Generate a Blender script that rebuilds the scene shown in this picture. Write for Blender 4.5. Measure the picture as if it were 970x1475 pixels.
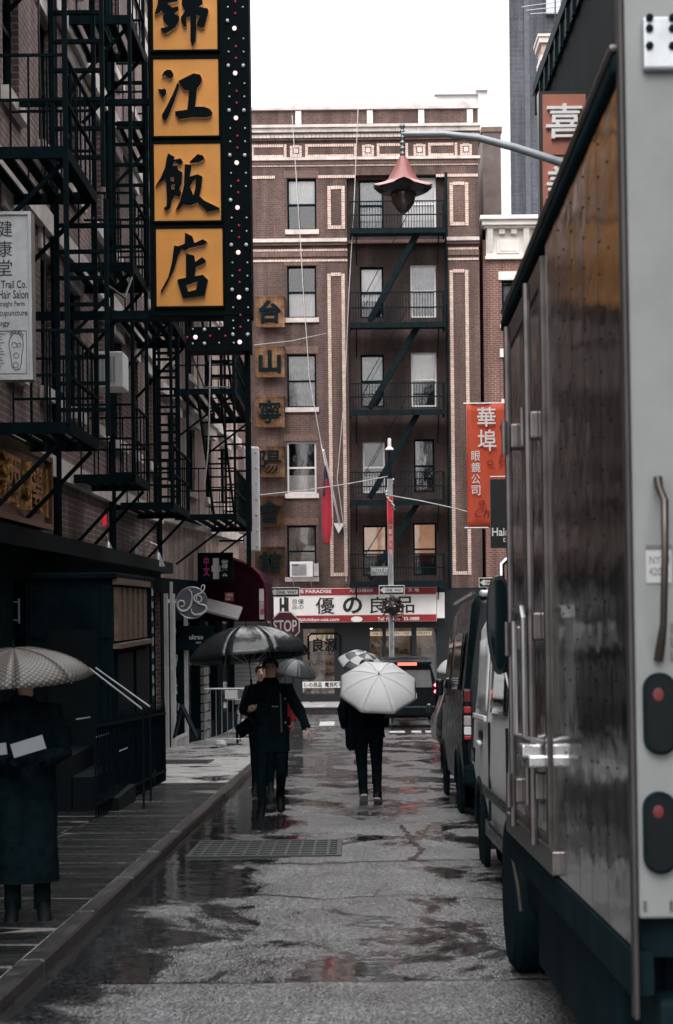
import bpy, bmesh, math, random
from mathutils import Vector, Matrix
from mathutils.geometry import tessellate_polygon
R = math.radians
rnd = random.Random(7)
for _o in list(bpy.data.objects):
    bpy.data.objects.remove(_o)
sc = bpy.context.scene
COL = sc.collection

# ------------------------------------------------------------ camera
F, CX, CY, TH, CZ = 2500.0, 505.0, 873.0, R(0.6), 1.56
cam = bpy.data.objects.new('camera', bpy.data.cameras.new('camera'))
COL.objects.link(cam)
cam.location = (0, 0, CZ)
cam.rotation_euler = (R(90), TH, 0)
cam.data.sensor_fit = 'AUTO'
cam.data.sensor_width = 36
cam.data.lens = F / 1475 * 36
cam.data.shift_x = (485 - CX) / 1475
cam.data.shift_y = (CY - 737.5) / 1475
cam.data.clip_start, cam.data.clip_end = 0.1, 3000
cam.data.dof.use_dof = True
cam.data.dof.focus_distance = 26
cam.data.dof.aperture_fstop = 6.3
sc.camera = cam

# ------------------------------------------------------------ sky, sun, exposure
SUN_EL, SUN_AZ = R(44), R(194)
w = bpy.data.worlds.new("World"); sc.world = w; w.use_nodes = True
nt = w.node_tree; nt.nodes.clear()
N = nt.nodes.new; LK = nt.links.new
out = N('ShaderNodeOutputWorld'); bg = N('ShaderNodeBackground'); bg.inputs[1].default_value = 0.1
sky = N('ShaderNodeTexSky'); sky.sky_type = 'NISHITA'; sky.sun_disc = False
sky.sun_elevation = SUN_EL; sky.sun_rotation = SUN_AZ
tc = N('ShaderNodeTexCoord'); sp = N('ShaderNodeSeparateXYZ'); LK(tc.outputs['Generated'], sp.inputs[0])
mr = N('ShaderNodeMapRange'); mr.inputs[3].default_value = 9.6; mr.inputs[4].default_value = 30.0
LK(sp.outputs[2], mr.inputs[0])
nz = N('ShaderNodeTexNoise'); nz.inputs['Scale'].default_value = 2.2; nz.inputs['Detail'].default_value = 4
LK(tc.outputs['Generated'], nz.inputs['Vector'])
mr2 = N('ShaderNodeMapRange'); mr2.inputs[1].default_value = .3; mr2.inputs[2].default_value = .7
mr2.inputs[3].default_value = .95; mr2.inputs[4].default_value = 1.05; LK(nz.outputs[0], mr2.inputs[0])
mu = N('ShaderNodeMath'); mu.operation = 'MULTIPLY'; LK(mr.outputs[0], mu.inputs[0]); LK(mr2.outputs[0], mu.inputs[1])
cl = N('ShaderNodeVectorMath'); cl.operation = 'SCALE'; cl.inputs[0].default_value = (1.0, .985, .985); LK(mu.outputs[0], cl.inputs['Scale'])
mx = N('ShaderNodeMixRGB'); mx.inputs[0].default_value = .93; LK(sky.outputs[0], mx.inputs[1]); LK(cl.outputs[0], mx.inputs[2])
LK(mx.outputs[0], bg.inputs[0]); LK(bg.outputs[0], out.inputs[0])
sl = bpy.data.lights.new('sun', 'SUN'); sl.energy = 0.9; sl.angle = R(25); sl.color = (1, .96, .92)
so = bpy.data.objects.new('sun', sl); COL.objects.link(so)
# NISHITA rotation is clockwise from +Y
_d = Vector((math.sin(SUN_AZ) * math.cos(SUN_EL), math.cos(SUN_AZ) * math.cos(SUN_EL), math.sin(SUN_EL)))
so.rotation_euler = _d.to_track_quat('Z', 'Y').to_euler()
so.location = (0, -20, 40)
sc.view_settings.view_transform = 'Standard'
sc.view_settings.look = 'None'
sc.view_settings.exposure = 0.55
sc.view_settings.gamma = 1.0

# ------------------------------------------------------------ place helpers
SL = 0.0408; YF = 44.8
def zg(y):
    return -SL * min(y, YF)
def at(px, py, Y):
    dx, dy = (px - CX) * Y / F, (CY - py) * Y / F
    c, s = math.cos(TH), math.sin(TH)
    return Vector((dx * c + dy * s, Y, CZ - dx * s + dy * c))
def atX(px, py, X):       # point on a plane of constant X
    return at(px, py, X * F / (px - CX))

# ------------------------------------------------------------ materials
MATS = {}
def mat(name, col, rough=.6, metal=0., var=.25, scale=3., bump=.0, bscale=40., emit=None, estr=0., spec=.5, col2=None, stretch=None):
    if name in MATS: return MATS[name]
    m = bpy.data.materials.new(name); m.use_nodes = True
    t = m.node_tree; p = t.nodes['Principled BSDF']
    p.inputs['Roughness'].default_value = rough; p.inputs['Metallic'].default_value = metal
    p.inputs['Specular IOR Level'].default_value = spec
    tcn = t.nodes.new('ShaderNodeTexCoord')
    n = t.nodes.new('ShaderNodeTexNoise'); n.inputs['Scale'].default_value = scale; n.inputs['Detail'].default_value = 6
    n.inputs['Roughness'].default_value = .65
    if stretch:
        mpn = t.nodes.new('ShaderNodeMapping'); mpn.inputs['Scale'].default_value = stretch
        t.links.new(tcn.outputs['Object'], mpn.inputs[0]); t.links.new(mpn.outputs[0], n.inputs['Vector'])
    else: t.links.new(tcn.outputs['Object'], n.inputs['Vector'])
    r = t.nodes.new('ShaderNodeValToRGB')
    c2 = col2 or tuple(min(1, c * (1 + var)) for c in col)
    c1 = tuple(c * (1 - var) for c in col)
    r.color_ramp.elements[0].position = .3; r.color_ramp.elements[1].position = .7
    r.color_ramp.elements[0].color = (*c1, 1); r.color_ramp.elements[1].color = (*c2, 1)
    t.links.new(n.outputs[0], r.inputs[0]); t.links.new(r.outputs[0], p.inputs['Base Color'])
    mrn = t.nodes.new('ShaderNodeMapRange'); mrn.inputs[3].default_value = max(0, rough - .1); mrn.inputs[4].default_value = min(1, rough + .1)
    t.links.new(n.outputs[0], mrn.inputs[0]); t.links.new(mrn.outputs[0], p.inputs['Roughness'])
    if bump:
        n2 = t.nodes.new('ShaderNodeTexNoise'); n2.inputs['Scale'].default_value = bscale; n2.inputs['Detail'].default_value = 5
        t.links.new(tcn.outputs['Object'], n2.inputs['Vector'])
        b = t.nodes.new('ShaderNodeBump'); b.inputs['Strength'].default_value = bump; b.inputs['Distance'].default_value = .02
        t.links.new(n2.outputs[0], b.inputs['Height']); t.links.new(b.outputs[0], p.inputs['Normal'])
    if emit:
        p.inputs['Emission Color'].default_value = (*emit, 1); p.inputs['Emission Strength'].default_value = estr
    MATS[name] = m
    return m

def brick_mat(name, c1, c2, mortar, scale=1., dirt=(.03, .028, .03), dirt_amt=.5, rough=.75, spec=.35):
    m = bpy.data.materials.new(name); m.use_nodes = True; t = m.node_tree; p = t.nodes['Principled BSDF']
    p.inputs['Roughness'].default_value = rough
    p.inputs['Specular IOR Level'].default_value = spec
    nn = t.nodes.new; L = t.links.new
    tcn = nn('ShaderNodeTexCoord'); s = nn('ShaderNodeSeparateXYZ'); L(tcn.outputs['Object'], s.inputs[0])
    # faces turned sideways read along y instead of x
    ad = nn('ShaderNodeMath'); L(s.outputs[0], ad.inputs[0]); L(s.outputs[1], ad.inputs[1])
    c = nn('ShaderNodeCombineXYZ'); L(ad.outputs[0], c.inputs[0]); L(s.outputs[2], c.inputs[1])
    b = nn('ShaderNodeTexBrick'); L(c.outputs[0], b.inputs['Vector'])
    b.inputs['Scale'].default_value = 1.0; b.inputs['Brick Width'].default_value = .215 * scale; b.inputs['Row Height'].default_value = .075 * scale
    b.inputs['Mortar Size'].default_value = .007 * scale; b.inputs['Mortar Smooth'].default_value = .2
    b.inputs['Color1'].default_value = (*c1, 1); b.inputs['Color2'].default_value = (*c2, 1); b.inputs['Mortar'].default_value = (*mortar, 1)
    n = nn('ShaderNodeTexNoise'); n.inputs['Scale'].default_value = .55; n.inputs['Detail'].default_value = 8; n.inputs['Roughness'].default_value = .7
    mp = nn('ShaderNodeMapping'); mp.inputs['Scale'].default_value = (1.6, 1.6, .6); L(tcn.outputs['Object'], mp.inputs[0]); L(mp.outputs[0], n.inputs['Vector'])
    r = nn('ShaderNodeMapRange'); r.inputs[1].default_value = .42; r.inputs[2].default_value = .72; r.inputs[4].default_value = dirt_amt; L(n.outputs[0], r.inputs[0])
    mxx = nn('ShaderNodeMixRGB'); L(r.outputs[0], mxx.inputs[0]); L(b.outputs[0], mxx.inputs[1]); mxx.inputs[2].default_value = (*dirt, 1)
    n2 = nn('ShaderNodeTexNoise'); n2.inputs['Scale'].default_value = 14; L(tcn.outputs['Object'], n2.inputs['Vector'])
    mm = nn('ShaderNodeMixRGB'); mm.blend_type = 'MULTIPLY'; mm.inputs[0].default_value = .6
    r2 = nn('ShaderNodeMapRange'); r2.inputs[1].default_value = .3; r2.inputs[2].default_value = .7; r2.inputs[3].default_value = .6; r2.inputs[4].default_value = 1.25; L(n2.outputs[0], r2.inputs[0])
    L(mxx.outputs[0], mm.inputs[1]); L(r2.outputs[0], mm.inputs[2])
    mp6 = nn('ShaderNodeMapping'); mp6.inputs['Scale'].default_value = (2.6, 2.6, .2); L(tcn.outputs['Object'], mp6.inputs[0])
    n6 = nn('ShaderNodeTexNoise'); n6.inputs['Scale'].default_value = 1; n6.inputs['Detail'].default_value = 5; L(mp6.outputs[0], n6.inputs['Vector'])
    r6 = nn('ShaderNodeMapRange'); r6.inputs[1].default_value = .36; r6.inputs[2].default_value = .62; r6.inputs[3].default_value = 1.15; r6.inputs[4].default_value = .62; L(n6.outputs[0], r6.inputs[0])
    s6 = nn('ShaderNodeVectorMath'); s6.operation = 'SCALE'; L(mm.outputs[0], s6.inputs[0]); L(r6.outputs[0], s6.inputs['Scale']); L(s6.outputs[0], p.inputs['Base Color'])
    bu = nn('ShaderNodeBump'); bu.inputs['Strength'].default_value = .6; bu.inputs['Distance'].default_value = .01; bu.invert = True
    L(b.outputs['Fac'], bu.inputs['Height']); L(bu.outputs[0], p.inputs['Normal'])
    MATS[name] = m
    return m

def glass_mat(name, tint=(.02, .03, .035), clear=.98):
    m = bpy.data.materials.new(name); m.use_nodes = True; t = m.node_tree; t.nodes.clear()
    nn = t.nodes.new; L = t.links.new
    o = nn('ShaderNodeOutputMaterial'); tr = nn('ShaderNodeBsdfTransparent'); tr.inputs[0].default_value = (clear, clear, clear, 1)
    g = nn('ShaderNodeBsdfGlossy'); g.inputs['Roughness'].default_value = .03
    n = nn('ShaderNodeTexNoise'); n.inputs['Scale'].default_value = 1.3
    b = nn('ShaderNodeBump'); b.inputs['Strength'].default_value = .05; b.inputs['Distance'].default_value = .05; L(n.outputs[0], b.inputs['Height']); L(b.outputs[0], g.inputs['Normal'])
    fr = nn('ShaderNodeFresnel'); fr.inputs[0].default_value = 1.6
    ad = nn('ShaderNodeMath'); ad.inputs[1].default_value = .03; L(fr.outputs[0], ad.inputs[0])
    mxs = nn('ShaderNodeMixShader'); L(ad.outputs[0], mxs.inputs[0]); L(tr.outputs[0], mxs.inputs[1]); L(g.outputs[0], mxs.inputs[2])
    L(mxs.outputs[0], o.inputs[0]); MATS[name] = m
    return m

BRICK_BACK = brick_mat('brick_brown', (.160, .090, .075), (.112, .066, .058), (.19, .15, .135), dirt=(.045, .032, .030), dirt_amt=.7)
BRICK_BAY = brick_mat('brick_soot_shade', (.070, .038, .032), (.050, .030, .027), (.055, .045, .045), dirt=(.018, .015, .016), dirt_amt=.75)  # soot plus fire-escape shade, both put into the brick colour
BRICK_RED = brick_mat('brick_red', (.25, .10, .075), (.19, .085, .066), (.42, .36, .34), dirt=(.1, .06, .05), dirt_amt=.3)
BRICK_LEFT = brick_mat('brick_left', (.24, .145, .13), (.165, .10, .092), (.42, .36, .35), dirt=(.03, .025, .027), dirt_amt=.7, scale=1.15)
BRICK_TAN = brick_mat('brick_tan', (.52, .38, .32), (.43, .31, .27), (.45, .38, .35), dirt=(.25, .18, .16), dirt_amt=.4)
BRICK_GREY = brick_mat('brick_slate', (.10, .108, .13), (.075, .083, .105), (.12, .125, .14), scale=3.2, dirt=(.06, .066, .085), dirt_amt=.4)
BRICK_PALE = mat('pale_brick', (.66, .50, .43), .7, var=.3, scale=9)
STONE = mat('limestone', (.58, .52, .49), .7, var=.3, scale=2.5, bump=.15)
STONE_DK = mat('brownstone', (.16, .10, .085), .75, var=.35, scale=4, bump=.2)
CREAM = mat('cream_paint', (.72, .68, .64), .5, var=.12)
IRON = mat('black_iron', (.0038, .0100, .0128), .75, var=.4, scale=6, spec=.03)
IRON_BACK = mat('back_iron', (.0075, .0145, .0175), .7, var=.4, scale=6, spec=.05)
BLACK = mat('black_paint', (.0048, .0120, .0155), .65, var=.4, spec=.04)
SHOPDK = mat('dark_shopfront', (.0052, .0135, .0175), .8, var=.5, scale=2, spec=.02)
ROOM = mat('dark_room', (.010, .013, .015), .9, var=.4)
GLASS = glass_mat('window_glass')
GLASSDK = mat('dark_glass', (.004, .010, .013), .06, var=.1, spec=.6)
WHITEP = mat('white_paint', (.72, .72, .72), .45, var=.08, scale=4)
BLIND = mat('blind_fabric', (.92, .90, .89), .8, var=.15, scale=2)
CURTAIN = mat('grey_curtain', (.36, .37, .40), .85, var=.35, scale=5)
WARM = mat('lit_blind', (.45, .30, .2), .8, var=.3, scale=2, emit=(1, .62, .40), estr=.16)
STEELG = mat('galvanised_steel', (.42, .44, .46), .45, .7, var=.2, scale=8)
CHROME = mat('chrome', (.75, .76, .78), .12, 1., var=.08)
RUBBER = mat('tyre_rubber', (.0048, .0120, .0152), .85, var=.3, spec=.04)
CABLE = mat('cable_grey', (.45, .44, .43), .6)
CABLEDK = mat('cable_black', (.015, .02, .022), .6)
SKIN = mat('skin', (.42, .25, .19), .5, var=.12, scale=20)
HAIR = mat('black_hair', (.008, .009, .010), .45, var=.4, scale=60)
CLOTH = mat('black_cloth', (.0036, .0088, .0112), .95, var=.5, scale=14, bump=.3, bscale=60, spec=.03)
DENIM = mat('dark_denim', (.0034, .0084, .0106), .95, var=.4, scale=18, spec=.03)
REDL = mat('red_lamp_lit', (.22, .008, .012), .3, emit=(1, .04, .06), estr=.07)
REDD = mat('red_lens', (.10, .006, .008), .25, var=.3, emit=(1, .03, .03), estr=.004)

# ------------------------------------------------------------ objects
WM = {}
def thing(name, label, cat, M=None, group=None):
    o = bpy.data.objects.new(name, None); COL.objects.link(o)
    o.empty_display_size = .2
    if M is None: M = Matrix()
    if isinstance(M, (tuple, Vector)): M = Matrix.Translation(Vector(M))
    o.matrix_world = M; WM[o.name] = M.copy()
    o['label'] = label; o['category'] = cat
    if group: o['group'] = group
    return o
def tag(o, label=None, cat=None, group=None, kind=None):
    if label: o['label'] = label
    if cat: o['category'] = cat
    if group: o['group'] = group
    if kind: o['kind'] = kind
    return o

class MB:
    def __init__(s): s.v = []; s.f = []; s.mi = []; s.cur = 0
    def add(s, vs, fs):
        b = len(s.v); s.v += [Vector(v) for v in vs]
        for f in fs: s.f.append([b + i for i in f]); s.mi.append(s.cur)
        return s
    def box(s, x0, y0, z0, x1, y1, z1):
        if x0 > x1: x0, x1 = x1, x0
        if y0 > y1: y0, y1 = y1, y0
        if z0 > z1: z0, z1 = z1, z0
        return s.add([(x0,y0,z0),(x1,y0,z0),(x1,y1,z0),(x0,y1,z0),(x0,y0,z1),(x1,y0,z1),(x1,y1,z1),(x0,y1,z1)],
                     [(0,3,2,1),(4,5,6,7),(0,1,5,4),(1,2,6,5),(2,3,7,6),(3,0,4,7)])
    def bar(s, p, q, w, h, up=(0, 0, 1)):      # square bar from p to q
        p, q = Vector(p), Vector(q); d = (q - p).normalized(); u = Vector(up)
        if abs(d.dot(u)) > .98: u = Vector((0, 1, 0)) if abs(d.y) < .9 else Vector((1, 0, 0))
        a = d.cross(u).normalized(); b = a.cross(d).normalized()
        a *= w / 2; b *= h / 2
        return s.add([p-a-b, p+a-b, p+a+b, p-a+b, q-a-b, q+a-b, q+a+b, q-a+b],
                     [(0,1,2,3),(7,6,5,4),(0,4,5,1),(1,5,6,2),(2,6,7,3),(3,7,4,0)])
    def tube(s, pts, r, n=8, cap=True):
        pts = [Vector(p) for p in pts]; k = len(pts)
        rs = r if isinstance(r, (list, tuple)) else [r] * k
        rings = []; prev = None
        for i, p in enumerate(pts):
            d = (pts[min(i+1, k-1)] - pts[max(i-1, 0)]).normalized()
            if prev is None:
                u = Vector((0, 0, 1)) if abs(d.z) < .9 else Vector((1, 0, 0))
                a = d.cross(u).normalized()
            else:
                a = (prev - d * prev.dot(d)).normalized()
            prev = a; b = d.cross(a)
            rings.append([p + (a * math.cos(2*math.pi*j/n) + b * math.sin(2*math.pi*j/n)) * rs[i] for j in range(n)])
        return s.loft(rings, cap)
    def loft(s, rings, cap=True):
        n = len(rings[0]); vs = [v for r in rings for v in r]; fs = []
        for i in range(len(rings) - 1):
            for j in range(n):
                fs.append((i*n+j, i*n+(j+1) % n, (i+1)*n+(j+1) % n, (i+1)*n+j))
        if cap:
            fs.append(tuple(range(n))[::-1]); fs.append(tuple((len(rings)-1)*n + j for j in range(n)))
        return s.add(vs, fs)
    def ell(s, secs, n=16, axis='z'):          # stacked ellipses (cx,cy,z,rx,ry)
        rings = []
        for (cx, cy, z, rx, ry) in secs:
            rings.append([Vector((cx + rx*math.cos(2*math.pi*j/n), cy + ry*math.sin(2*math.pi*j/n), z)) for j in range(n)])
        return s.loft(rings)
    def lathe(s, c, prof, n=20, axis=(0, 0, 1)):   # profile (r,h) about axis through c
        c = Vector(c); ax = Vector(axis).normalized(); u = Vector((1, 0, 0)) if abs(ax.x) < .9 else Vector((0, 1, 0))
        a = ax.cross(u).normalized(); b = ax.cross(a)
        return s.loft([[c + ax*h + (a*math.cos(2*math.pi*j/n) + b*math.sin(2*math.pi*j/n))*max(r, 1e-4) for j in range(n)] for r, h in prof])
    def ball(s, c, r, n=10, m=6, sx=1, sy=1, sz=1):
        c = Vector(c); rings = []
        for i in range(m + 1):
            t = math.pi * i / m; rr = max(math.sin(t), .01) * r
            rings.append([c + Vector((rr*math.cos(2*math.pi*j/n)*sx, rr*math.sin(2*math.pi*j/n)*sy, -math.cos(t)*r*sz)) for j in range(n)])
        return s.loft(rings)
    def prism(s, poly, y0, y1, holes=()):      # polygon in (x,z), extruded y0 (front) to y1
        loops = [list(poly)] + [list(h) for h in holes]
        pts = [p for l in loops for p in l]
        tris = tessellate_polygon([[Vector((p[0], p[1], 0)) for p in l] for l in loops])
        n = len(pts); vs = [(p[0], y0, p[1]) for p in pts] + [(p[0], y1, p[1]) for p in pts]
        c0 = s.cur
        s.add(vs, [tuple(t) for t in tris] + [tuple(n + i for i in t[::-1]) for t in tris])
        sd = []; b = 0
        for l in loops:
            k = len(l)
            for i in range(k): sd.append((b+i, b+(i+1) % k, n+b+(i+1) % k, n+b+i))
            b += k
        s.cur = getattr(s, 'side', c0)
        off = len(s.v) - 2*n
        for f in sd: s.f.append([off + i for i in f]); s.mi.append(s.cur)
        s.cur = c0
        return s
    def xf(s, M):
        s.v = [M @ v for v in s.v]; return s
    def build(s, name, m, parent=None, world=True, smooth=False, bevel=0, sub=0, kind=None, label=None, fix=True):
        me = bpy.data.meshes.new(name)
        vs = s.v
        if parent is not None and world:
            inv = WM[parent.name].inverted(); vs = [inv @ v for v in vs]
        me.from_pydata([tuple(v) for v in vs], [], s.f)
        ms = m if isinstance(m, (list, tuple)) else [m]
        for k in ms: me.materials.append(k)
        if len(ms) > 1: me.polygons.foreach_set('material_index', s.mi)
        if fix:
            bm = bmesh.new(); bm.from_mesh(me); bmesh.ops.recalc_face_normals(bm, faces=bm.faces); bm.to_mesh(me); bm.free()
        if smooth: me.polygons.foreach_set('use_smooth', [True] * len(me.polygons))
        o = bpy.data.objects.new(name, me); COL.objects.link(o); WM[o.name] = Matrix()
        if parent is not None:
            o.parent = parent; WM[o.name] = WM[parent.name]
        if bevel:
            b = o.modifiers.new('bevel', 'BEVEL'); b.width = bevel; b.segments = 2; b.limit_method = 'ANGLE'
        if sub:
            b = o.modifiers.new('subdivision', 'SUBSURF'); b.levels = b.render_levels = sub
        if smooth and not sub:
            try: me.set_sharp_from_angle(angle=R(40))
            except Exception: pass
        if kind: o['kind'] = kind
        if label: o['label'] = label
        return o

def copy_tree(o, M):
    c = o.copy(); COL.objects.link(c); c.matrix_world = M; WM[c.name] = M.copy()
    def kids(a, b):
        for ch in list(a.children):
            d = ch.copy(); COL.objects.link(d); d.parent = b; WM[d.name] = M.copy(); kids(ch, d)
    kids(o, c)
    return c

# flat lettering: text turned into mesh, fitted into a box on the plane y = Y0 facing -y
_tcache = {}
def _text_geo(s, bold, ext):
    k = (s, bold, ext)
    if k not in _tcache:
        cu = bpy.data.curves.new('lettering', 'FONT'); cu.body = s; cu.offset = bold; cu.extrude = ext
        cu.resolution_u = 3
        ob = bpy.data.objects.new('lettering', cu); COL.objects.link(ob)
        dg = bpy.context.evaluated_depsgraph_get(); dg.update()
        me = bpy.data.meshes.new_from_object(ob.evaluated_get(dg))
        _tcache[k] = ([tuple(v.co) for v in me.vertices], [tuple(p.vertices) for p in me.polygons])
        bpy.data.objects.remove(ob); bpy.data.curves.remove(cu); bpy.data.meshes.remove(me)
    return _tcache[k]
def text(mb, s, x0, x1, z0, z1, y, bold=0.0, ext=0.0, slant=0.):
    v, f = _text_geo(s, bold, ext)
    if not v: return mb
    ax, bx = min(p[0] for p in v), max(p[0] for p in v); az, bz = min(p[1] for p in v), max(p[1] for p in v)
    sx = (x1-x0)/max(bx-ax, 1e-6); sz = (z1-z0)/max(bz-az, 1e-6)
    vs = [(x0 + (p[0]-ax)*sx + slant*(p[1]-az)*sz, y - p[2]*min(sx, sz), z0 + (p[1]-az)*sz) for p in v]
    return mb.add(vs, f)
def pxbox(x0, y0, x1, y1, Y):      # pixel rectangle at depth Y -> world x0,x1,z0,z1
    a = at((x0+x1)/2, (y0+y1)/2, Y); k = Y / F
    return a.x-(x1-x0)/2*k, a.x+(x1-x0)/2*k, a.z-(y1-y0)/2*k, a.z+(y1-y0)/2*k

# ============================================================ GROUND, ROAD, PAVEMENT
def wet_asphalt(name, base, lo, hi, speck=1.0, dry=.42):
    m = bpy.data.materials.new(name); m.use_nodes = True; t = m.node_tree; p = t.nodes['Principled BSDF']
    nn = t.nodes.new; L = t.links.new
    g = nn('ShaderNodeNewGeometry'); s = nn('ShaderNodeSeparateXYZ'); L(g.outputs['Position'], s.inputs[0])
    # standing water: low-lying patches, more of them in the gutters
    n = nn('ShaderNodeTexNoise'); n.inputs['Scale'].default_value = 1.15; n.inputs['Detail'].default_value = 8; n.inputs['Roughness'].default_value = .62
    n.inputs['Distortion'].default_value = .4
    mp = nn('ShaderNodeMapping'); mp.inputs['Scale'].default_value = (1, .55, 1); mp.inputs['Location'].default_value = (3.2, 1.7, 0)
    L(g.outputs['Position'], mp.inputs[0]); L(mp.outputs[0], n.inputs['Vector'])
    gut = nn('ShaderNodeMapRange'); gut.inputs[1].default_value = -.55; gut.inputs[2].default_value = -1.65; gut.inputs[4].default_value = .17
    L(s.outputs[0], gut.inputs[0])
    a = nn('ShaderNodeMath'); L(n.outputs[0], a.inputs[0]); L(gut.outputs[0], a.inputs[1])
    pud = nn('ShaderNodeMapRange'); pud.inputs[1].default_value = lo; pud.inputs[2].default_value = hi; L(a.outputs[0], pud.inputs[0])
    # aggregate; clumps in its colour also stand in for wet glints
    v = nn('ShaderNodeTexVoronoi'); v.inputs['Scale'].default_value = 48; L(g.outputs['Position'], v.inputs['Vector'])
    n2 = nn('ShaderNodeTexNoise'); n2.inputs['Scale'].default_value = 30; n2.inputs['Detail'].default_value = 6; L(g.outputs['Position'], n2.inputs['Vector'])
    n3 = nn('ShaderNodeTexNoise'); n3.inputs['Scale'].default_value = 2.3; n3.inputs['Detail'].default_value = 8; L(g.outputs['Position'], n3.inputs['Vector'])
    h = nn('ShaderNodeMath'); L(v.outputs['Distance'], h.inputs[0]); L(n2.outputs[0], h.inputs[1])
    inv = nn('ShaderNodeMath'); inv.operation = 'SUBTRACT'; inv.inputs[0].default_value = 1; L(pud.outputs[0], inv.inputs[1])
    st = nn('ShaderNodeMath'); st.operation = 'MULTIPLY'; st.inputs[1].default_value = .95 * speck; L(inv.outputs[0], st.inputs[0])
    b = nn('ShaderNodeBump'); b.inputs['Distance'].default_value = .022; L(st.outputs[0], b.inputs['Strength']); L(h.outputs[0], b.inputs['Height'])
    b2 = nn('ShaderNodeBump'); b2.inputs['Distance'].default_value = .05; b2.inputs['Strength'].default_value = .12; L(n3.outputs[0], b2.inputs['Height']); L(b.outputs[0], b2.inputs['Normal'])
    L(b2.outputs[0], p.inputs['Normal'])
    ro = nn('ShaderNodeMapRange'); ro.inputs[3].default_value = dry; ro.inputs[4].default_value = .05; L(pud.outputs[0], ro.inputs[0]); L(ro.outputs[0], p.inputs['Roughness'])
    cr = nn('ShaderNodeValToRGB'); cr.color_ramp.elements[0].color = tuple(c*.55 for c in base)+(1,); cr.color_ramp.elements[1].color = tuple(c*1.5 for c in base)+(1,)
    cr.color_ramp.elements[0].position = .35; cr.color_ramp.elements[1].position = .68
    L(n3.outputs[0], cr.inputs[0])
    mc = nn('ShaderNodeMixRGB'); L(pud.outputs[0], mc.inputs[0]); L(cr.outputs[0], mc.inputs[1]); mc.inputs[2].default_value = tuple(c*.3 for c in base)+(1,)
    v2 = nn('ShaderNodeTexVoronoi'); v2.inputs['Scale'].default_value = 75; L(g.outputs['Position'], v2.inputs['Vector'])
    sv = nn('ShaderNodeSeparateColor'); L(v2.outputs['Color'], sv.inputs[0])
    pw = nn('ShaderNodeMath'); pw.operation = 'POWER'; pw.inputs[1].default_value = 2.2; L(sv.outputs[0], pw.inputs[0])
    n5 = nn('ShaderNodeTexNoise'); n5.inputs['Scale'].default_value = 1; n5.inputs['Detail'].default_value = 5; n5.inputs['Roughness'].default_value = .7
    mp5 = nn('ShaderNodeMapping'); mp5.inputs['Scale'].default_value = (42, 13, 13); L(g.outputs['Position'], mp5.inputs[0]); L(mp5.outputs[0], n5.inputs['Vector'])
    ag = nn('ShaderNodeMapRange'); ag.inputs[3].default_value = 1 - .68*min(1, speck); ag.inputs[4].default_value = 1 + 2.0*speck; L(pw.outputs[0], ag.inputs[0])
    ag2 = nn('ShaderNodeMapRange'); ag2.inputs[1].default_value = .38; ag2.inputs[2].default_value = .62; ag2.inputs[3].default_value = 1-.62*min(1, speck); ag2.inputs[4].default_value = 1+.75*speck; L(n5.outputs[0], ag2.inputs[0])
    agm = nn('ShaderNodeMath'); agm.operation = 'MULTIPLY'; L(ag.outputs[0], agm.inputs[0]); L(ag2.outputs[0], agm.inputs[1])
    sc2 = nn('ShaderNodeVectorMath'); sc2.operation = 'SCALE'; L(mc.outputs[0], sc2.inputs[0]); L(agm.outputs[0], sc2.inputs['Scale'])
    L(sc2.outputs[0], p.inputs['Base Color'])
    spm = nn('ShaderNodeMath'); spm.operation = 'MULTIPLY'; spm.inputs[1].default_value = 1.0; L(ag2.outputs[0], spm.inputs[0])
    spx = nn('ShaderNodeMixRGB'); L(pud.outputs[0], spx.inputs[0]); L(spm.outputs[0], spx.inputs[1]); spx.inputs[2].default_value = (.6, .6, .6, 1); L(spx.outputs[0], p.inputs['Specular IOR Level']); p.inputs['IOR'].default_value = 1.6; p.inputs['Specular IOR Level'].default_value = .8
    MATS[name] = m
    return m
ASPH = wet_asphalt('wet_asphalt', (.062, .064, .068), .465, .58, .8, .40)
PATCH = wet_asphalt('wet_concrete_patch', (.046, .048, .052), .58, .70, .7, .40)  # kept darker than the road, whose paler tone imitates far sky reflection
CONC = wet_asphalt('wet_concrete', (.34, .33, .33), .68, .80, .3, .5)

def slab_mat():
    m = mat('wet_bluestone', (.004, .007, .008), .26, var=.5, scale=1.7, col2=(.026, .027, .028), stretch=(.9, 3.4, 1), bump=.5, bscale=16, spec=.6)  # lighter streaks in the colour imitate some of the wet sheen
    return m
SLABM = slab_mat()
KERBM = mat('granite_kerb', (.016, .018, .019), .32, var=.6, scale=5, bump=.4, col2=(.050, .049, .049))
GRDM = mat('ground_dark', (.05, .05, .052), .8)
def strip(name, x0, x1, ys, dz, m, kind='structure', parent=None):
    mb = MB()
    for y in ys: mb.add([(x0, y, zg(y)+dz), (x1, y, zg(y)+dz)], [])
    for i in range(len(ys)-1): mb.f.append([2*i, 2*i+1, 2*i+3, 2*i+2]); mb.mi.append(0)
    return mb.build(name, m, parent, kind=kind, fix=False)
strip('ground', -700, 700, [-400, -12, YF, 900], -.05, GRDM)
strip('road', -1.65, 3.35, [-12, YF, 56.0], 0, ASPH)
for x0, x1, nm in ((-80, -1.65, 'cross_street'), (3.35, 80, 'cross_street')):
    strip(nm, x0, x1, [50.6, 56.0], 0, ASPH)
strip('road_patch', -1.62, 3.3, [-6, 8.85], .004, PATCH)
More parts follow.
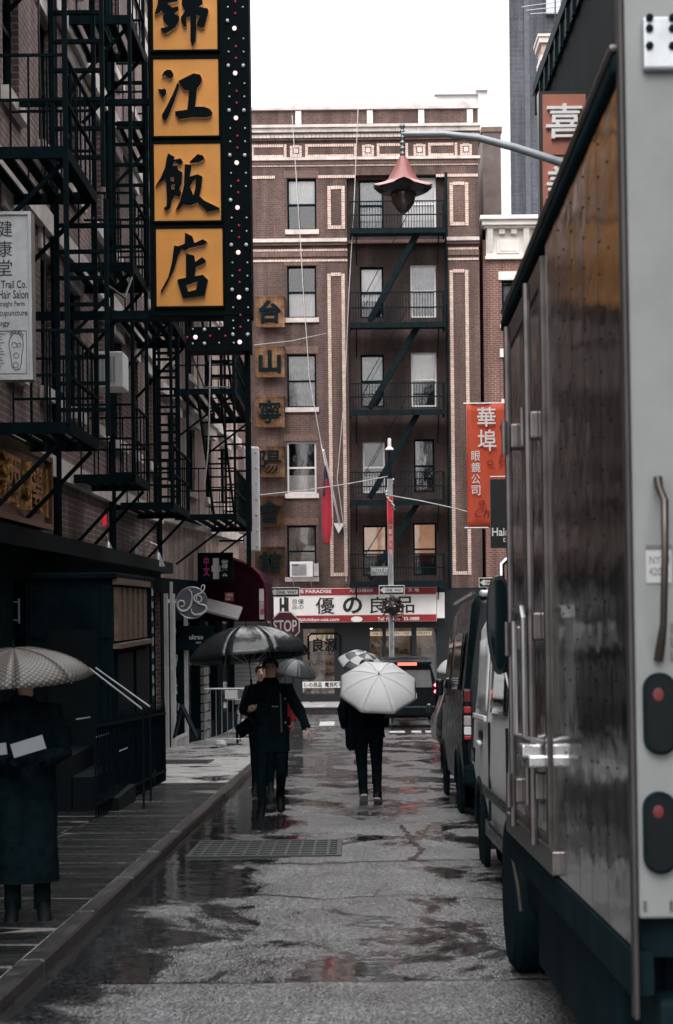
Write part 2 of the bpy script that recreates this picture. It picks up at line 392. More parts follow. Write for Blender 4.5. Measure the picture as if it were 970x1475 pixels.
# cracks and seams sealed with tar
TAR = mat('tar_seam', (.008, .009, .010), .25, var=.3)
def crack(pts, w):
    mb = MB(); pp = []
    for (x0, y0), (x1, y1) in zip(pts[:-1], pts[1:]):
        n = max(2, int(math.hypot(x1-x0, y1-y0)/.12))
        for i in range(n): u = i/n; pp.append((x0+(x1-x0)*u+rnd.uniform(-.02, .02), y0+(y1-y0)*u+rnd.uniform(-.03, .03)))
    pp.append(pts[-1])
    for i, (x, y) in enumerate(pp):
        a, b = pp[max(0, i-1)], pp[min(len(pp)-1, i+1)]; d = Vector((b[0]-a[0], b[1]-a[1])).normalized(); k = w*rnd.uniform(.4, 1.3)
        z = zg(y)+.0045; mb.add([(x-d.y*k, y+d.x*k, z), (x+d.y*k, y-d.x*k, z)], [])
    for i in range(len(pp)-1): mb.f.append([2*i, 2*i+1, 2*i+3, 2*i+2]); mb.mi.append(0)
    mb.build('tar_seam', TAR, kind='structure', fix=False)
crack([(-1.6, 14.6), (-.3, 14.5), (.55, 14.7), (1.6, 14.6)], .022)
crack([(.52, 18.2), (.56, 16.4), (.62, 15.4), (.5, 14.75)], .03)
crack([(-1.6, 8.87), (0, 8.86), (1.7, 8.87)], .014)
crack([(-.9, 12.6), (-.2, 12.2), (.4, 12.4), (1.3, 11.9)], .012)
crack([(.2, 26.0), (.9, 25.7), (1.9, 25.8)], .03)
# painted crossing bars at the corner
PAINT = mat('road_paint', (.62, .62, .60), .35, var=.3, scale=6)
for i, (px0, px1, Y0, Y1) in enumerate(((458, 480, 49.2, 51.0), (555, 575, 49.2, 51.0), (590, 618, 49.2, 51.0), (560, 582, 46.2, 46.9), (592, 606, 46.2, 46.9), (612, 630, 46.2, 46.9))):
    a, b = (px0-CX)*Y0/F, (px1-CX)*Y0/F
    strip('crosswalk_stripe', a, b, [Y0, Y1], .004, PAINT)

def slope_piece(mb, x0, x1, y0, y1, dz, h, e=.012, jit=0.):
    z0, z1 = zg(y0)+dz, zg(y1)+dz
    t = [rnd.uniform(-jit, jit) for _ in range(4)]
    vs = [(x0,y0,z0-h),(x1,y0,z0-h),(x1,y1,z1-h),(x0,y1,z1-h),
          (x0+e,y0+e,z0+t[0]),(x1-e,y0+e,z0+t[1]),(x1-e,y1-e,z1+t[2]),(x0+e,y1-e,z1+t[3]),
          (x0,y0,z0-e),(x1,y0,z0-e),(x1,y1,z1-e),(x0,y1,z1-e)]
    return mb.add(vs, [(0,1,9,8),(1,2,10,9),(2,3,11,10),(3,0,8,11),(8,9,5,4),(9,10,6,5),(10,11,7,6),(11,8,4,7),(4,5,6,7)])
# left pavement: bed, kerb stones and paving slabs
bed = strip('pavement', -4.6, -1.77, [-12, YF, 51.5], .0725, mat('joint_glint_bed', (.05, .047, .044), .4, var=.6, scale=2.2, col2=(.36, .33, .31))); WM[bed.name] = Matrix()  # pale patches in the bed colour stand in for glints along the joints
y = -6.0
while y < 49.5:
    mb = MB(); ko = rnd.uniform(-.012, .012); slope_piece(mb, -1.77, -1.65+ko, y+.006, min(y+1.9, 49.9)-.006, .079, .3, .012, .003)
    mb.build('kerb_stone', KERBM, bed); y += 1.9
y = 6.2
while y < 24.6:
    L_ = .70 + rnd.uniform(-.06, .06); c1 = -2.78 + rnd.uniform(-.05, .05)
    sk = .09                      # the joints run slightly askew
    for xa, xb in ((-1.772, c1+.001), (c1-.001, -3.9)):
        mb = MB(); slope_piece(mb, xb, xa, y+.010, y+L_-.010, .075, .09, .007, .003)
        for k, v in enumerate(mb.v): mb.v[k] = v + Vector((0, (-v.x-1.772)*sk, -(-v.x-1.772)*sk*SL))
        mb.build('paving_slab', SLABM, bed)
    y += L_
y = 24.75
while y < 50:
    for xa, xb in ((-1.78, -3.05), (-3.06, -4.4)):
        mb = MB(); slope_piece(mb, xb, xa, y+.006, min(y+2.6, 50.8)-.006, .078, .09, .008, .001)
        mb.build('concrete_flag', CONC, bed)
    y += 2.6
# right pavement (hidden behind the parked vehicles) and the far pavement
rp = strip('right_pavement', 3.5, 5.3, [-12, YF, 50.5], .12, CONC); WM[rp.name] = Matrix()
mb = MB(); slope_piece(mb, 3.35, 3.5, -12, 50.5, .13, .3); mb.build('kerb_stone', KERBM, rp)
fp = strip('far_pavement', -40, 40, [56.15, 62], .12, CONC); WM[fp.name] = Matrix()
for i in range(-10, 12):
    mb = MB(); slope_piece(mb, i*2.+.006, i*2+1.994, 56.0, 56.15, .13, .3); mb.build('kerb_stone', KERBM, fp)

# trench drain across the left half of the carriageway
t = thing('drain_grate', 'long steel trench drain with square bars across the wet road', 'drain grate', (-.78, 15.75, zg(15.75)))
gx0, gx1, gy0, gy1 = -1.46, -.10, 15.1, 16.55
DRM = mat('grate_steel', (.030, .034, .036), .42, .3, var=.3)
mb = MB()
for (a, b, c, d) in ((gx0, gy0, gx1, gy0+.05), (gx0, gy1-.05, gx1, gy1), (gx0, gy0+.05, gx0+.05, gy1-.05), (gx1-.05, gy0+.05, gx1, gy1-.05)):
    slope_piece(mb, a, c, b, d, .016, .03, .004)
mb.build('frame', DRM, t)
mb = MB(); slope_piece(mb, gx0+.05, gx1-.05, gy0+.05, gy1-.05, .003, .01, .001); mb.build('pit_plate', mat('drain_pit', (.012,.016,.018), .5), t)
for i in range(1, 11):
    x = gx0 + (gx1-gx0)*i/11; mb = MB(); slope_piece(mb, x-.014, x+.014, gy0+.052, gy1-.052, .012, .02, .003); mb.build('cross_bar', DRM, t)
for i in range(1, 7):
    yy = gy0 + (gy1-gy0)*i/7; mb = MB(); slope_piece(mb, gx0+.052, gx1-.052, yy-.03, yy+.03, .015, .02, .003); mb.build('long_bar', DRM, t)
# grates let into the pavement
for lab, xa, xb, ya, yb in (('dark cellar grate in the pale concrete pavement below the round sign', -3.4, -2.5, 30.2, 31.6),
                            ('dark slotted grate at the foot of the black shop entrance', -3.9, -2.95, 23.6, 24.5)):
    t = thing('pavement_grate', lab, 'grate', ((xa+xb)/2, (ya+yb)/2, zg(ya)+.08))
    mb = MB(); slope_piece(mb, xa, xb, ya, yb, .084, .02, .004); mb.build('plate', mat('grate_dark', (.02,.025,.028), .5, .4), t)
    for i in range(14):
        x = xa + (xb-xa)*(i+.5)/14; mb = MB(); slope_piece(mb, x-.014, x+.014, ya+.05, yb-.05, .093, .015, .003); mb.build('bar', DRM, t)

# ============================================================ BUILDING KIT (local frame: x along the wall, -y outwards)
def facade(mb, x0, x1, z0, z1, holes, y=0., depth=.22):
    xs = sorted({x0, x1, *[h[0] for h in holes], *[h[1] for h in holes]}); zs = sorted({z0, z1, *[h[2] for h in holes], *[h[3] for h in holes]})
    xs = [v for v in xs if x0 <= v <= x1]; zs = [v for v in zs if z0 <= v <= z1]
    for i in range(len(xs)-1):
        for j in range(len(zs)-1):
            cx, cz = (xs[i]+xs[i+1])/2, (zs[j]+zs[j+1])/2
            if any(h[0] < cx < h[1] and h[2] < cz < h[3] for h in holes): continue
            mb.add([(xs[i],y,zs[j]),(xs[i+1],y,zs[j]),(xs[i+1],y,zs[j+1]),(xs[i],y,zs[j+1])], [(0,1,2,3)])
    for a, b, c, d in [h[:4] for h in holes]:
        e = y + depth
        mb.add([(a,y,c),(b,y,c),(b,y,d),(a,y,d),(a,e,c),(b,e,c),(b,e,d),(a,e,d)], [(0,4,5,1),(1,5,6,2),(2,6,7,3),(3,7,4,0)])
    return mb
def window(root, x0, x1, z0, z1, y, fm, blind=None, bm=None, split=.5, sill=None, room=True, bars=False, fw=.06):
    mb = MB(); zm = z0 + (z1-z0)*split
    mb.box(x0, y-.05, z0, x0+fw, y+.06, z1).box(x1-fw, y-.05, z0, x1, y+.06, z1)
    mb.box(x0+fw, y-.05, z0, x1-fw, y+.06, z0+fw).box(x0+fw, y-.05, z1-fw, x1-fw, y+.06, z1).box(x0+fw, y-.045, zm-.03, x1-fw, y+.05, zm+.03)
    f = mb.build('window', fm, root, world=False)
    for (a, b, yy) in ((z0+fw, zm-.03, y+.015), (zm+.03, z1-fw, y-.01)):
        m2 = MB(); m2.box(x0+fw, yy, a, x1-fw, yy+.006, b); m2.build('pane', GLASS, f, world=False)
    if bars:
        m2 = MB(); xm = (x0+x1)/2; m2.box(xm-.012, y-.03, z0+fw, xm+.012, y-.02, zm-.03); m2.box(x0+fw, y-.03, (z0+zm)/2-.012, x1-fw, y-.02, (z0+zm)/2+.012); m2.build('glazing_bar', fm, f, world=False)
    if blind:
        m2 = MB(); a = z0 + (z1-z0)*blind[0]; b = z0 + (z1-z0)*blind[1]
        n = 9
        for k in range(n):
            xa = x0+.03 + (x1-x0-.06)*k/n; xb = x0+.03+(x1-x0-.06)*(k+1)/n
            m2.add([(xa,y+.066,a),((xa+xb)/2,y+.08,a),(xb,y+.066,a),(xa,y+.066,b),((xa+xb)/2,y+.08,b),(xb,y+.066,b)], [(0,1,4,3),(1,2,5,4)])
        m2.build('blind', bm or BLIND, f, world=False)
    if room:
        m2 = MB(); d = y + .7
        m2.add([(x0,y+.061,z0),(x1,y+.061,z0),(x1,y+.061,z1),(x0,y+.061,z1),(x0,d,z0),(x1,d,z0),(x1,d,z1),(x0,d,z1)], [(4,5,6,7),(0,4,5,1),(1,5,6,2),(2,6,7,3),(3,7,4,0)])
        m2.build('room_recess', ROOM, f, world=False)
    if sill:
        m2 = MB(); m2.box(x0-.08, -.09, z0-.16, x1+.08, .12, z0-.003); m2.build('sill', sill, f, world=False)
    return f
def shell(root, x0, x1, z0, z1, d, m, name='side_wall'):
    mb = MB(); mb.add([(x0,0,z0),(x1,0,z0),(x1,0,z1),(x0,0,z1),(x0,d,z0),(x1,d,z0),(x1,d,z1),(x0,d,z1)], [(4,5,6,7),(3,2,6,7),(0,3,7,4),(1,2,6,5)])
    return mb.build(name, m, root, world=False)
def brick_border(root, x0, x1, z0, z1, y, wv=.12, top=True, bottom=True, sides=True, m=None):
    mb = MB(); ph = .078
    def b(a, c, d, e):
        o = rnd.uniform(-.005, .008); mb.box(a, y-.03-o, c, d, y+.01, e)
    if sides:
        z = z0
        while z < z1 - .03:
            for xa in (x0, x1-wv): b(xa, z, xa+wv, min(z+ph-.014, z1))
            z += ph
    x = x0 + (wv+.01 if sides else 0); xe = x1 - (wv+.01 if sides else 0)
    while x < xe - .03:
        if top: b(x, z1-wv, min(x+ph-.012, xe), z1)
        if bottom: b(x, z0, min(x+ph-.012, xe), z0+wv)
        x += ph
    return mb.build('brick_border', m or BRICK_PALE, root, world=False, kind='stuff')
def brick_row(root, x0, x1, z0, z1, y, pitch, m, proud=.03, name='brick_course'):
    mb = MB(); x = x0
    while x < x1-.02:
        mb.box(x, y-proud-rnd.uniform(0, .008), z0, min(x+pitch-.012, x1), y+.01, z1); x += pitch
    return mb.build(name, m, root, world=False, kind='stuff')

# ============================================================ THE TENEMENT ACROSS THE END OF THE STREET
YB = 59.5
kB = YB / F
T = thing('tenement_building', 'brown brick tenement with pale brick bands closing the end of the street', 'building', (0, YB, zg(YB)+.12))
zb = WM[T.name].translation.z
def bx(px, py=600): return at(px, py, YB).x
def bz(py, px=540): return at(px, py, YB).z - zb
xl, xr = bx(330), bx(693)
bay0, bay1 = bx(503), bx(646)
zt = bz(156); zs2 = bz(848)
REC = .25  # depth of the recess added so the bay falls darker
rows = [(257, 331), (383, 458), (510, 587), (636, 711), (757, 831)]
holes, bayh, wins = [], [], []
styl = [dict(fm=BLACK, blind=(.5, 1), bm=BLIND), dict(fm=BLACK, blind=(0, .48), bm=BLIND), dict(fm=BLACK, blind=(.0, 1), bm=CURTAIN), dict(fm=WHITEP, blind=(0, .36), bm=BLIND), dict(fm=BLACK, blind=(.0, 1), bm=mat('brown_blind', (.28, .21, .16), .8, var=.25))]
for i, (a, b) in enumerate(rows):
    h = (bx(414, (a+b)/2), bx(456, (a+b)/2), bz(b, 435), bz(a, 435)); holes.append(h); wins.append((h, styl[i], 0))
bs = [[dict(fm=BLACK, blind=(.0, 1), bm=CURTAIN), dict(fm=WHITEP, blind=(0, 1), bm=BLIND)],
      [dict(fm=BLACK, blind=(.35, 1), bm=BLIND), dict(fm=WHITEP, blind=(.0, 1), bm=CURTAIN)],
      [dict(fm=BLACK, blind=(.45, 1), bm=CURTAIN), dict(fm=WHITEP, blind=(.45, 1), bm=BLIND)],
      [dict(fm=WHITEP, blind=(.0, .33), bm=BLIND), dict(fm=BLACK, blind=(.45, 1), bm=CURTAIN)],
      [dict(fm=BLACK, blind=(.42, 1), bm=WARM), dict(fm=BLACK, blind=(.42, 1), bm=WARM)]]
cw = [((517, 553), (580, 629)), ((519, 553), (592, 629)), ((520, 554), (593, 630)), ((523, 555), (597, 627)), ((523, 558), (596, 630))]
for i, (a, b) in enumerate(rows):
    for k in (0, 1):
        p, q = cw[i][k]; aa = a-3 if k else a
        h = (bx(p, (a+b)/2), bx(q, (a+b)/2), bz(b-2, 570), bz(aa-1, 570)); bayh.append(h); wins.append((h, bs[i][k], REC))
mb = MB()
facade(mb, xl, bay0, zs2, zt, holes); facade(mb, bay1, xr, zs2, zt, [])
facade(mb, bay0, bay1, bz(252), zt, [])
mb.add([(bay0,0,zs2),(bay0,REC,zs2),(bay0,REC,bz(252)),(bay0,0,bz(252)),(bay1,0,zs2),(bay1,REC,zs2),(bay1,REC,bz(252)),(bay1,0,bz(252))], [(0,1,2,3),(4,5,6,7),(3,2,6,7)])
mb.build('front_wall', BRICK_BACK, T, world=False, fix=False)
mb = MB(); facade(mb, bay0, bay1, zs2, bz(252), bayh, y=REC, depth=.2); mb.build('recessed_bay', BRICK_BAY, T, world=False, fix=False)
shell(T, xl, xr, 0, zt, 10, BRICK_BACK)
for h, st, y0 in wins:
    window(T, h[0], h[1], h[2], h[3], y0+.16, st['fm'], st['blind'], st['bm'], sill=STONE if y0 == 0 else None)
for h in holes:
    brick_row(T, h[0]-.1, h[1]+.1, h[3]+.02, h[3]+.26, 0, .085, mat('soldier_brick', (.16, .095, .08), .75, var=.35, scale=9), .012, 'soldier_course')
# parapet, cornices, bands
def band(py0, py1, proud, m=STONE, name='stone_band', xa=None, xb=None):
    mb = MB(); n = 12; xa = xl if xa is None else xa; xb = xr+.06 if xb is None else xb
    for i in range(n):
        a = xa + (xb-xa)*i/n; b = xa + (xb-xa)*(i+1)/n
        mb.box(a+.003, -proud, bz(py1), b-.003, .02, bz(py0))
    return mb.build(name, m, T, world=False, kind='stuff')
band(154, 158, .10, name='coping')
mb = MB()
for px in (437, 533, 607, 676):
    c = bx(px-4); z = bz(154); mb.prism([(c-.28, z), (c+.28, z), (c, z+.16)], -.09, .12)
mb.build('coping_peak', STONE, T, world=False)
for px in (430, 533, 607, 677):
    m2 = MB(); c = bx(px, 167); m2.box(c-.10, -.05, bz(178), c+.10, .02, bz(159)); m2.build('parapet_block', WHITEP, T, world=False)
band(182, 186, .34, name='cornice'); band(186.2, 192, .26, name='cornice')
brick_row(T, xl, xr, bz(199), bz(194), 0, .14, STONE, .16, 'dentil_course')
band(193, 194, .2, STONE_DK); band(200, 202, .1, STONE_DK)
for a, b in ((366, 417), (444, 518), (547, 592), (621, 663)): brick_border(T, bx(a), bx(b), bz(226), bz(207), 0, .09)
for a in (422, 526, 600, 667):
    brick_border(T, bx(a), bx(a+17), bz(225), bz(208), 0, .09); m2 = MB(); c = bx(a+8.5); z = bz(216.5); m2.box(c-.08, -.04, z-.08, c+.08, .02, z+.08); m2.build('square_block', STONE, T, world=False)
band(227, 231, .16, name='cornice'); band(231.4, 236, .08, STONE_DK)
brick_row(T, xl, xr, bz(239), bz(236.2), 0, .08, BRICK_PALE)
for a, b in ((365, 400), (462, 516), (632, 692)): brick_row(T, bx(a), bx(b), bz(256), bz(252), 0, .08, BRICK_PALE)
for a, b in ((365, bay0), (bay1, 692)):
    xa = bx(365) if a == 365 else bay1; xb = bay0 if b == bay0 else xr
    band(344, 349, .2, STONE, 'belt_course', xa, xb); band(349.4, 353, .12, STONE_DK, 'belt_course', xa, xb)
    brick_row(T, xa, xb, bz(361), bz(358), 0, .1, BRICK_PALE); brick_row(T, xa, xb, bz(376), bz(373), 0, .1, BRICK_PALE)
    brick_row(T, xa, xb, bz(369), bz(362), 0, .16, STONE_DK, .05)
m2 = MB(); m2.box(bay0, REC-.1, bz(349), bay1, REC+.02, bz(344)); m2.build('belt_course', STONE_DK, T, world=False)
for a, b, c, d in ((472, 497, 268, 330), (648, 675, 262, 325), (474, 499, 393, 830), (650, 677, 388, 828)):
    brick_border(T, bx(a, (c+d)/2), bx(b, (c+d)/2), bz(d, a), bz(c, a), 0, .115)
# corner quoin strip and drain pipe
mb = MB(); mb.tube([(bx(645)+.02, -.06, zs2), (bx(645)+.02, -.06, bz(250))], .05); mb.build('drain_pipe', IRON_BACK, T, world=False)

# shop at street level
sx0, sx1 = bx(385, 870), bx(632, 870)
zsh = bz(895)
mb = MB()
op = [(bx(432), bx(478), .25, bz(905)), (bx(530), bx(548), .1, bz(905)), (bx(553), bx(590), .25, bz(905)), (bx(597), bx(626), .25, bz(905))]
facade(mb, xl, xr, 0, zs2, op, y=.02, depth=.3); mb.build('shopfront', mat('shop_black', (.006, .009, .011), .5, var=.3, scale=4), T, world=False, fix=False)
SHOPIN = mat('shop_interior', (.09, .062, .045), .7, var=.7, scale=3, emit=(1, .58, .32), estr=.045)  # back wall and ceiling glow in place of warm shop lighting
for a in op:
    m2 = MB(); m2.box(a[0], .12, a[2], a[1], .128, a[3]); m2.build('shop_window', GLASS, T, world=False)
    m2 = MB(); m2.box(a[0], 1.6, a[2], a[1], 1.65, a[3]); m2.box(a[0], .31, a[3]-.02, a[1], 1.6, a[3]); f = m2.build('shop_interior', SHOPIN, T, world=False)
    m2 = MB()
    for k in range(6):
        zz = a[2] + .25 + k*.36
        if zz > a[3]-.6: break
        m2.box(a[0]+.03, .8, zz, a[1]-.03, 1.2, zz+.03)
        x = a[0]+.05
        while x < a[1]-.15:
            w_ = rnd.uniform(.08, .18); m2.box(x, .85, zz+.032, x+w_, 1.1, zz+rnd.uniform(.1, .26)); x += w_+.03
    m2.build('goods_shelf', mat('shelf_goods', (.07, .05, .036), .6, var=.8, scale=11), T, world=False)
LAMPW = mat('spot_bulb', (.9, .7, .5), .3, emit=(1, .72, .42), estr=9)
for px, py in ((494, 904), (504.5, 903.5), (535, 904)):
    m2 = MB(); p = at(px, py, YB); m2.ball((p.x, .25, p.z-zb), .055); m2.build('spot_bulb', LAMPW, T, world=False, smooth=True)
PRINTW = mat('printed_strip', (.62, .52, .42), .6, var=.2, emit=(1, .75, .5), estr=.12)
BLKPRINT = mat('black_print', (.012, .012, .014), .6)
m2 = MB(); m2.box(bx(441), .05, bz(922), bx(507), .07, bz(912)); m2.box(bx(530), .05, bz(916), bx(619), .07, bz(910)); st = m2.build('window_strip', PRINTW, T, world=False)
m2 = MB(); text(m2, '優 の 良 品  優 の 良 品', bx(452), bx(504), bz(920.5), bz(913.5), .045, .02); text(m2, 'AJI ICHIBAN   AJI ICHIBAN', bx(534), bx(616), bz(915), bz(911), .045); m2.build('lettering', BLKPRINT, st, world=False)
m2 = MB(); m2.box(bx(432), -.01, bz(990), bx(505), .014, bz(981)); st = m2.build('window_strip', WHITEP, T, world=False)
m2 = MB(); text(m2, '優の良品  電良新可', bx(434), bx(490), bz(989), bz(982), -.014, .02); m2.build('lettering', BLKPRINT, st, world=False)
# arched black window emblem
m2 = MB(); a, b, c, d = bx(441), bx(487), bz(950), bz(912)
m2.tube([(a, -.02, c), (a, -.02, d-.1), (a+.1, -.02, d), (b-.1, -.02, d), (b, -.02, d-.1), (b, -.02, c)], .035); text(m2, '良源', a+.14, b-.1, c+.28, d-.14, 0, .02, .02); m2.build('window_emblem', BLACK, T, world=False)

# store sign board over the shop
YS = YB - .55
p0 = at(385, 850, YS); p1 = at(632, 897, YS)
SG = thing('store_sign', 'long white and red shop sign with big black characters over the shopfront', 'shop sign', ((p0.x+p1.x)/2, YS, p1.z))
X0, X1, _, _ = pxbox(386, 848, 629, 897, YS); Z0 = at(508, 896, YS).z; Z1 = at(508, 847, YS).z
SIGNW = mat('sign_white', (.80, .79, .77), .4, var=.06); SIGNR = mat('sign_red', (.30, .025, .028), .4, var=.15)
mb = MB(); mb.box(X0, YS, Z0, X1, YS+.3, Z1); mb.box(X1+.02, YS+.08, Z0+.1, X1+.28, YS+.4, Z1-.18); mb.build('sign_box', SIGNW, SG, bevel=.01)
hR = 10.0*YS/F
mb = MB(); mb.box(X0+.01, YS-.012, Z1-hR, X1-.01, YS+.01, Z1-.01); mb.box(X0+.01, YS-.012, Z0+.01, X1-.01, YS+.01, Z0+hR); mb.build('red_band', SIGNR, SG)
def sx(px): return at(px, 872, YS).x
def szp(py): return at(508, py, YS).z
mb = MB()
for ch, a, b in (('H', 403, 416), ('優', 455, 482), ('の', 494, 522), ('良', 533, 558), ('品', 570, 597)):
    m2 = MB(); text(m2, ch, sx(a), sx(b), szp(884), szp(860), YS-.006, .008 if ch in '優品良' else .03, .01); m2.build('character', BLKPRINT, SG)
text(mb, '良優\n品の', sx(421), sx(438), szp(877), szp(862), YS-.006)
mb.build('small_lettering', BLKPRINT, SG)
mb = MB()
text(mb, 'AJI COOKIES PARADISE', sx(389), sx(478), szp(855.2), szp(849), YS-.018, .02, .004)
text(mb, 'AJI ICHIBAN', sx(504), sx(537), szp(854.4), szp(848.4), YS-.018, .02, .004)
text(mb, '天 地', sx(588), sx(604), szp(853.5), szp(848), YS-.018, .01, .004)
text(mb, 'Ajiichiban-usa.com', sx(428), sx(488), szp(895.5), szp(889.5), YS-.018, .015, .004, slant=.25)
text(mb, 'Toll Free', sx(544), sx(568), szp(894.5), szp(889.5), YS-.018, .015, .004); text(mb, '333-3888', sx(578), sx(604), szp(894.3), szp(889.5), YS-.018, .015, .004)
mb.build('white_lettering', SIGNW, SG)
mb = MB(); mb.lathe((sx(514), YS-.014, szp(892)), [(.16, 0), (.16, .008), (.001, .009)], 20, (0, -1, 0)); mb.v = [Vector((sx(514)+(v.x-sx(514))*1.25, v.y, szp(892)+(v.z-szp(892))*.6)) for v in mb.v]; mb.build('oval_badge', SIGNW, SG)

# fire escape on the tenement
def back_escape():
    yf = YB - 1.1
    fe = thing('fire_escape', 'dark iron fire escape with five balconies zigzagging down the tenement front', 'fire escape', (bx(575), YB-.6, zg(YB)+3.5))
    lev = [(329, 290), (465, 421), (591, 552), (721, 680), (838, 798)]
    fl = []
    for i, (f, r) in enumerate(lev):
        yw = YB - .01
        a = at(505, f, yf); b = at(641, f, yf); z = at(573, f, yf).z; zr = at(573, r, yf).z
        xa, xb = a.x, b.x; fl.append((xa, xb, z, zr))
        for k in range(7):                  # platform bars
            yy = yf + (yw-yf)*(k+.5)/7; mb = MB(); mb.box(xa, yy-.05, z-.05, xb, yy+.05, z); mb.build('platform_slat', IRON_BACK, fe)
        mb = MB(); mb.box(xa-.02, yf-.04, z-.16, xb+.02, yf, z+.02); mb.box(xa-.02, yf, z-.16, xa+.02, yw, z+.02).box(xb-.02, yf, z-.16, xb+.02, yw, z+.02)
        mb.build('platform_beam', IRON_BACK, fe)
        mb = MB()
        for zz in (zr, z+(zr-z)*.5): mb.box(xa, yf-.035, zz-.02, xb, yf-.005, zz+.02); mb.box(xa-.015, yf, zz-.02, xa+.015, yw, zz+.02); mb.box(xb-.015, yf, zz-.02, xb+.015, yw, zz+.02)
        mb.build('hand_rail', IRON_BACK, fe)
        mb = MB(); n = 34
        for k in range(n+1):
            x = xa + (xb-xa)*k/n; mb.box(x-.009, yf-.03, z, x+.009, yf-.012, zr)
        for x in (xa, xb):
            for k in range(1, 9):
                yy = yf+(yw-yf)*k/9; mb.box(x-.009, yy-.009, z, x+.009, yy+.009, zr)
        mb.build('baluster', IRON_BACK, fe, kind='stuff')
        mb = MB()
        for x in (xa+.2, xb-.2): mb.bar((x, yf+.1, z-.1), (x, yw, z-1.0), .04, .04)
        mb.build('bracket', IRON_BACK, fe)
    for i in range(4):
        top, bot = fl[i], fl[i+1]
        p = at(602, lev[i][0]+4, yf+.35); q = at(533, lev[i+1][0]-4, yf+.35)
        mb = MB(); mb.bar(p, q, .04, .19); mb.bar(p+Vector((0, .5, 0)), q+Vector((0, .5, 0)), .04, .19); s = mb.build('stair', IRON_BACK, fe)
        for k in range(1, 9):
            c = p.lerp(q, k/9); mb = MB(); mb.box(c.x-.09, c.y+.02, c.z-.012, c.x+.09, c.y+.48, c.z+.012); mb.build('tread', IRON_BACK, s)
        mb = MB(); mb.tube([p+Vector((-.35, 0, .55)), q+Vector((-.2, 0, .75))], .014, 6); mb.build('stair_rail', IRON_BACK, s)
back_escape()

# weathered copper letter panels, one character each, down the left of the tenement
COPPER = mat('weathered_copper', (.075, .042, .026), .26, .9, var=.5, scale=2.4, col2=(.38, .22, .125), stretch=(1.3, 1, .7), bump=.25, bscale=5)  # lighter streaks in the colour also imitate shiny reflections
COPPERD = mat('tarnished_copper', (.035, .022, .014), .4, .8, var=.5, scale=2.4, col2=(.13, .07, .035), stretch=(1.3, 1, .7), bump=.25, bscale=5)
LETDK = mat('dark_bronze', (.014, .017, .018), .5)
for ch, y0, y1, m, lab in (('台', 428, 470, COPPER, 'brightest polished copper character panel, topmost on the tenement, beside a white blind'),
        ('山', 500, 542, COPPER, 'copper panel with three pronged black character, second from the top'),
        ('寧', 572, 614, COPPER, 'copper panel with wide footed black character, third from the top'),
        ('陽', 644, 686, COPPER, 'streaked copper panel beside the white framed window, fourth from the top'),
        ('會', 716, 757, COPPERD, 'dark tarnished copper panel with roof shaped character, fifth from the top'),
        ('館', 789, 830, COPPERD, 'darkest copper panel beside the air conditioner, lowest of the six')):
    ym = YB - .3; a, b, c, d = pxbox(368, y0, 410, y1, ym); a0 = a
    t = thing('character_sign', lab, 'character sign', ((a+b)/2, ym, c), 'copper character panels on the tenement')
    mb = MB(); mb.box(a, ym, c, b, ym+.04, d); mb.build('panel', m, t, bevel=.004)
    mb = MB(); mb.box(a-.02, ym-.015, d, b+.02, YB, d+.03).box(a-.02, ym-.015, c-.03, b+.02, ym+.06, c-.002).box(a+.1, ym+.041, c+.1, b-.1, YB, d-.1); mb.build('frame', m, t)
    mb = MB(); text(mb, ch, a+.12, b-.12, c+.11, d-.12, ym-.03, .035 if ch in '台山' else .010, .09); mb.build('character', BLACK, t)

# air conditioner in the lowest left window
t = thing('air_conditioner', 'white window air conditioner under the lowest brown blind of the tenement', 'air conditioner', at(437, 831, YB-.3))
a, b, c, d = pxbox(418, 809, 451, 831, YB-.4)
mb = MB(); mb.box(a, YB-.4, c, b, YB+.1, d); mb.build('case', WHITEP, t, bevel=.015)
m2 = MB(); m2.box(a+.06, YB-.412, c+.05, b-.22, YB-.39, d-.07); g = m2.build('grille_plate', CURTAIN, t)
m2 = MB()
for k in range(7): zz = c+.08+k*.05; m2.box(a+.07, YB-.425, zz, b-.23, YB-.413, zz+.018)
m2.build('grille_bar', STEELG, g); m2 = MB(); m2.box(a+.08, YB-.43, d-.13, a+.3, YB-.41, d-.1); m2.build('vent_slot', BLACK, t)
m2 = MB(); m2.bar((a+.08, YB-.35, c), (a+.12, YB, c-.35), .03, .03).bar((b-.08, YB-.35, c), (b-.06, YB, c-.35), .03, .03); m2.build('support', STEELG, t)
m2 = MB(); m2.box(b+.02, YB-.25, c+.03, bx(457), YB+.1, d-.06); m2.build('side_panel', mat('ac_filler', (.5, .5, .5), .6), t)

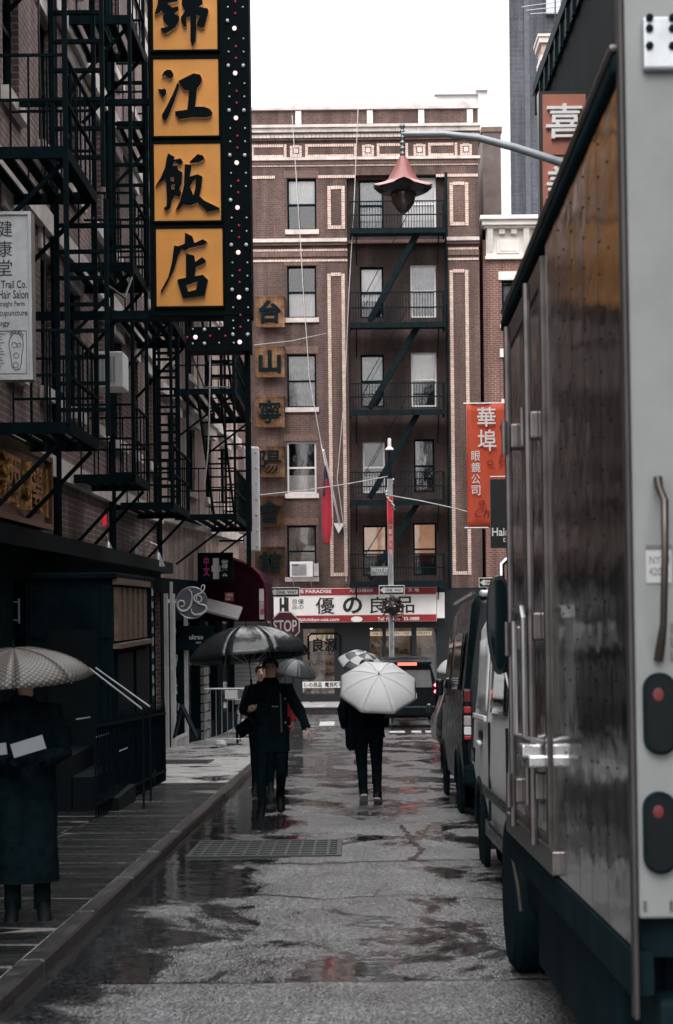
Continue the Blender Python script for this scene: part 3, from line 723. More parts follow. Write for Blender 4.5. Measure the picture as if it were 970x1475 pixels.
# ============================================================ NEIGHBOURS BEYOND
# cream-corniced red brick house to the right of the tenement
T2 = thing('brick_house', 'red brick house with ornate cream cornice right of the brown tenement', 'building', (xr+1.5, YB+.3, zg(YB)+.12)); z2 = WM[T2.name].translation
def cx2(px, py=400): return at(px, py, YB+.3).x - z2.x
def cz2(py): return at(735, py, YB+.3).z - z2.z
h2 = [(cx2(723), cx2(748), cz2(467), cz2(404)), (cx2(724), cx2(749), cz2(575), cz2(515)), (cx2(726), cx2(751), cz2(690), cz2(630)), (cx2(760), cx2(785), cz2(467), cz2(404))]
mb = MB(); facade(mb, cx2(696), cx2(840), 0, cz2(345), h2); mb.build('front_wall', BRICK_RED, T2, world=False, fix=False); shell(T2, cx2(696), cx2(840), 0, cz2(330), 8, BRICK_RED)
for h in h2:
    window(T2, h[0], h[1], h[2], h[3], .14, BLACK, (.0, .9), CURTAIN)
    m2 = MB(); m2.box(h[0]-.12, -.08, h[3]+.01, h[1]+.12, .1, h[3]+.3); m2.build('lintel', CREAM, T2, world=False)
    m2 = MB(); m2.box(h[0]-.08, -.1, h[2]-.14, h[1]+.08, .1, h[2]-.003); m2.build('sill', CREAM, T2, world=False)
a, b = cx2(693), cx2(840)
mb = MB(); mb.box(a-.05, -.62, cz2(321), b, 0, cz2(315)).box(a+.02, -.5, cz2(328), b, 0, cz2(321.2)).box(a+.1, -.36, cz2(331), b, 0, cz2(328.2)); mb.build('cornice', CREAM, T2, world=False, bevel=.02)
mb = MB(); mb.box(a+.18, -.1, cz2(371), b, .05, cz2(331.2)).box(a+.14, -.16, cz2(374), b, 0, cz2(370)); mb.build('frieze', CREAM, T2, world=False)
for px in (706, 758, 810):
    mb = MB(); c = cx2(px); z0_, z1_ = cz2(366), cz2(331.5)
    mb.xf(Matrix()); prof = [(0, z0_), (-.12, z0_+.05), (-.2, z0_+.3), (-.32, z1_-.1), (-.34, z1_), (0, z1_)]
    mb.add([(c-.1, y_, z_) for y_, z_ in prof] + [(c+.1, y_, z_) for y_, z_ in prof], [tuple(range(6)), tuple(range(11, 5, -1))] + [(i, (i+1) % 6, 6+(i+1) % 6, 6+i) for i in range(6)])
    mb.build('console_bracket', CREAM, T2, world=False)
for px in (723, 740, 775, 792):
    mb = MB(); c = cx2(px); mb.box(c-.1, -.3, cz2(339), c+.1, -.02, cz2(332)); mb.build('modillion', STONE, T2, world=False)
mb = MB(); a1, b1 = cx2(716), cx2(748); mb.box(a1, -.14, cz2(366), b1, -.09, cz2(344)); mb.box(a1+.1, -.16, cz2(363), b1-.1, -.12, cz2(347)); mb.build('frieze_panel', CREAM, T2, world=False, bevel=.015)

# set-back party wall between tenement and tower
t = thing('party_wall', 'dark brown rendered wall standing between tenement roof and grey tower', 'wall', at(711, 315, 66))
a, b, c, d = pxbox(696, 190, 722, 330, 66); mb = MB(); mb.box(a, 66, -1.7, b, 72, d); mb.build('wall', mat('brown_render', (.11, .085, .08), .8, var=.4, scale=1.5), t)
m2 = MB(); m2.box(a-.05, 65.95, d, b+.05, 72, d+.18); m2.build('coping', STONE_DK, t)
# grey brick tower
t = thing('tower_block', 'tall slate grey brick tower with pale corner strip rising behind the red house', 'building', at(780, 330, 92))
a, b, _, _ = pxbox(735, 0, 900, 300, 92); mb = MB(); mb.box(a, 92, -1.8, b, 104, 42); w_ = mb.build('wall', BRICK_GREY, t)
a2 = at(729, 150, 92).x; mb = MB(); mb.box(a2, 91.9, -1.8, a-.01, 104, 42); mb.build('corner_strip', mat('pale_render', (.66, .64, .63), .8, var=.1), t)
m2 = MB(); q = at(757, 150, 92).x; m2.box(q-.03, 91.93, 5, q+.25, 91.98, 42); m2.build('chase', mat('chase_grey', (.10, .105, .12), .8), t)
a, b, c, d = pxbox(789, 0, 810, 15, 91); m2 = MB(); m2.box(a, 91.6, d-.5, b, 91.97, d+3); m2.build('vent_box', STEELG, t)
# pale far block
t = thing('far_building', 'pale stone block fading in the rain behind the tenement roof', 'building', at(680, 190, 150))
PALEF = mat('far_stone', (.74, .70, .69), .9, var=.06)  # light stone tone that also carries the rain haze
for px0, px1, py, Y in ((630, 700, 137, 150), (668, 740, 132, 152), (690, 705, 131, 149.6)):
    a, b, c, d = pxbox(px0, py, px1, 300, Y); mb = MB(); mb.box(a, Y, -1.8, b, Y+20, d)
    mb.build('wall', PALEF, t); mb = MB(); mb.box(a-.2, Y-.3, d, b+.2, Y+.5, d+.4); mb.build('cornice', PALEF, t)
    mb = MB()
    for i in range(int((b-a)/.9)): mb.box(a+.3+i*.9, Y-.12, c, a+.55+i*.9, Y-.003, d-.6)
    mb.build('pilaster', PALEF, t)

# ============================================================ LEFT-HAND BUILDINGS
MA = Matrix.Translation((-4.0, 0, 0)) @ Matrix.Rotation(R(90), 4, 'Z')   # local x = world y, local -y = towards street
A = thing('brick_walkup', 'dark brick walk-up with pale stone belt courses along the left pavement', 'building', Matrix.Translation((-4.0, 0, zg(20))) @ Matrix.Rotation(R(90), 4, 'Z'))
za = zg(20)
def lz(z): return z - za
ya0, ya1 = 4.0, 36.5
hol = []
for fl in (3.75, 6.95, 10.15, 13.35):
    x = 6.2
    while x < 35.5:
        hol.append((x, x+1.0, lz(fl+.72), lz(fl+2.5))); x += 2.35
mb = MB(); facade(mb, ya0, ya1, lz(2.4), lz(16.5), hol, depth=.25); mb.build('front_wall', BRICK_LEFT, A, world=False, fix=False)
shell(A, ya0, ya1, lz(-2), lz(16.5), 9, BRICK_LEFT)
for i, h in enumerate(hol):
    far = h[0] > 15
    window(A, h[0], h[1], h[2], h[3], .14, BLACK, (.4, 1) if i % 3 else (0, .8), CURTAIN if i % 2 else BLIND, room=True)
    if h[0] > 17:
        m2 = MB(); m2.box(h[0]-.12, -.10, h[2]-.17, h[1]+.12, .1, h[2]-.003); m2.build('sill', STONE, A, world=False)
        m2 = MB(); m2.box(h[0]-.15, -.04, h[3]+.003, h[1]+.15, .1, h[3]+.26); m2.build('lintel', STONE, A, world=False)
for zc in (3.46, 6.67, 9.88, 13.1):
    x = 15.0
    while x < ya1-.1:
        m2 = MB(); e = min(x+1.9, ya1); m2.box(x+.006, -.10, lz(zc-.14), e-.006, .03, lz(zc+.14)); m2.build('belt_stone', STONE, A, world=False); x += 1.9
# black shopfront storey
mb = MB(); sh = []
x = 6.
while x < 35: sh.append((x, x+2.2, lz(-.9), lz(1.9))); x += 2.9
facade(mb, ya0, ya1, lz(-2), lz(2.4), sh, y=-.02, depth=.25); mb.build('shopfront', SHOPDK, A, world=False, fix=False)
for h in sh:
    f = MB(); f.box(h[0], .12, h[2], h[1], .13, h[3]); f.build('shop_window', GLASSDK, A, world=False)
    m2 = MB(); m2.box((h[0]+h[1])/2-.03, .06, h[2], (h[0]+h[1])/2+.03, .115, h[3]); m2.box(h[0], .06, h[3]-.7, h[1], .114, h[3]-.64); m2.build('mullion', BLACK, A, world=False)
for h in sh:
    if h[0] < 13: continue
    for k in range(5):
        a = h[0]+.1+rnd.random()*1.7; z = h[2]+.8+rnd.random()*1.5; m2 = MB(); m2.box(a, .112, z, a+rnd.uniform(.12, .3), .118, z+rnd.uniform(.15, .4)); m2.build('window_notice', mat('notice_dim', (.10, .115, .12), .7, var=.6, scale=14), A, world=False)
m2 = MB(); m2.box(ya0, -.28, lz(2.28), ya1, -.03, lz(2.5)); m2.build('shop_cornice', BLACK, A, world=False)

# black timber entrance that steps out over the pavement
V = thing('entrance_porch', 'black timber shop entrance with slatted window and poster column stepping onto pavement', 'porch', (-3.4, 23.1, zg(23)+.12))
zf = zg(25.2)
mb = MB(); mb.box(-3.97, 21.2, zf-.1, -2.9, 25.2, 1.92); mb.build('wall', SHOPDK, V)
mb = MB(); mb.box(-3.97, 21.1, 1.922, -2.84, 25.26, 2.0); mb.build('cornice', SHOPDK, V, bevel=.02)
p, q = atX(164, 842, -2.9), atX(209, 920, -2.9)
WOODP = mat('weathered_oak', (.13, .085, .06), .6, var=.5, scale=9)
y0_, y1_ = p.y, min(q.y, 24.9)
for k in range(6):
    a = y0_ + (y1_-y0_)*k/6; b = y0_+(y1_-y0_)*(k+.62)/6
    m2 = MB(); m2.box(-2.898, a, q.z+.03, -2.85, b, p.z-.03); m2.build('window_slat', WOODP, V)
m2 = MB(); m2.box(-2.898, y0_-.1, p.z, -2.82, y1_+.05, p.z+.08).box(-2.898, y0_-.1, q.z-.06, -2.80, y1_+.05, q.z); m2.build('window_frame', WOODP, V)
m2 = MB(); m2.box(-2.898, 24.93, .2, -2.86, 25.19, 1.95); pc = m2.build('poster_column', BLACK, V)
mb = MB()
for k in range(9): 
    zz = .3 + k*.18
    for j in range(4): mb.box(-2.859, 24.955+j*.055, zz, -2.855, 24.955+j*.055+rnd.uniform(.02, .045), zz+rnd.uniform(.05, .13))
mb.build('poster_print', mat('poster_grey', (.42, .45, .47), .6), pc, kind='stuff')
for x0_, x1_ in ((-3.93, -3.74), (-3.06, -2.93)):
    for z0_, z1_ in ((zf+.15, .1), (.2, 1.1), (1.2, 1.85)):
        m2 = MB(); m2.box(x0_, 21.175, z0_, x1_, 21.199, z1_); m2.build('panel_moulding', BLACK, V, bevel=.01)
for y0q in (21.4, 23.2):
    m2 = MB(); m2.box(-2.899, y0q, zf+.15, -2.87, y0q+1.5, 1.0); m2.build('panel_moulding', BLACK, V, bevel=.012)
m2 = MB(); m2.box(-3.7, 21.17, zf+.1, -3.1, 21.195, 1.3); m2.build('door', mat('porch_door', (.0035, .008, .010), .5, spec=.1), V)

# stoop with steps and pale hand rails
S = thing('entrance_stoop', 'dark steps with two pale sloping handrails in front of the black entrance', 'steps', (-3.2, 20.3, zg(20)+.12))
for k in range(5):
    m2 = MB(); xx = -3.95 + k*.26; m2.box(xx, 19.6, zg(20)-.02, xx+.27, 21.15, .38-k*.24+.0); m2.build('step', mat('step_stone', (.004, .008, .010), .7, var=.3, spec=.1), S)
RAILP = mat('worn_rail', (.34, .36, .38), .35, .5, var=.2)
m2 = MB(); m2.tube([at(128, 962, 20.0), at(206, 1022, 20.0)], .012, 6); m2.build('hand_rail', RAILP, S)
m2 = MB(); m2.tube([at(138, 962, 21.1), at(216, 1018, 21.1)], .012, 6); m2.build('hand_rail', RAILP, S)
m2 = MB()
for Yr, pa, pb in ((20.0, 150, 206), (21.1, 158, 216)):
    for px, py in ((pa, 979), (pb, 1019)): p = at(px, py, Yr); m2 = MB(); m2.tube([p, (p.x, p.y, zg(Yr)+.07)], .014, 6); m2.build('rail_post', BLACK, S)
for k, (pa, pb) in enumerate((((110, 1036), (130, 1033)), ((138, 1062), (158, 1056)), ((172, 1082), (184, 1077)))):
    p, q = at(*pa, 19.57), at(*pb, 19.57); m2 = MB(); m2.bar(p, q, .02, .015); m2.build('step_nosing', RAILP, S)

t = thing('area_railing', 'black iron railing along the pavement in front of the black entrance', 'railing', (-2.72, 22, zg(22)+.08))
for h in (.98, .15):
    mb = MB(); mb.bar((-2.72, 18.4, zg(18.4)+.08+h), (-2.72, 25.3, zg(25.3)+.08+h), .03, .03); mb.build('rail', IRON, t)
for k in range(38):
    y = 18.4+k*.186; mb = MB(); mb.tube([(-2.72, y, zg(y)+.08), (-2.72, y, zg(y)+1.12), (-2.72, y, zg(y)+1.2)], [.011, .011, .002], 5); mb.build('baluster', IRON, t)
for lab, yy in (('rusty drainpipe on the left wall beside the second fire escape', 23.2), ('rusty drainpipe on the left wall behind the third fire escape ladder', 28.6), ('drainpipe at the far end of the dark brick wall', 35.6)):
    t = thing('drainpipe', lab, 'drainpipe', (-3.9, yy, 2.5)); mb = MB(); mb.tube([(-3.9, yy, 2.5), (-3.9, yy, 15.8)], .06, 8); mb.build('pipe', IRON, t)
    for z in (4.4, 7.6, 10.8): mb = MB(); mb.box(-3.99, yy-.09, z, -3.83, yy+.09, z+.06); mb.build('clip', IRON, t)
# tan brick house at the corner, its front at a slight slant
pA, pB = Vector((-4.0, 36.5, 0)), Vector((-3.15, 49.3, 0))
ang = math.atan2(pB.y-pA.y, pB.x-pA.x); MBM = Matrix.Translation((pA.x, pA.y, zg(40))) @ Matrix.Rotation(ang, 4, 'Z')
B = thing('corner_house', 'tan brick corner house with stone trim behind the far left fire escapes', 'building', MBM)
LB = (pB-pA).length; zB = zg(40)
hol = []
for fl in (3.6, 6.3, 9.2, 12.1):
    for x in (1.2, 3.9, 6.6, 9.3): hol.append((x, x+1.05, fl+.7-zB, fl+2.2-zB))
mb = MB(); facade(mb, 0, LB, 2.2-zB, 16-zB, hol); mb.build('front_wall', BRICK_TAN, B, world=False, fix=False); shell(B, 0, LB, -1, 16-zB, 8, BRICK_TAN)
for i, h in enumerate(hol):
    window(B, *h, .12, BLACK, (.3, 1) if i % 2 else (.0, .5), BLIND if i % 3 else CURTAIN)
    m2 = MB(); m2.box(h[0]-.1, -.08, h[2]-.15, h[1]+.1, .1, h[2]-.003); m2.build('sill', STONE, B, world=False)
    m2 = MB(); m2.box(h[0]-.14, -.13, h[3]+.003, h[1]+.14, .1, h[3]+.28); m2.box(h[0]-.2, -.2, h[3]+.282, h[1]+.2, .1, h[3]+.36); m2.build('lintel', STONE, B, world=False)
for zc in (3.4, 6.1, 9.0, 11.9):
    for k in range(6):
        m2 = MB(); m2.box(LB*k/6+.004, -.12, zc-zB, LB*(k+1)/6-.004, .02, zc+.22-zB); m2.build('belt_stone', STONE, B, world=False)
sh = [(1.35, 2.9, .3, 2.9), (3.6, 5.2, .3, 2.9), (6.2, 8.2, .3, 2.9), (9.2, 11.6, .3, 2.9)]
mb = MB(); facade(mb, 0, LB, -1, 2.2-zB, sh, y=-.02); mb.build('shopfront', SHOPDK, B, world=False, fix=False)
for h in sh:
    m2 = MB(); m2.box(h[0], .1, h[2], h[1], .11, h[3]); m2.build('shop_window', GLASSDK, B, world=False)
# white-framed display window of the first shop
m2 = MB()
for a in (.35, 1.25, 2.95): m2.box(a-.045, -.10, -.25, a+.045, -.02, 3.5)
m2.box(.4, -.09, 3.3, 2.9, -.025, 3.38).box(1.3, -.09, .3, 2.9, -.025, .36); m2.build('display_frame', mat('shop_white', (.6, .6, .59), .5, var=.15), B, world=False)
m2 = MB()
m2.box(1.3, -.07, -.2, 2.9, -.026, .295); m2.build('stall_riser', mat('riser_grey', (.42, .42, .42), .6), B, world=False)
m2 = MB()
for k in range(26): 
    a = 1.42+rnd.random()*1.35; z = .5+rnd.random()*2.3; m2.box(a, .06, z, a+rnd.uniform(.03, .14), .09, z+rnd.uniform(.04, .2))
m2.build('display_goods', mat('display_grey', (.35, .36, .37), .6, var=.5, scale=20), B, world=False)
# stacked stone pier
m2 = MB()
for k in range(13):
    x = 5.3
    while x < 6.1: 
        l = rnd.uniform(.12, .28); m2.box(x, -.10-rnd.uniform(0, .03), -.2+k*.22, min(x+l-.02, 6.12), -.021, .0+k*.22-.02); x += l
m2.build('stone_pier', mat('rubble_stone', (.30, .29, .28), .7, var=.5, scale=7, bump=.3), B, world=False, kind='stuff')

# ============================================================ RIGHT-HAND BUILDING (dark, above the truck)
MR = Matrix.Translation((5.2, 0, zg(20))) @ Matrix.Rotation(R(-90), 4, 'Z')
Rt = thing('dark_tenement', 'near black building with projecting cornice looming above the truck', 'building', MR)
zr_ = zg(20)
hol = []
for fl in (4, 7.2, 10.4):
    x = -44.
    while x < -4: hol.append((x, x+1.1, fl-zr_, fl+1.9-zr_)); x += 2.7
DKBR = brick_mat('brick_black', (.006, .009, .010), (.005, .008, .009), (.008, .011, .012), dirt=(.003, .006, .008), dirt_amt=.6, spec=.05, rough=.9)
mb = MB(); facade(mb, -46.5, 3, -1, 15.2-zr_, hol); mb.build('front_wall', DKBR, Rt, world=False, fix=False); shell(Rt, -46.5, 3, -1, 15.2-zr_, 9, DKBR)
for h in hol:
    m2 = MB(); m2.box(h[0], .12, h[2], h[1], .13, h[3]); m2.build('window', GLASSDK, Rt, world=False)
    m2 = MB(); m2.box(h[0]-.1, -.1, h[2]-.15, h[1]+.1, .05, h[2]-.003); m2.build('sill', STONE_DK, Rt, world=False)
mb = MB(); mb.box(-46.6, -.16, 15.2-zr_, 3, .3, 15.5-zr_); mb.box(-46.55, -.08, 14.7-zr_, 3, -.001, 15.19-zr_); mb.build('cornice', BLACK, Rt, world=False)
for k in range(18):
    mb = MB(); x = -46.3+k*1.1; mb.box(x, -.15, 14.6-zr_, x+.2, -.081, 15.15-zr_); mb.build('cornice_bracket', BLACK, Rt, world=False)
# roofline chimney and aerial
t = thing('chimney_stack', 'tan stone chimney with moulded cap beside the dark cornice', 'chimney', at(792, 120, 50))
a, b, c, d = pxbox(781, 62, 800, 128, 50); mb = MB(); mb.box(a, 50, 4, b, 51, d); mb.build('shaft', BRICK_TAN, t)
m2 = MB(); m2.box(a-.08, 49.92, d, b+.08, 51.08, d+.16).box(a-.04, 49.96, d-.5, b+.04, 51.04, d-.35).box(a-.12, 49.88, d+.161, b+.12, 51.12, d+.24); m2.build('cap', STONE, t)
t = thing('roof_aerial', 'thin television aerial with bare rods above the chimney', 'aerial', at(800, 62, 50.5))
mb = MB(); p = at(800, 70, 50.5); q = at(800, -40, 50.5); mb.tube([p, q], .02, 6); mb.build('mast', CABLEDK, t)
for k, py in enumerate((2, 10, 18, -10)):
    p, q = at(752+k*6, py+8-k*3, 50.5), at(822, py-2, 50.5); m2 = MB(); m2.tube([p, q], .012, 5); m2.build('rod', STEELG, t)

# ============================================================ LEFT FIRE ESCAPES
def side_escape(label, Y0, Y1, xo, xw, floors, ladder, group='fire escapes on the left-hand walls', ladw=.5, rail=1.0, zlo=None, stair=True, m=None):
    m = m or IRON
    t = thing('fire_escape', label, 'fire escape', ((xo+xw)/2, (Y0+Y1)/2, floors[0]), group)
    for z in floors:
        n = 5
        for k in range(n):
            xx = xw + (xo-xw)*(k+.5)/n; w = abs(xo-xw)/n*.30
            mb = MB(); mb.box(xx-w, Y0, z-.03, xx+w, Y1, z); mb.build('platform_slat', m, t)
        mb = MB()
        mb.box(xo-.025, Y0, z-.11, xo+.025, Y1, z+.02)
        for yy in (Y0, Y1): mb.box(xw, yy-.025, z-.11, xo-.026, yy+.025, z+.015)
        mb.build('platform_beam', m, t)
        mb = MB()
        for h in (rail, rail*.52):
            mb.box(xo-.02, Y0, z+h-.018, xo+.016, Y1, z+h+.014)
            for yy in (Y0, Y1): mb.box(xw, yy-.014, z+h-.016, xo-.021, yy+.014, z+h+.014)
        mb.build('hand_rail', m, t)
        mb = MB(); n = int((Y1-Y0)/.34)
        for k in range(n+1):
            yy = Y0+(Y1-Y0)*k/n; mb.box(xo-.01, yy-.01, z, xo+.01, yy+.01, z+rail)
        for yy in (Y0, Y1):
            for k in range(1, 5):
                xx = xw+(xo-xw)*k/5; mb.box(xx-.01, yy-.01, z, xx+.01, yy+.01, z+rail)
        mb.build('baluster', m, t, kind='stuff')
        for yy in (Y0+.15, Y1-.05):
            mb = MB(); mb.bar((xo-.06, yy, z-.12), (xw, yy, z-1.05), .045, .045, (0, 1, 0)); mb.build('brace', m, t)
    for yy in (Y0, Y1):
        mb = MB(); mb.box(xo-.026, yy-.026, floors[0], xo+.026, yy+.026, floors[-1]+rail); mb.build('post', m, t)
    # ladders / open stairs between floors
    for (yl, xa, za_, zb_) in ladder:
        mb = MB(); mb.box(xa-.025, yl-.03, za_, xa+.025, yl+.03, zb_).box(xa+ladw-.025, yl-.03, za_, xa+ladw+.025, yl+.03, zb_)
        l = mb.build('ladder', m, t)
        n = int((zb_-za_)/.34)
        for k in range(1, n+1):
            zz = za_+(zb_-za_)*k/(n+1); mb = MB(); mb.box(xa+.026, yl-.03, zz-.022, xa+ladw-.026, yl+.03, zz+.022); mb.build('rung', m, l)
    if stair:
        for z0, z1 in zip(floors[:-1], floors[1:]):
            p, q = Vector((xo-.35, Y0+.7, z1)), Vector((xo-.35, Y1-.5, z0)); mb = MB()
            mb.bar(p, q, .04, .16); mb.bar(p+Vector((-.5, 0, 0)), q+Vector((-.5, 0, 0)), .04, .16); s = mb.build('stair', m, t)
            for k in range(1, 10):
                c = p.lerp(q, k/10); mb = MB(); mb.box(c.x-.48, c.y-.08, c.z-.015, c.x-.02, c.y+.08, c.z+.015); mb.build('tread', m, s)
    return t
side_escape('nearest black iron fire escape with wide shadowy platforms above the gold lettered sign', 18.6, 20.7, -3.0, -3.98, (3.55, 6.5, 9.75, 12.9),
            [(20.3, -3.42, 6.5, 12.6), (20.5, -3.42, 3.6, 6.4)], ladw=.58, stair=False)
side_escape('second black fire escape just left of the tall yellow restaurant sign', 24.6, 26.3, -3.05, -3.98, (3.45, 6.45, 9.95, 12.9), [(26.2, -3.5, 6.4, 9.8)], stair=False)
side_escape('third black fire escape with long ladder seen beneath the yellow restaurant sign', 29.6, 32.6, -3.02, -3.98, (3.35, 6.55, 9.85), [(31.0, -3.45, 3.4, 8.6), (32.4, -3.62, 3.3, 9.0)], ladw=.42, stair=False)
side_escape('farthest lacy fire escape on the tan corner house with a hanging ladder', 37.3, 43.2, -2.45, -3.75, (3.55, 6.25, 8.9), [(43.0, -3.05, 3.6, 8.6), (40.5, -3.2, 6.3, 10.0)], ladw=.52, stair=True)
for lab, pts in (('black cable looping under the nearest fire escape platform', [(-3.0, 20.6, 6.2), (-3.1, 22, 5.7), (-3.0, 23.4, 5.75), (-3.05, 24.7, 6.3)]),
                 ('black cable slung between the second and third fire escapes', [(-3.05, 26.3, 9.6), (-3.2, 28, 8.9), (-3.05, 29.6, 9.5)]),
                 ('thin black cable climbing the left wall beside the ladders', [(-3.93, 22.4, 2.6), (-3.93, 22.6, 6.0), (-3.93, 22.3, 9.0), (-3.93, 22.7, 14.0)]),
                 ('black cable crossing from third fire escape to corner house', [(-3.0, 32.6, 6.5), (-2.9, 35, 6.0), (-2.5, 37.3, 6.3)])):
    t = thing('wall_cable', lab, 'cable', pts[0]); mb = MB(); mb.tube(pts, .016, 5); mb.build('cable', CABLEDK, t)
# conduit and window unit on the left walls
t = thing('window_unit', 'boxy white window air conditioner above the striped ladder on the left wall', 'air conditioner', (-3.85, 27.5, 5.75))
p = at(228, 535, 27.3); mb = MB(); mb.box(-3.99, 27.0, p.z-.28, -3.5, 27.7, p.z+.28); mb.build('case', WHITEP, t, bevel=.02)
for k in range(6): mb = MB(); mb.box(-3.95+.06*k, 26.985, p.z-.2, -3.915+.06*k, 26.999, p.z+.2); mb.build('louvre', STEELG, t)
t = thing('wall_conduit', 'thin pale cable drooping down beside the far left fire escape', 'cable', at(303, 520, 36))
mb = MB(); mb.tube([at(303, 500, 36), at(302, 600, 36), at(300, 650, 36), at(295, 700, 36)], .014, 6); mb.build('cable', CABLE, t)

# ============================================================ SIGNS ON THE LEFT
# tall yellow restaurant sign
YY = 20.6; kY = YY / F
t = thing('restaurant_sign', 'tall black projecting sign with four yellow panels and rows of bulbs', 'restaurant sign', at(290, 500, YY))
GOLDP = mat('yellow_panel', (.66, .27, .035), .42, var=.16, scale=1.4, bump=.05)
def yl(px, py=250): 
    p = at(px, py, YY); return p.x, p.z
a0, _ = yl(215, 250); a1, _ = yl(361, 250); _, zb0 = yl(290, 455); ztop = at(290, -260, YY).z
SGNB = mat('sign_black', (.0018, .005, .0065), .65, var=.4, spec=.05)
mb = MB(); mb.box(a0, YY, zb0, a1, YY+.42, ztop); mb.build('sign_box', SGNB, t, bevel=.01)
b0, zl0 = yl(268, 505); _, zl1 = yl(268, 471)
xrt = yl(361, 480)[0]
mb = MB(); mb.box(b0, YY+.001, zl0, xrt, YY+.42, zl1); x320 = yl(322, 460)[0]; mb.box(x320, YY+.002, zl1, xrt, YY+.42, zb0-.001); mb.build('bulb_arm', SGNB, t)
mb = MB(); mb.bar((xrt-.06, YY+.25, zl0), (xrt-.06, YY+.25, at(360, 815, YY).z), .055, .055); mb.build('support_pole', SGNB, t)
mb = MB(); mb.bar((-4.0, YY+.2, zb0+.05), (a0, YY+.2, zb0+.05), .07, .1); mb.bar((-4.0, YY+.2, zb0+2.6), (a0, YY+.2, zb0+2.6), .07, .07); mb.build('wall_bracket', IRON, t)
panels = [((220, -40), (314, 72)), ((221, 86), (316, 196)), ((222, 208), (319, 318)), ((225, 330), (322, 441))]
z1k, z2k = 170/970, 170/784
def Z1(pts): return [(200+x*z1k, y*z1k) for x, y in pts]
def Z2(pts): return [(200+x*z2k, 200+y*z2k) for x, y in pts]
glyphs = [
 [(Z1([(250,-100),(300,-60),(330,0),(325,30),(240,45),(280,80),(330,70),(335,100),(300,130),(340,150),(335,190),(310,240),(225,295),(190,270),(185,250),(250,235),(215,200),(205,170),(215,130),(190,105),(160,135),(135,132),(160,60),(170,-40)]), []),
  (Z1([(360,-100),(520,-100),(530,50),(500,75),(570,85),(580,110),(545,240),(520,248),(480,225),(490,190),(510,150),(480,140),(475,350),(445,398),(430,350),(430,150),(395,160),(400,230),(380,240),(355,200),(350,160),(385,110),(360,60)]), [Z1([(420,-20),(470,-20),(468,10),(425,15)])])],
 [(Z1([(195,640),(215,605),(240,588),(272,592),(292,625),(288,645),(272,662),(245,655),(225,633)]), []),
  (Z1([(165,745),(195,750),(222,742),(234,765),(230,790),(203,826),(195,800),(178,775)]), []),
  (Z1([(325,690),(340,720),(295,860),(245,985),(228,1010),(200,985),(195,960),(230,900),(290,780)]), []),
  (Z1([(330,680),(455,618),(510,628),(527,670),(510,710),(485,740),(470,890),(545,892),(590,910),(610,940),(600,968),(560,980),(450,978),(340,995),(310,965),(302,930),(405,915),(420,758),(380,755),(350,720)]), [])],
 [(Z2([(200,105),(245,132),(240,148),(285,140),(298,165),(285,187),(262,178),(245,160),(230,190),(262,190),(265,215),(295,235),(290,300),(275,345),(288,370),(275,395),(245,388),(225,420),(215,470),(190,490),(170,470),(190,455),(192,400),(185,280),(165,290),(115,325),(150,270),(180,200),(190,140)]), [Z2([(215,268),(240,264),(238,294),(218,290)]), Z2([(222,320),(243,312),(240,345),(222,345)])]),
  (Z2([(340,165),(395,112),(430,120),(442,145),(400,168),(350,172)]), []),
  (Z2([(310,178),(355,185),(345,260),(395,245),(428,260),(420,330),(408,390),(440,420),(540,468),(540,480),(460,495),(395,432),(350,450),(300,448),(270,480),(250,482),(280,420),(305,320)]), [Z2([(345,330),(365,290),(385,275),(380,340),(368,385)])])],
 [(Z2([(312,632),(360,655),(375,700),(430,675),(458,692),(440,712),(340,735),(315,750),(290,740),(265,790),(240,880),(190,980),(160,1025),(148,1022),(200,930),(225,830),(240,715),(265,722),(310,705)]), []),
  (Z2([(318,768),(375,785),(380,825),(425,793),(450,815),(445,835),(385,860),(378,920),(430,910),(465,945),(450,1010),(445,1050),(310,1068),(295,1060),(260,945),(275,938),(318,930)]), [Z2([(320,982),(395,955),(385,1010),(335,1022)])])]]
RIM = mat('letter_edge', (.70, .66, .6), .35, var=.1)
for (pa, pb), gl in zip(panels, glyphs):
    xa, zt_ = yl(*pa); xb, zb_ = yl(*pb)
    mb = MB(); mb.box(xa, YY-.02, zb_, xb, YY+.01, zt_); pn = mb.build('panel', GOLDP, t, bevel=.006)
    mb = MB(); e = .022
    mb.box(xa-e, YY-.035, zt_+.002, xb+e, YY+.01, zt_+e+.01).box(xa-e, YY-.035, zb_-e, xb+e, YY+.01, zb_-.002)
    mb.box(xa-e, YY-.034, zb_, xa-.002, YY+.01, zt_).box(xb+.002, YY-.034, zb_, xb+e, YY+.01, zt_); mb.build('panel_frame', SGNB, t)
    for poly, hs in gl:
        mb = MB(); mb.side = 1
        mb.prism([yl(*p) for p in poly], YY-.075, YY-.019, [[yl(*p) for p in h] for h in hs]); mb.build('brush_stroke', [SGNB, RIM], pn)
BULBW = mat('bulb_white', (.62, .66, .70), .25, var=.15); BULBR = mat('bulb_red', (.30, .015, .03), .3, var=.2, emit=(1, .05, .12), estr=.12)
BULBP = mat('bulb_lit', (.9, .7, .7), .3, emit=(1, .62, .6), estr=.85)
def bulb(px, py, r, m):
    p = at(px, py, YY); mb = MB(); mb.ball((p.x, YY-r*.7, p.z), r, 8, 5); mb.build('bulb', m, t, smooth=True)
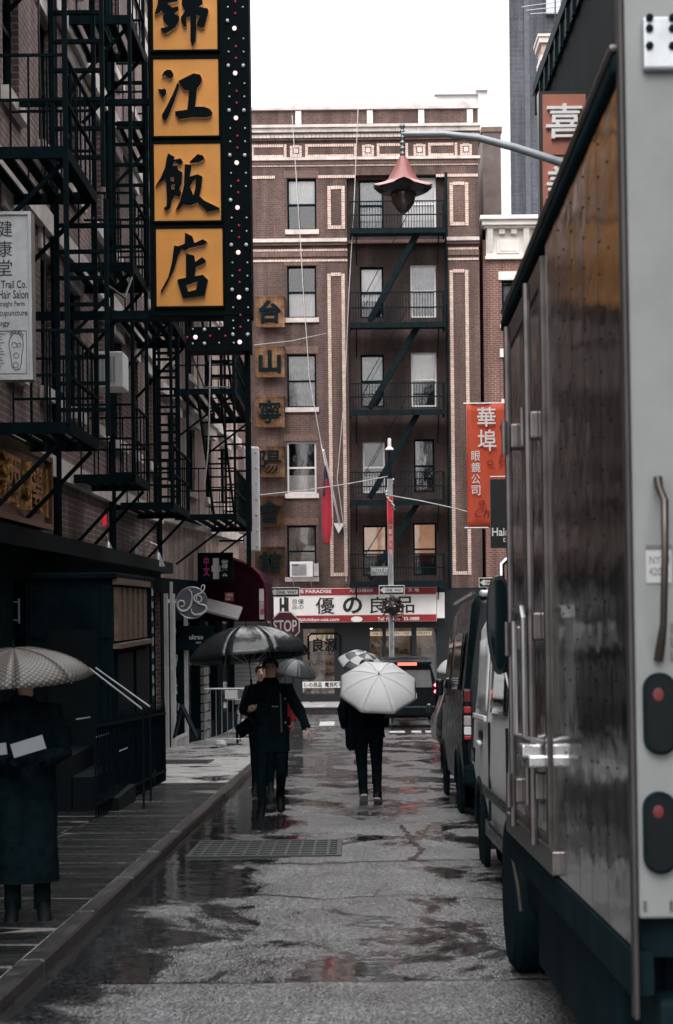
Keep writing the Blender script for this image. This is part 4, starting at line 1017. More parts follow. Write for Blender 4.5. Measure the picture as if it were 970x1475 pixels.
for i in range(9):
    y = -28 + i*64.5; dx = (y+28)/530*9.
    bulb(337+dx, y+5, .027, BULBP)
    if i: bulb(338+dx, y-17, .014, BULBR); bulb(338+dx, y-34, .014, BULBR)
    bulb(327+dx, y-6, .023, BULBW)
    if i % 4 != 1: bulb(348.5+dx, y-6, .023, BULBW)
    for dy in (-28, -47):
        bulb(327.5+dx, y+dy+2, .012, BULBW); bulb(349+dx, y+dy+2, .012, BULBW)
for px, r, m, dy in ((282, .027, BULBP, 0), (303, .014, BULBR, -2), (325, .014, BULBR, -2), (262+8, .014, BULBR, 0), (295, .022, BULBW, -11), (295, .022, BULBW, 9), (316, .012, BULBW, -12), (316, .012, BULBW, 8), (337, .012, BULBW, -13), (337, .012, BULBW, 8), (278, .012, BULBW, -12), (278, .012, BULBW, 9)):
    bulb(px, 486+dy, r, m)
mb = MB()
pts = [at(163+k*7, 447+ (6*math.sin(k/8*math.pi)), YY+.3) for k in range(9)]; mb.tube(pts, .012, 6); o = mb.build('feed_cable', CABLEDK, t)

# white hair salon sign, far left
YW = 16.4
t = thing('salon_sign', 'white weathered salon sign with black lettering and foot chart at far left', 'shop sign', at(20, 545, YW))
a, b, c, d = pxbox(-62, 310, 42, 543, YW)
mb = MB(); mb.box(a, YW, c, b, YW+.16, d); mb.build('board', mat('weathered_white', (.46, .49, .50), .5, var=.25, scale=3), t, bevel=.008)
mb = MB(); e = .03; mb.box(a-e, YW-.02, d+.001, b+e, YW+.17, d+e).box(a-e, YW-.02, c-e, b+e, YW+.17, c-.001).box(b+.001, YW-.02, c, b+e, YW+.17, d); mb.build('frame', STEELG, t)
mb = MB()
def wl(px, py): p = at(px, py, YW); return p.x, p.z
def wt(s, x0, x1, y0, y1, bold=.008): 
    u0, v1 = wl(x0, y0); u1, v0 = wl(x1, y1); text(mb, s, u0, u1, v0, v1, YW-.004, bold)
for ch, y in (('健', 318), ('康', 347), ('堂', 374)): wt(ch, -6, 18, y, y+23, 0)
wt('Trail Co.', 2, 39, 404, 415, .01); wt('Hair Salon', -2, 41, 418, 430, .01); wt('Straight Perm', -4, 36, 434, 443); wt('Massage Acupuncture', -38, 40, 447, 457); wt('Reflexology', -40, 15, 462, 471)
mb.build('lettering', BLKPRINT, t)
a_, d_ = wl(-20, 477); b_, c_ = wl(39, 538)
mb = MB(); 
for (p, q) in (((a_, c_), (b_, c_)), ((a_, d_), (b_, d_)), ((b_, c_), (b_, d_))): mb.bar((p[0], YW-.003, p[1]), (q[0], YW-.003, q[1]), .004, .006, (0, 1, 0))
def pt(px, py): x, z = wl(px, py); return Vector((x, YW-.004, z))
sole = [(15,487),(13,495),(15,507),(17,520),(18,528),(23,533),(29,531),(31,523),(32,510),(34,497),(33,487),(28,481),(20,480)]
mb.tube([pt(*p) for p in sole + sole[:1]], .0035, 5)
for cx_, cy_ in ((17, 481), (21, 478), (25, 478.5), (29, 480), (32, 483)): mb.tube([pt(cx_+2*math.cos(q), cy_+2.2*math.sin(q)) for q in [i*.8 for i in range(9)]], .003, 5)
for cx_, cy_, r_ in ((23, 526, 4), (24, 512, 4), (21, 497, 4), (28, 497, 3)): mb.tube([pt(cx_+r_*math.cos(q), cy_+r_*math.sin(q)) for q in [i*.8 for i in range(9)]], .0025, 5)
for k in range(12): mb.bar(pt(-18, 481+k*4.2), pt(8-(k*5) % 7, 481+k*4.2), .003, .004)
mb.build('foot_chart', mat('chart_ink', (.06, .06, .065), .6), t)

# gold lettered sign flat on the left wall
t = thing('gold_sign', 'brown wall sign with glinting gilt characters above the black shopfront', 'wall sign', (-3.85, 18.5, 2.7))
GILT = mat('gilt', (.50, .30, .10), .26, .9, var=.7, scale=6, bump=.8, bscale=7); GB = mat('sign_brown', (.028, .022, .018), .35, var=.5, scale=2)
zt_, zb_ = 3.43, 2.64
mb = MB(); mb.box(-3.97, 15.2, zb_, -3.86, 22.2, zt_); mb.build('board', GB, t)
mb = MB(); mb.box(-3.97, 15.1, zt_+.002, -3.80, 22.3, zt_+.07).box(-3.97, 15.1, zb_-.07, -3.80, 22.3, zb_-.002).box(-3.97, 22.202, zb_, -3.80, 22.3, zt_); mb.build('frame', mat('gilt_worn', (.12, .075, .035), .35, .6, var=.5), t)
for i, ch in enumerate('福興酒樓'):
    mb = MB(); y0 = 16.0+i*1.5; text(mb, ch, y0, y0+1.05, zb_+.1, zt_-.1, 0, .008, .08)
    mb.v = [Vector((-3.859 - v.y*.9 + .02, v.x, v.z)) for v in mb.v]; mb.build('gilt_character', GILT, t)
mb = MB(); mb.box(-3.859, 21.95, zb_+.08, -3.83, 22.12, zt_-.1); mb.build('gilt_bar', GILT, t)
# goose-neck lamps over the black shopfront
for lab, px, py, Yl in (('upturned grey gooseneck lamp beside the red neon strip', 156, 785, 28.5), ('small grey gooseneck lamp, left of the pair beside the poster column', 196, 792, 31.5), ('grey gooseneck lamp, right of the pair above the poster column', 228, 800, 34)):
    p = at(px, py, Yl); t = thing('wall_lamp', lab, 'wall lamp', p, 'gooseneck lamps on the left shopfront')
    mb = MB(); mb.lathe((p.x, p.y, p.z-.12), [(.13, -.1), (.125, -.08), (.06, .1), (.035, .16), (.02, .18)], 14); mb.build('lamp_shade', STEELG, t, smooth=True)
    mb = MB(); mb.tube([(p.x, p.y, p.z+.06), (p.x-.02, p.y, p.z+.2), (p.x-.15, p.y, p.z+.26), (-3.97, p.y, p.z+.14)], .015, 6); mb.build('neck', STEELG, t)
t = thing('neon_strip', 'glowing red neon strip in the dark shop window left of a lamp', 'neon sign', at(166, 755, 30))
NEON = mat('neon_red', (.5, .02, .03), .4, emit=(1, .03, .07), estr=.28)
for px, y0, y1 in ((166, 741, 778), (152, 741, 757), (164, 782, 800)):
    mb = MB(); q = atX(px, y0, -3.9); p2 = atX(px, y1, -3.9); mb.tube([(-3.9, q.y, q.z), (-3.9, q.y, p2.z)], .035, 6); mb.build('tube', NEON, t)
for k, (px, y0, y1) in enumerate(((25, 862, 898), (60, 864, 897), (92, 861, 900), (127, 852, 880))):
    q = atX(px, y0, -3.95); p2 = atX(px, y1, -3.95)
    t = thing('door_pull', ('dull vertical door pull, leftmost on the black shopfront', 'dull vertical door pull, second from left on the black shopfront', 'brighter vertical door pull, third from left on the black shopfront', 'short vertical door pull nearest the slatted window')[k], 'door handle', (-3.95, q.y, p2.z))
    mb = MB(); mb.tube([(-3.93, q.y, p2.z), (-3.93, q.y, q.z)], .012, 6); mb.bar((-4.05, q.y, q.z-.04), (-3.93, q.y, q.z-.04), .012, .012).bar((-4.05, q.y, p2.z+.04), (-3.93, q.y, p2.z+.04), .012, .012); mb.build('pull_bar', RAILP, t)

# round monogram sign on its pole
YJ = 36.4; c = at(277, 868, YJ); r = 22.5*YJ/F
t = thing('round_sign', 'round grey hanging sign with white curling monogram outside the left shop', 'hanging sign', c)
mb = MB(); mb.lathe((c.x, YJ+.05, c.z), [(.001, 0), (r, 0), (r, .1), (.001, .1)], 36, (0, -1, 0)); mb.build('disc', mat('disc_grey', (.10, .11, .125), .5, var=.3, scale=20), t)
mb = MB(); n = 40; mb.tube([(c.x+r*math.cos(2*math.pi*i/n), YJ-.05, c.z+r*math.sin(2*math.pi*i/n)) for i in range(n+1)], .012, 6); mb.build('rim', STEELG, t)
def jp(u, v): return Vector((c.x+u*r, YJ-.065, c.z+v*r))
MON = mat('monogram_white', (.62, .61, .60), .5)
J = [(-.18,.88),(-.02,.6),(.0,.2),(-.1,-.2),(-.38,-.5),(-.72,-.48),(-.92,-.2),(-.82,.08),(-.58,.1),(-.48,-.08),(-.6,-.25),(-.72,-.18)]
Sg = [(.46,.12),(.34,.18),(.3,.32),(.44,.44),(.6,.34),(.6,.12),(.42,.02),(.2,.12),(.16,.36),(.34,.5),(.62,.62),(.78,.82),(.82,1.08),(.68,1.1),(.6,.9),(.62,.62)]
Sg2 = [(.2,.1),(.5,-.1),(.86,-.2),(.9,-.48),(.6,-.72),(.2,-.78),(-.02,-.6),(-.02,-.38)]
for P_, w0 in ((J, .075), (Sg, .05), (Sg2, .075)):
    pp = [jp(*q) for q in P_]; fine = []
    for i in range(len(pp)-1):
        a, b, cc, d = pp[max(i-1, 0)], pp[i], pp[i+1], pp[min(i+2, len(pp)-1)]
        for s_ in range(5):
            u = s_/5; fine.append(.5*((2*b)+(-a+cc)*u+(2*a-5*b+4*cc-d)*u*u+(-a+3*b-3*cc+d)*u**3))
    fine.append(pp[-1]); m_ = len(fine)
    mb = MB(); mb.tube(fine, [r*w0*(.35+.65*math.sin(math.pi*(i+.5)/m_)) for i in range(m_)], 7); mb.build('monogram_stroke', MON, t, smooth=True)
pl = at(247, 850, YJ)
mb = MB(); mb.box(pl.x-.03, YJ-.03, zg(YJ)+.12, pl.x+.03, YJ+.03, at(247, 838, YJ).z); q = at(247, 864, YJ); mb.box(pl.x+.031, YJ-.02, q.z-.015, c.x-r, YJ+.02, q.z+.015); mb.build('pole', mat('pole_white', (.5, .5, .5), .45), t)
# small white lettering on the dark shopfront beyond
t = thing('shop_lettering', 'small white lowercase word on the dark shopfront behind the black umbrella', 'shop sign', at(283, 920, 39.2))
a, b, cc, d = pxbox(273, 914, 293, 921, 39.2); mb = MB(); mb.box(a-.25, 39.2, cc-.25, b+.25, 39.26, d+.2); mb.build('board', SHOPDK, t); mb = MB(); text(mb, 'ultrao', a, b, cc, d, 39.19, .01, .01); text(mb, 'salon', a+.15, b-.05, cc-.09, cc-.04, 39.19, .01, .01); mb.build('lettering', WHITEP, t)
# pink/white vertical shop signs on corner house
t = thing('pharmacy_sign', 'dark sign with pink characters and a white cross above the left awning', 'shop sign', at(312, 820, 41))
YP = 41.0
a, b, cc, d = pxbox(285, 796, 336, 838, YP)
mb = MB(); mb.box(a, YP, cc, b, YP+.1, d); mb.build('board', SHOPDK, t)
mb = MB(); a, b, cc, d = pxbox(293, 802, 302, 830, YP); text(mb, '中\n文', a, b, cc, d, YP-.01, .03, .01); mb.build('pink_character', mat('pink_print', (.55, .03, .22), .5, emit=(1, .05, .35), estr=.02), t)
mb = MB(); a, b, cc, d = pxbox(305, 804, 318, 834, YP); zz = (cc+d)/2; xx = (a+b)/2; mb.box(a, YP-.012, zz-.07, b, YP-.001, zz+.07); mb.box(xx-.07, YP-.014, cc, xx+.07, YP-.002, d); mb.build('white_cross', WHITEP, t)
mb = MB(); a, b, cc, d = pxbox(319, 806, 329, 830, YP); text(mb, '藥', a, b, cc, d, YP-.01, .02, .01); mb.build('white_character', WHITEP, t)
t = thing('red_notice', 'small red and white notice over the tilted left awning', 'notice', at(330, 860, 42))
a, b, cc, d = pxbox(324, 853, 337, 866, 42); mb = MB(); mb.box(a, 42, cc, b, 42.05, d); mb.build('board', SIGNR, t); mb = MB(); text(mb, '大特價\nSALE', a+.02, b-.02, cc+.03, d-.03, 41.99, .02); mb.build('lettering', WHITEP, t)
t = thing('shop_awning', 'small tilted grey canopy jutting out beyond the round sign', 'awning', at(325, 875, 40.5))
mb = MB(); p, q = at(300, 862, 41.5), at(343, 873, 39.5); mb.add([(p.x, 41.6, p.z), (q.x, 41.2, q.z-.02), (q.x, 39.4, q.z-.28), (p.x, 39.6, p.z-.25), (p.x, 41.6, p.z-.05), (q.x, 41.2, q.z-.07), (q.x, 39.4, q.z-.33), (p.x, 39.6, p.z-.3)], [(0,1,2,3),(7,6,5,4),(0,4,5,1),(1,5,6,2),(2,6,7,3),(3,7,4,0)]); mb.build('canopy', mat('canopy_grey', (.24, .23, .23), .5, var=.2), t)
mb = MB(); mb.bar((p.x-.3, 41.5, p.z-.5), (q.x-.1, 39.5, q.z-.3), .03, .03); mb.build('arm', IRON, t)
# maroon corner awning and white vertical light box
t = thing('maroon_awning', 'maroon quarter-round awning with white lettered end on the left corner', 'awning', at(355, 900, 44))
MAROON = mat('maroon_canvas', (.020, .003, .009), .85, spec=.05, var=.3); 
Ya, Ybk = 42.6, 47.0; xa = -3.5; xb = at(383, 850, Ya).x; zt_ = at(383, 803, Ya).z; zb_ = at(383, 895, Ya).z
prof = [(xa, zt_)] + [(xa+.35 + (xb-xa-.35)*math.sin(u*math.pi/2/6), zb_+.75+(zt_-zb_-.75)*math.cos(u*math.pi/2/6)) for u in range(7)] + [(xb, zb_), (xa, zb_)]
mb = MB(); n = len(prof); mb.add([(p[0], Ya, p[1]) for p in prof]+[(p[0], Ybk, p[1]) for p in prof], [tuple(range(n)), tuple(range(2*n-1, n-1, -1))]+[(i, (i+1) % n, n+(i+1) % n, n+i) for i in range(n)]); mb.build('canvas', MAROON, t)
mb = MB(); mb.box(xb-.16, Ya-.02, zb_+.05, xb-.01, Ya-.002, zb_+.8); mb.build('valance_panel', mat('valance_white', (.6, .57, .57), .6, var=.2), t)
mb = MB(); mb.tube([(p[0]+.0, Ya-.01, p[1]) for p in prof[1:9]], .045, 6); mb.build('edge_trim', mat('trim_crimson', (.11, .01, .03), .5), t)
mb = MB(); text(mb, '酒\n家', xb-.15, xb-.02, zb_+.15, zb_+.5, Ya-.024, .02); mb.build('lettering', SIGNR, t)
t = thing('light_box', 'tall blank white light box sign hanging in front of the copper panels', 'light box', at(369, 795, 45))
a, b, cc, d = pxbox(351, 643, 374, 795, 45); mb = MB(); mb.box(a, 45, cc, b, 45.25, d); mb.build('box', mat('lightbox_white', (.60, .61, .62), .45, var=.1, scale=2), t, bevel=.05)
mb = MB(); mb.bar((-3.4, 45.12, d-.3), (a, 45.12, d-.3), .05, .05).bar((-3.4, 45.12, cc+.3), (a, 45.12, cc+.3), .05, .05); mb.build('bracket', IRON, t)
mb = MB()
for k in range(7): 
    zz = cc+.15+k*(d-cc-.3)/6; mb.ball((b-.08, 44.99, zz), .03, 6, 4)
mb.build('rivet', STEELG, t)
t = thing('white_shutter', 'white roller shutter glimpsed above and below the black umbrella', 'shutter', at(356, 940, 46.5))
a, b, cc, d = pxbox(338, 888, 373, 1015, 46.2)
for k in range(22):
    mb = MB(); h = (d-cc)/22; mb.box(a, 46.2, cc+k*h+.006, b, 46.24, cc+(k+1)*h-.004); mb.build('slat', mat('shutter_white', (.62, .62, .62), .5, var=.08), t)

# steel crowd barrier with a bicycle behind it
t = thing('crowd_barrier', 'grey steel barrier standing on the pavement behind the black umbrella walker', 'barrier', at(325, 1040, 38))
zg0 = zg(38)+.078; zt_ = at(325, 992, 38).z; xa, xb = at(295, 992, 38).x, at(360, 992, 38).x
mb = MB(); mb.tube([(xa, 38, zt_), (xb, 38, zt_)], .02, 6); mb.tube([(xa, 38, zg0+.15), (xb, 38, zg0+.15)], .015, 6); mb.build('rail', STEELG, t)
for k in range(9): mb = MB(); x = xa+(xb-xa)*k/8; mb.tube([(x, 38, zg0+(.0 if k in (0, 8) else .15)), (x, 38, zt_)], .012, 6); mb.build('upright', STEELG, t)
mb = MB(); mb.box(xa+.45, 37.95, zt_-.22, xa+.72, 37.97, zt_-.03); mb.build('notice_plate', WHITEP, t)
t = thing('bicycle', 'parked dark bicycle leaning behind the steel barrier on the left pavement', 'bicycle', (-2.55, 40, zg(40)+.125))
bzz = zg(40)+.078
for yy in (39.5, 40.5):
    mb = MB(); n = 20; mb.tube([(-2.6, yy+.33*math.cos(2*math.pi*i/n), bzz+.34+.33*math.sin(2*math.pi*i/n)) for i in range(n+1)], .02, 6)
    for i in range(8): mb.tube([(-2.6, yy, bzz+.34), (-2.6, yy+.32*math.cos(i*math.pi/4), bzz+.34+.32*math.sin(i*math.pi/4))], .004, 4)
    mb.build('wheel', RUBBER, t)
mb = MB(); fr = [(39.5, .34), (39.9, .3), (40.3, .75), (39.72, .78), (39.9, .3)]
mb.tube([(-2.6, a, bzz+b) for a, b in fr], .016, 6); mb.tube([(-2.6, 40.5, bzz+.34), (-2.6, 40.3, bzz+.75), (-2.6, 40.27, bzz+.95)], .016, 6); mb.tube([(-2.6, 39.5, bzz+.34), (-2.6, 39.72, bzz+.78)], .014, 6); mb.build('frame', STEELG, t)
mb = MB(); mb.tube([(-2.85, 40.2, bzz+.98), (-2.7, 40.3, bzz+.97), (-2.5, 40.3, bzz+.97), (-2.35, 40.2, bzz+.98)], .014, 6); mb.build('handlebar', CHROME, t)
mb = MB(); mb.ell([(-2.6, 39.7, bzz+.84, .06, .12), (-2.6, 39.7, bzz+.89, .07, .13), (-2.6, 39.7, bzz+.9, .03, .08)], 10); mb.build('saddle', RUBBER, t)
t = thing('plastic_bag', 'crumpled white plastic bag on the pavement beside the barrier foot', 'bag', at(318, 1040, 37.4))
p = at(318, 1040, 37.4); mb = MB(); mb.ball((p.x, 37.4, zg(37.4)+.15), .1, 12, 8, 1.3, .8, .7)
mb.v = [v+Vector((rnd.uniform(-.02, .02), rnd.uniform(-.02, .02), rnd.uniform(-.02, .03))) for v in mb.v]; mb.build('bag', WHITEP, t)
t = thing('sandwich_board', 'dark folding board leaning open in front of the white framed shop window', 'sandwich board', (-3.0, 33, zg(33)+.13))
p, q, e = at(262, 1016, 33.2), at(284, 1062, 33.2), at(252, 1062, 33.2)
mb = MB(); mb.bar(p, q, .03, .55, (0, 1, 0)); mb.build('leaf', BLACK, t); mb = MB(); mb.bar(p, e, .03, .55, (0, 1, 0)); mb.build('leaf', BLACK, t)

# ============================================================ POSTS, STREET SIGNS, LAMP
SGB = mat('sign_black_enamel', (.008, .009, .01), .35); SGW = mat('sign_white_enamel', (.72, .73, .73), .35, var=.06)
def one_way(name, lab, x0, y0, x1, y1, Y, s='ONE  WAY', clip=False):
    a, b, c_, d = pxbox(x0, y0, x1, y1, Y); t = thing(name, lab, 'one way sign', ((a+b)/2, Y, c_), 'one way signs at the junction')
    mb = MB(); mb.box(a, Y, c_, b, Y+.02, d); mb.build('plate', SGW, t, bevel=.006)
    mb = MB(); e = (d-c_)*.07; mb.box(a+e, Y-.004, c_+e, b-e, Y+.001, d-e); mb.build('black_field', SGB, t)
    w, h = b-a, d-c_; zc = (c_+d)/2; mb = MB()
    mb.prism([(a+.04*w, zc), (a+.22*w, zc+.36*h), (a+.22*w, zc+.24*h), (b-.06*w, zc+.24*h), (b-.06*w, zc-.24*h), (a+.22*w, zc-.24*h), (a+.22*w, zc-.36*h)], Y-.008, Y-.0045); mb.build('arrow', SGW, t)
    mb = MB(); text(mb, s, a+.26*w, b-.09*w, zc-.15*h, zc+.15*h, Y-.010, .025); mb.build('lettering', SGB, t)
    return t
def post(lab, px, py0, Y, r, m, name='sign_post', cat='post', x=None):
    p = at(px, py0, Y); t = thing(name, lab, cat, (p.x, Y, zg(Y)))
    mb = MB(); mb.tube([(p.x, Y, zg(Y)-.02), (p.x, Y, p.z)], r, 10); mb.build('pole', m, t, smooth=True); return t
YO = 46.5
post('thin green sign post carrying the stop sign at the left corner', 411, 846, YO, .035, mat('post_green', (.03, .05, .05), .5))
one_way('one_way_sign', 'one way arrow plate above the stop sign', 387, 846, 432, 860, YO-.06)
sc_ = at(411, 902, YO-.06); rr = 21*YO/F/math.cos(math.pi/8)
t = thing('stop_sign', 'maroon octagonal stop sign behind the black umbrella', 'stop sign', sc_)
STOPR = mat('stop_red', (.11, .012, .02), .4, var=.12)
oc = [(sc_.x+rr*math.cos(math.pi/8+i*math.pi/4), sc_.z+rr*math.sin(math.pi/8+i*math.pi/4)) for i in range(8)]
oc2 = [(sc_.x+(p-sc_.x)*.93, sc_.z+(q-sc_.z)*.93) for p, q in oc]
mb = MB(); mb.prism(oc, YO-.08, YO-.065); mb.build('plate', SGW, t); mb = MB(); mb.prism(oc2, YO-.086, YO-.0805); mb.build('red_field', STOPR, t)
a, b, c_, d = pxbox(394, 893, 428, 910, YO-.08); mb = MB(); text(mb, 'STOP', a, b, c_, d, YO-.089, .02); mb.build('lettering', SGW, t)
# lamp post with flower basket
YL_ = 50.0
GALV = mat('post_galv', (.36, .38, .40), .5, .4, var=.3, scale=6)
t = thing('lamp_post', 'slim grey post with red and white wrap standing before the shop sign', 'lamp post', (at(564, 900, YL_).x, YL_, zg(YL_)))
xp = at(564, 900, YL_).x
def lp(py): return at(564, py, YL_).z
mb = MB(); mb.tube([(xp, YL_, zg(YL_)-.02), (xp, YL_, lp(690))], .075, 12); mb.build('pole', GALV, t, smooth=True)
mb = MB(); mb.tube([(xp, YL_, lp(690)), (xp, YL_, lp(650))], [.07, .05], 10); mb.build('upper_pole', IRON_BACK, t)
mb = MB(); mb.lathe((xp, YL_, lp(648)), [(.12, 0), (.11, .04), (.05, .1), (.05, .3), (.03, .34)], 12); mb.build('lamp_head', WHITEP, t, smooth=True)
REDW = mat('wrap_red', (.52, .03, .04), .5, var=.2)
mb = MB(); mb.tube([(xp, YL_, lp(755)), (xp, YL_, lp(715))], .088, 12); mb.build('red_wrap', REDW, t, smooth=True)
mb = MB(); mb.tube([(xp, YL_, lp(798)), (xp, YL_, lp(757))], .084, 12); w_ = mb.build('lettered_wrap', mat('wrap_pale', (.45, .10, .09), .5, var=.3), t, smooth=True)
mb = MB()
for k, ch in enumerate('歡迎光臨'): z0 = lp(766+k*9.5); text(mb, ch, xp-.05, xp+.05, z0-.07, z0+.07, YL_-.092)
mb.build('lettering', WHITEP, w_)
mb = MB()
for k in range(9): a_ = k*.7; mb.tube([(xp+.1*math.cos(a_), YL_+.1*math.sin(a_), lp(690+k*5)), (xp+.12*math.cos(a_+1), YL_+.12*math.sin(a_+1), lp(694+k*5))], .03, 5)
mb.build('cable_clamp', STEELG, t)
one_way('one_way_sign', 'one way arrow plate fixed to the post in front of the shop sign', 546, 843, 583, 857, YL_-.12)
a, b, c_, d = pxbox(534, 816, 561, 829, YL_-.1); t = thing('street_sign', 'small grey street name plate on the post above the shop sign', 'street sign', ((a+b)/2, YL_-.1, c_))
mb = MB(); mb.box(a, YL_-.1, c_, b, YL_-.08, d); mb.build('plate', mat('plate_grey', (.24, .26, .27), .5), t); mb = MB(); text(mb, 'MOTT ST', a+.04, b-.04, c_+.1, d-.04, YL_-.105, .02); text(mb, '勿街', a+.15, b-.15, c_+.015, c_+.09, YL_-.105); mb.build('lettering', SGW, t)
a, b, c_, d = pxbox(568, 884, 582, 896, YL_-.1); t = thing('small_red_sign', 'little red parking notice below the flower basket', 'sign', ((a+b)/2, YL_-.1, c_))
mb = MB(); mb.box(a, YL_-.1, c_, b, YL_-.085, d); mb.build('plate', mat('notice_red', (.36, .04, .05), .45), t); mb = MB(); text(mb, 'NO STANDING\nANYTIME', a+.03, b-.03, c_+.04, d-.03, YL_-.104, .01); mb.build('lettering', SGW, t)
bc = at(565, 874, YL_-.15)
t = thing('flower_basket', 'hanging basket of withered brown flowers on the slim post', 'flower basket', bc)
mb = MB(); mb.lathe((bc.x, bc.y, bc.z-.22), [(.02, 0), (.16, .04), (.24, .16), (.26, .22)], 14); mb.build('basket', mat('basket_brown', (.04, .03, .028), .8), t)
mb = MB()
for k in range(420):
    v = Vector((rnd.gauss(0, 1), rnd.gauss(0, 1), rnd.gauss(0, 1))).normalized()*rnd.uniform(.2, .36); v.z = v.z*.75+.03
    if rnd.random() < .1: v.z -= rnd.uniform(.1, .35)
    p = bc+v; u = Vector((rnd.uniform(-1, 1), rnd.uniform(-1, 1), rnd.uniform(-1, 1))).normalized()*.05; w2 = u.cross(Vector((rnd.random(), rnd.random(), .3))).normalized()*.028
    mb.add([p-u, p+w2, p+u, p-w2], [(0, 1, 2, 3)])
mb.build('foliage', mat('withered_leaf', (.060, .038, .03), .8, var=.8, scale=12), t, kind='stuff', fix=False)
one_way('one_way_sign', 'one way arrow plate half hidden behind the black van roof', 690, 832, 726, 846, YL_, 'ONE  WAY')
post('thin post behind the black van carrying a one way arrow', 708, 840, YL_+.06, .035, STEELG)

# pagoda street lamp on a long arm
YP = 22.0
t = thing('pagoda_lamp', 'red pagoda shaped street lamp hanging from a long curved grey arm', 'street lamp', (3.42, YP, zg(YP)+.12))
pc = at(577, 305, YP); xl_ = at(580, 200, YP).x
def pz(py): return at(578, py, YP).z
def pr(px): return px*YP/F
ARMM = mat('arm_grey', (.26, .29, .31), .4, .5, var=.25)
pts = [at(578, 193, YP), at(640, 193, YP), at(690, 199, YP), at(740, 212, YP), at(815, 236, YP), at(880, 262, YP)]; 
mb = MB(); mb.tube(pts, [.035, .04, .045, .05, .055, .06], 10); mb.build('arm', ARMM, t, smooth=True)
e_z = pts[-1].z; mb = MB(); mb.tube([(3.42, YP, zg(YP)), (3.42, YP, e_z+.05)], [.11, .07], 12); mb.build('pole', ARMM, t, smooth=True)
e = pts[-1]; mb = MB(); mb.tube([e, (3.42, YP, e.z-.12)], .06, 8); mb.build('arm_joint', ARMM, t)
mb = MB(); prof = []
for k in range(6):
    z0 = pz(226-k*8); prof += [(pr(2.2), z0-pc.z), (pr(4.6), z0-pc.z+pr(4)), (pr(2.2), z0-pc.z+pr(7.6))]
mb.lathe((xl_, YP, pc.z), prof, 14); mb.build('beaded_stem', ARMM, t, smooth=True)
SHADE = mat('shade_red', (.40, .15, .14), .35, var=.2, scale=4)
prof = [(38, 271), (30, 268), (22, 259), (16, 248), (11, 238), (7, 230), (4, 225)]
rings = []
for r_, py in prof:
    ring = []
    for j in range(32):
        a_ = 2*math.pi*j/32; lift = 0
        k_ = abs(math.cos(4*a_/2*1.0+.0)); 
        rr_ = pr(r_)*(1 + (.14 if r_ > 25 else 0)*k_**6); z_ = pz(py) + (pr(6)*k_**6 if r_ > 34 else 0)
        ring.append(Vector((xl_+rr_*math.cos(a_), YP+rr_*math.sin(a_), z_)))
    rings.append(ring)
mb = MB(); mb.loft(rings); mb.build('lamp_shade', SHADE, t, smooth=True)
mb = MB(); rings2 = [[v+Vector((0, 0, -.03)) for v in rings[0]], [Vector((xl_+(v.x-xl_)*.72, YP+(v.y-YP)*.72, pz(279))) for v in rings[0]]]; mb.loft(rings2); mb.build('shade_skirt', mat('skirt_dark', (.03, .025, .027), .4), t)
mb = MB(); mb.lathe((xl_, YP, pc.z), [(pr(2), pz(308)-pc.z), (pr(8), pz(304)-pc.z), (pr(15), pz(294)-pc.z), (pr(18.5), pz(282)-pc.z), (pr(18), pz(274)-pc.z)], 20); mb.build('lamp_globe', mat('amber_globe', (.085, .06, .045), .12, var=.3, spec=.7), t, smooth=True)

# red banner, black hair sign, brown character sign on the right
YBn = 44.0
t = thing('red_banner', 'orange red hanging banner with white characters at the right', 'banner', at(705, 760, YBn))
a, b, c_, d = pxbox(673, 581, 752, 760, YBn); ORG = mat('banner_red', (.56, .075, .030), .65, var=.12, scale=1.5)
mb = MB(); nx, nz_ = 10, 16; vs = []; fs = []
for j in range(nz_+1):
    for i in range(nx+1): vs.append((a+(b-a)*i/nx, YBn+.05*math.sin(i*.9+j*.35), c_+(d-c_)*j/nz_))
for j in range(nz_):
    for i in range(nx): q = j*(nx+1)+i; fs.append((q, q+1, q+nx+2, q+nx+1))
mb.add(vs, fs); o = mb.build('cloth', ORG, t, smooth=True); s_ = o.modifiers.new('solidify', 'SOLIDIFY'); s_.thickness = .004
mb = MB()
for zz in (d, c_): mb.tube([(a-.08, YBn, zz), (5.19, YBn, zz)], .022, 8)
mb.build('pole', STEELG, t)
mb = MB()
def bn(px, py): p = at(px, py, YBn); return p.x, p.z
def bt(s, x0, x1, y0, y1, bold=.02): u0, v1 = bn(x0, y0); u1, v0 = bn(x1, y1); text(mb, s, u0, u1, v0, v1, YBn-.07, bold)
bt('華', 687, 714, 587, 615, .012); bt('埠', 688, 715, 619, 650, .008)
for k, ch in enumerate('眼鏡公司'): bt(ch, 679, 692, 650+k*16.5, 664+k*16.5, .006)
mb.build('white_lettering', WHITEP, t)
mb = MB()
spec = [(735, 628), (728, 640), (722, 655), (719, 668), (724, 664), (735, 662)]
mb.tube([Vector((*bn(*p)[:1], YBn-.075, bn(*p)[1])) for p in spec], .018, 5)
for cx_, cy_ in ((706, 667), (724, 616), (718, 700), (694, 724)): mb.tube([Vector((bn(cx_+4*math.cos(q), cy_+3*math.sin(q))[0], YBn-.075, bn(cx_+4*math.cos(q), cy_+3*math.sin(q))[1])) for q in [i*.7 for i in range(10)]], .012, 5)
u0, v1 = bn(682, 732); u1, v0 = bn(716, 745); text(mb, 'Chris', u0, u1+.12, v0, v1, YBn-.072, 0, 0, .3)
mb.build('dark_drawing', mat('banner_print', (.16, .018, .012), .6), t)
YH = 40.0
t = thing('hair_sign', 'black projecting sign with white lettering below the red banner', 'shop sign', at(735, 795, YH))
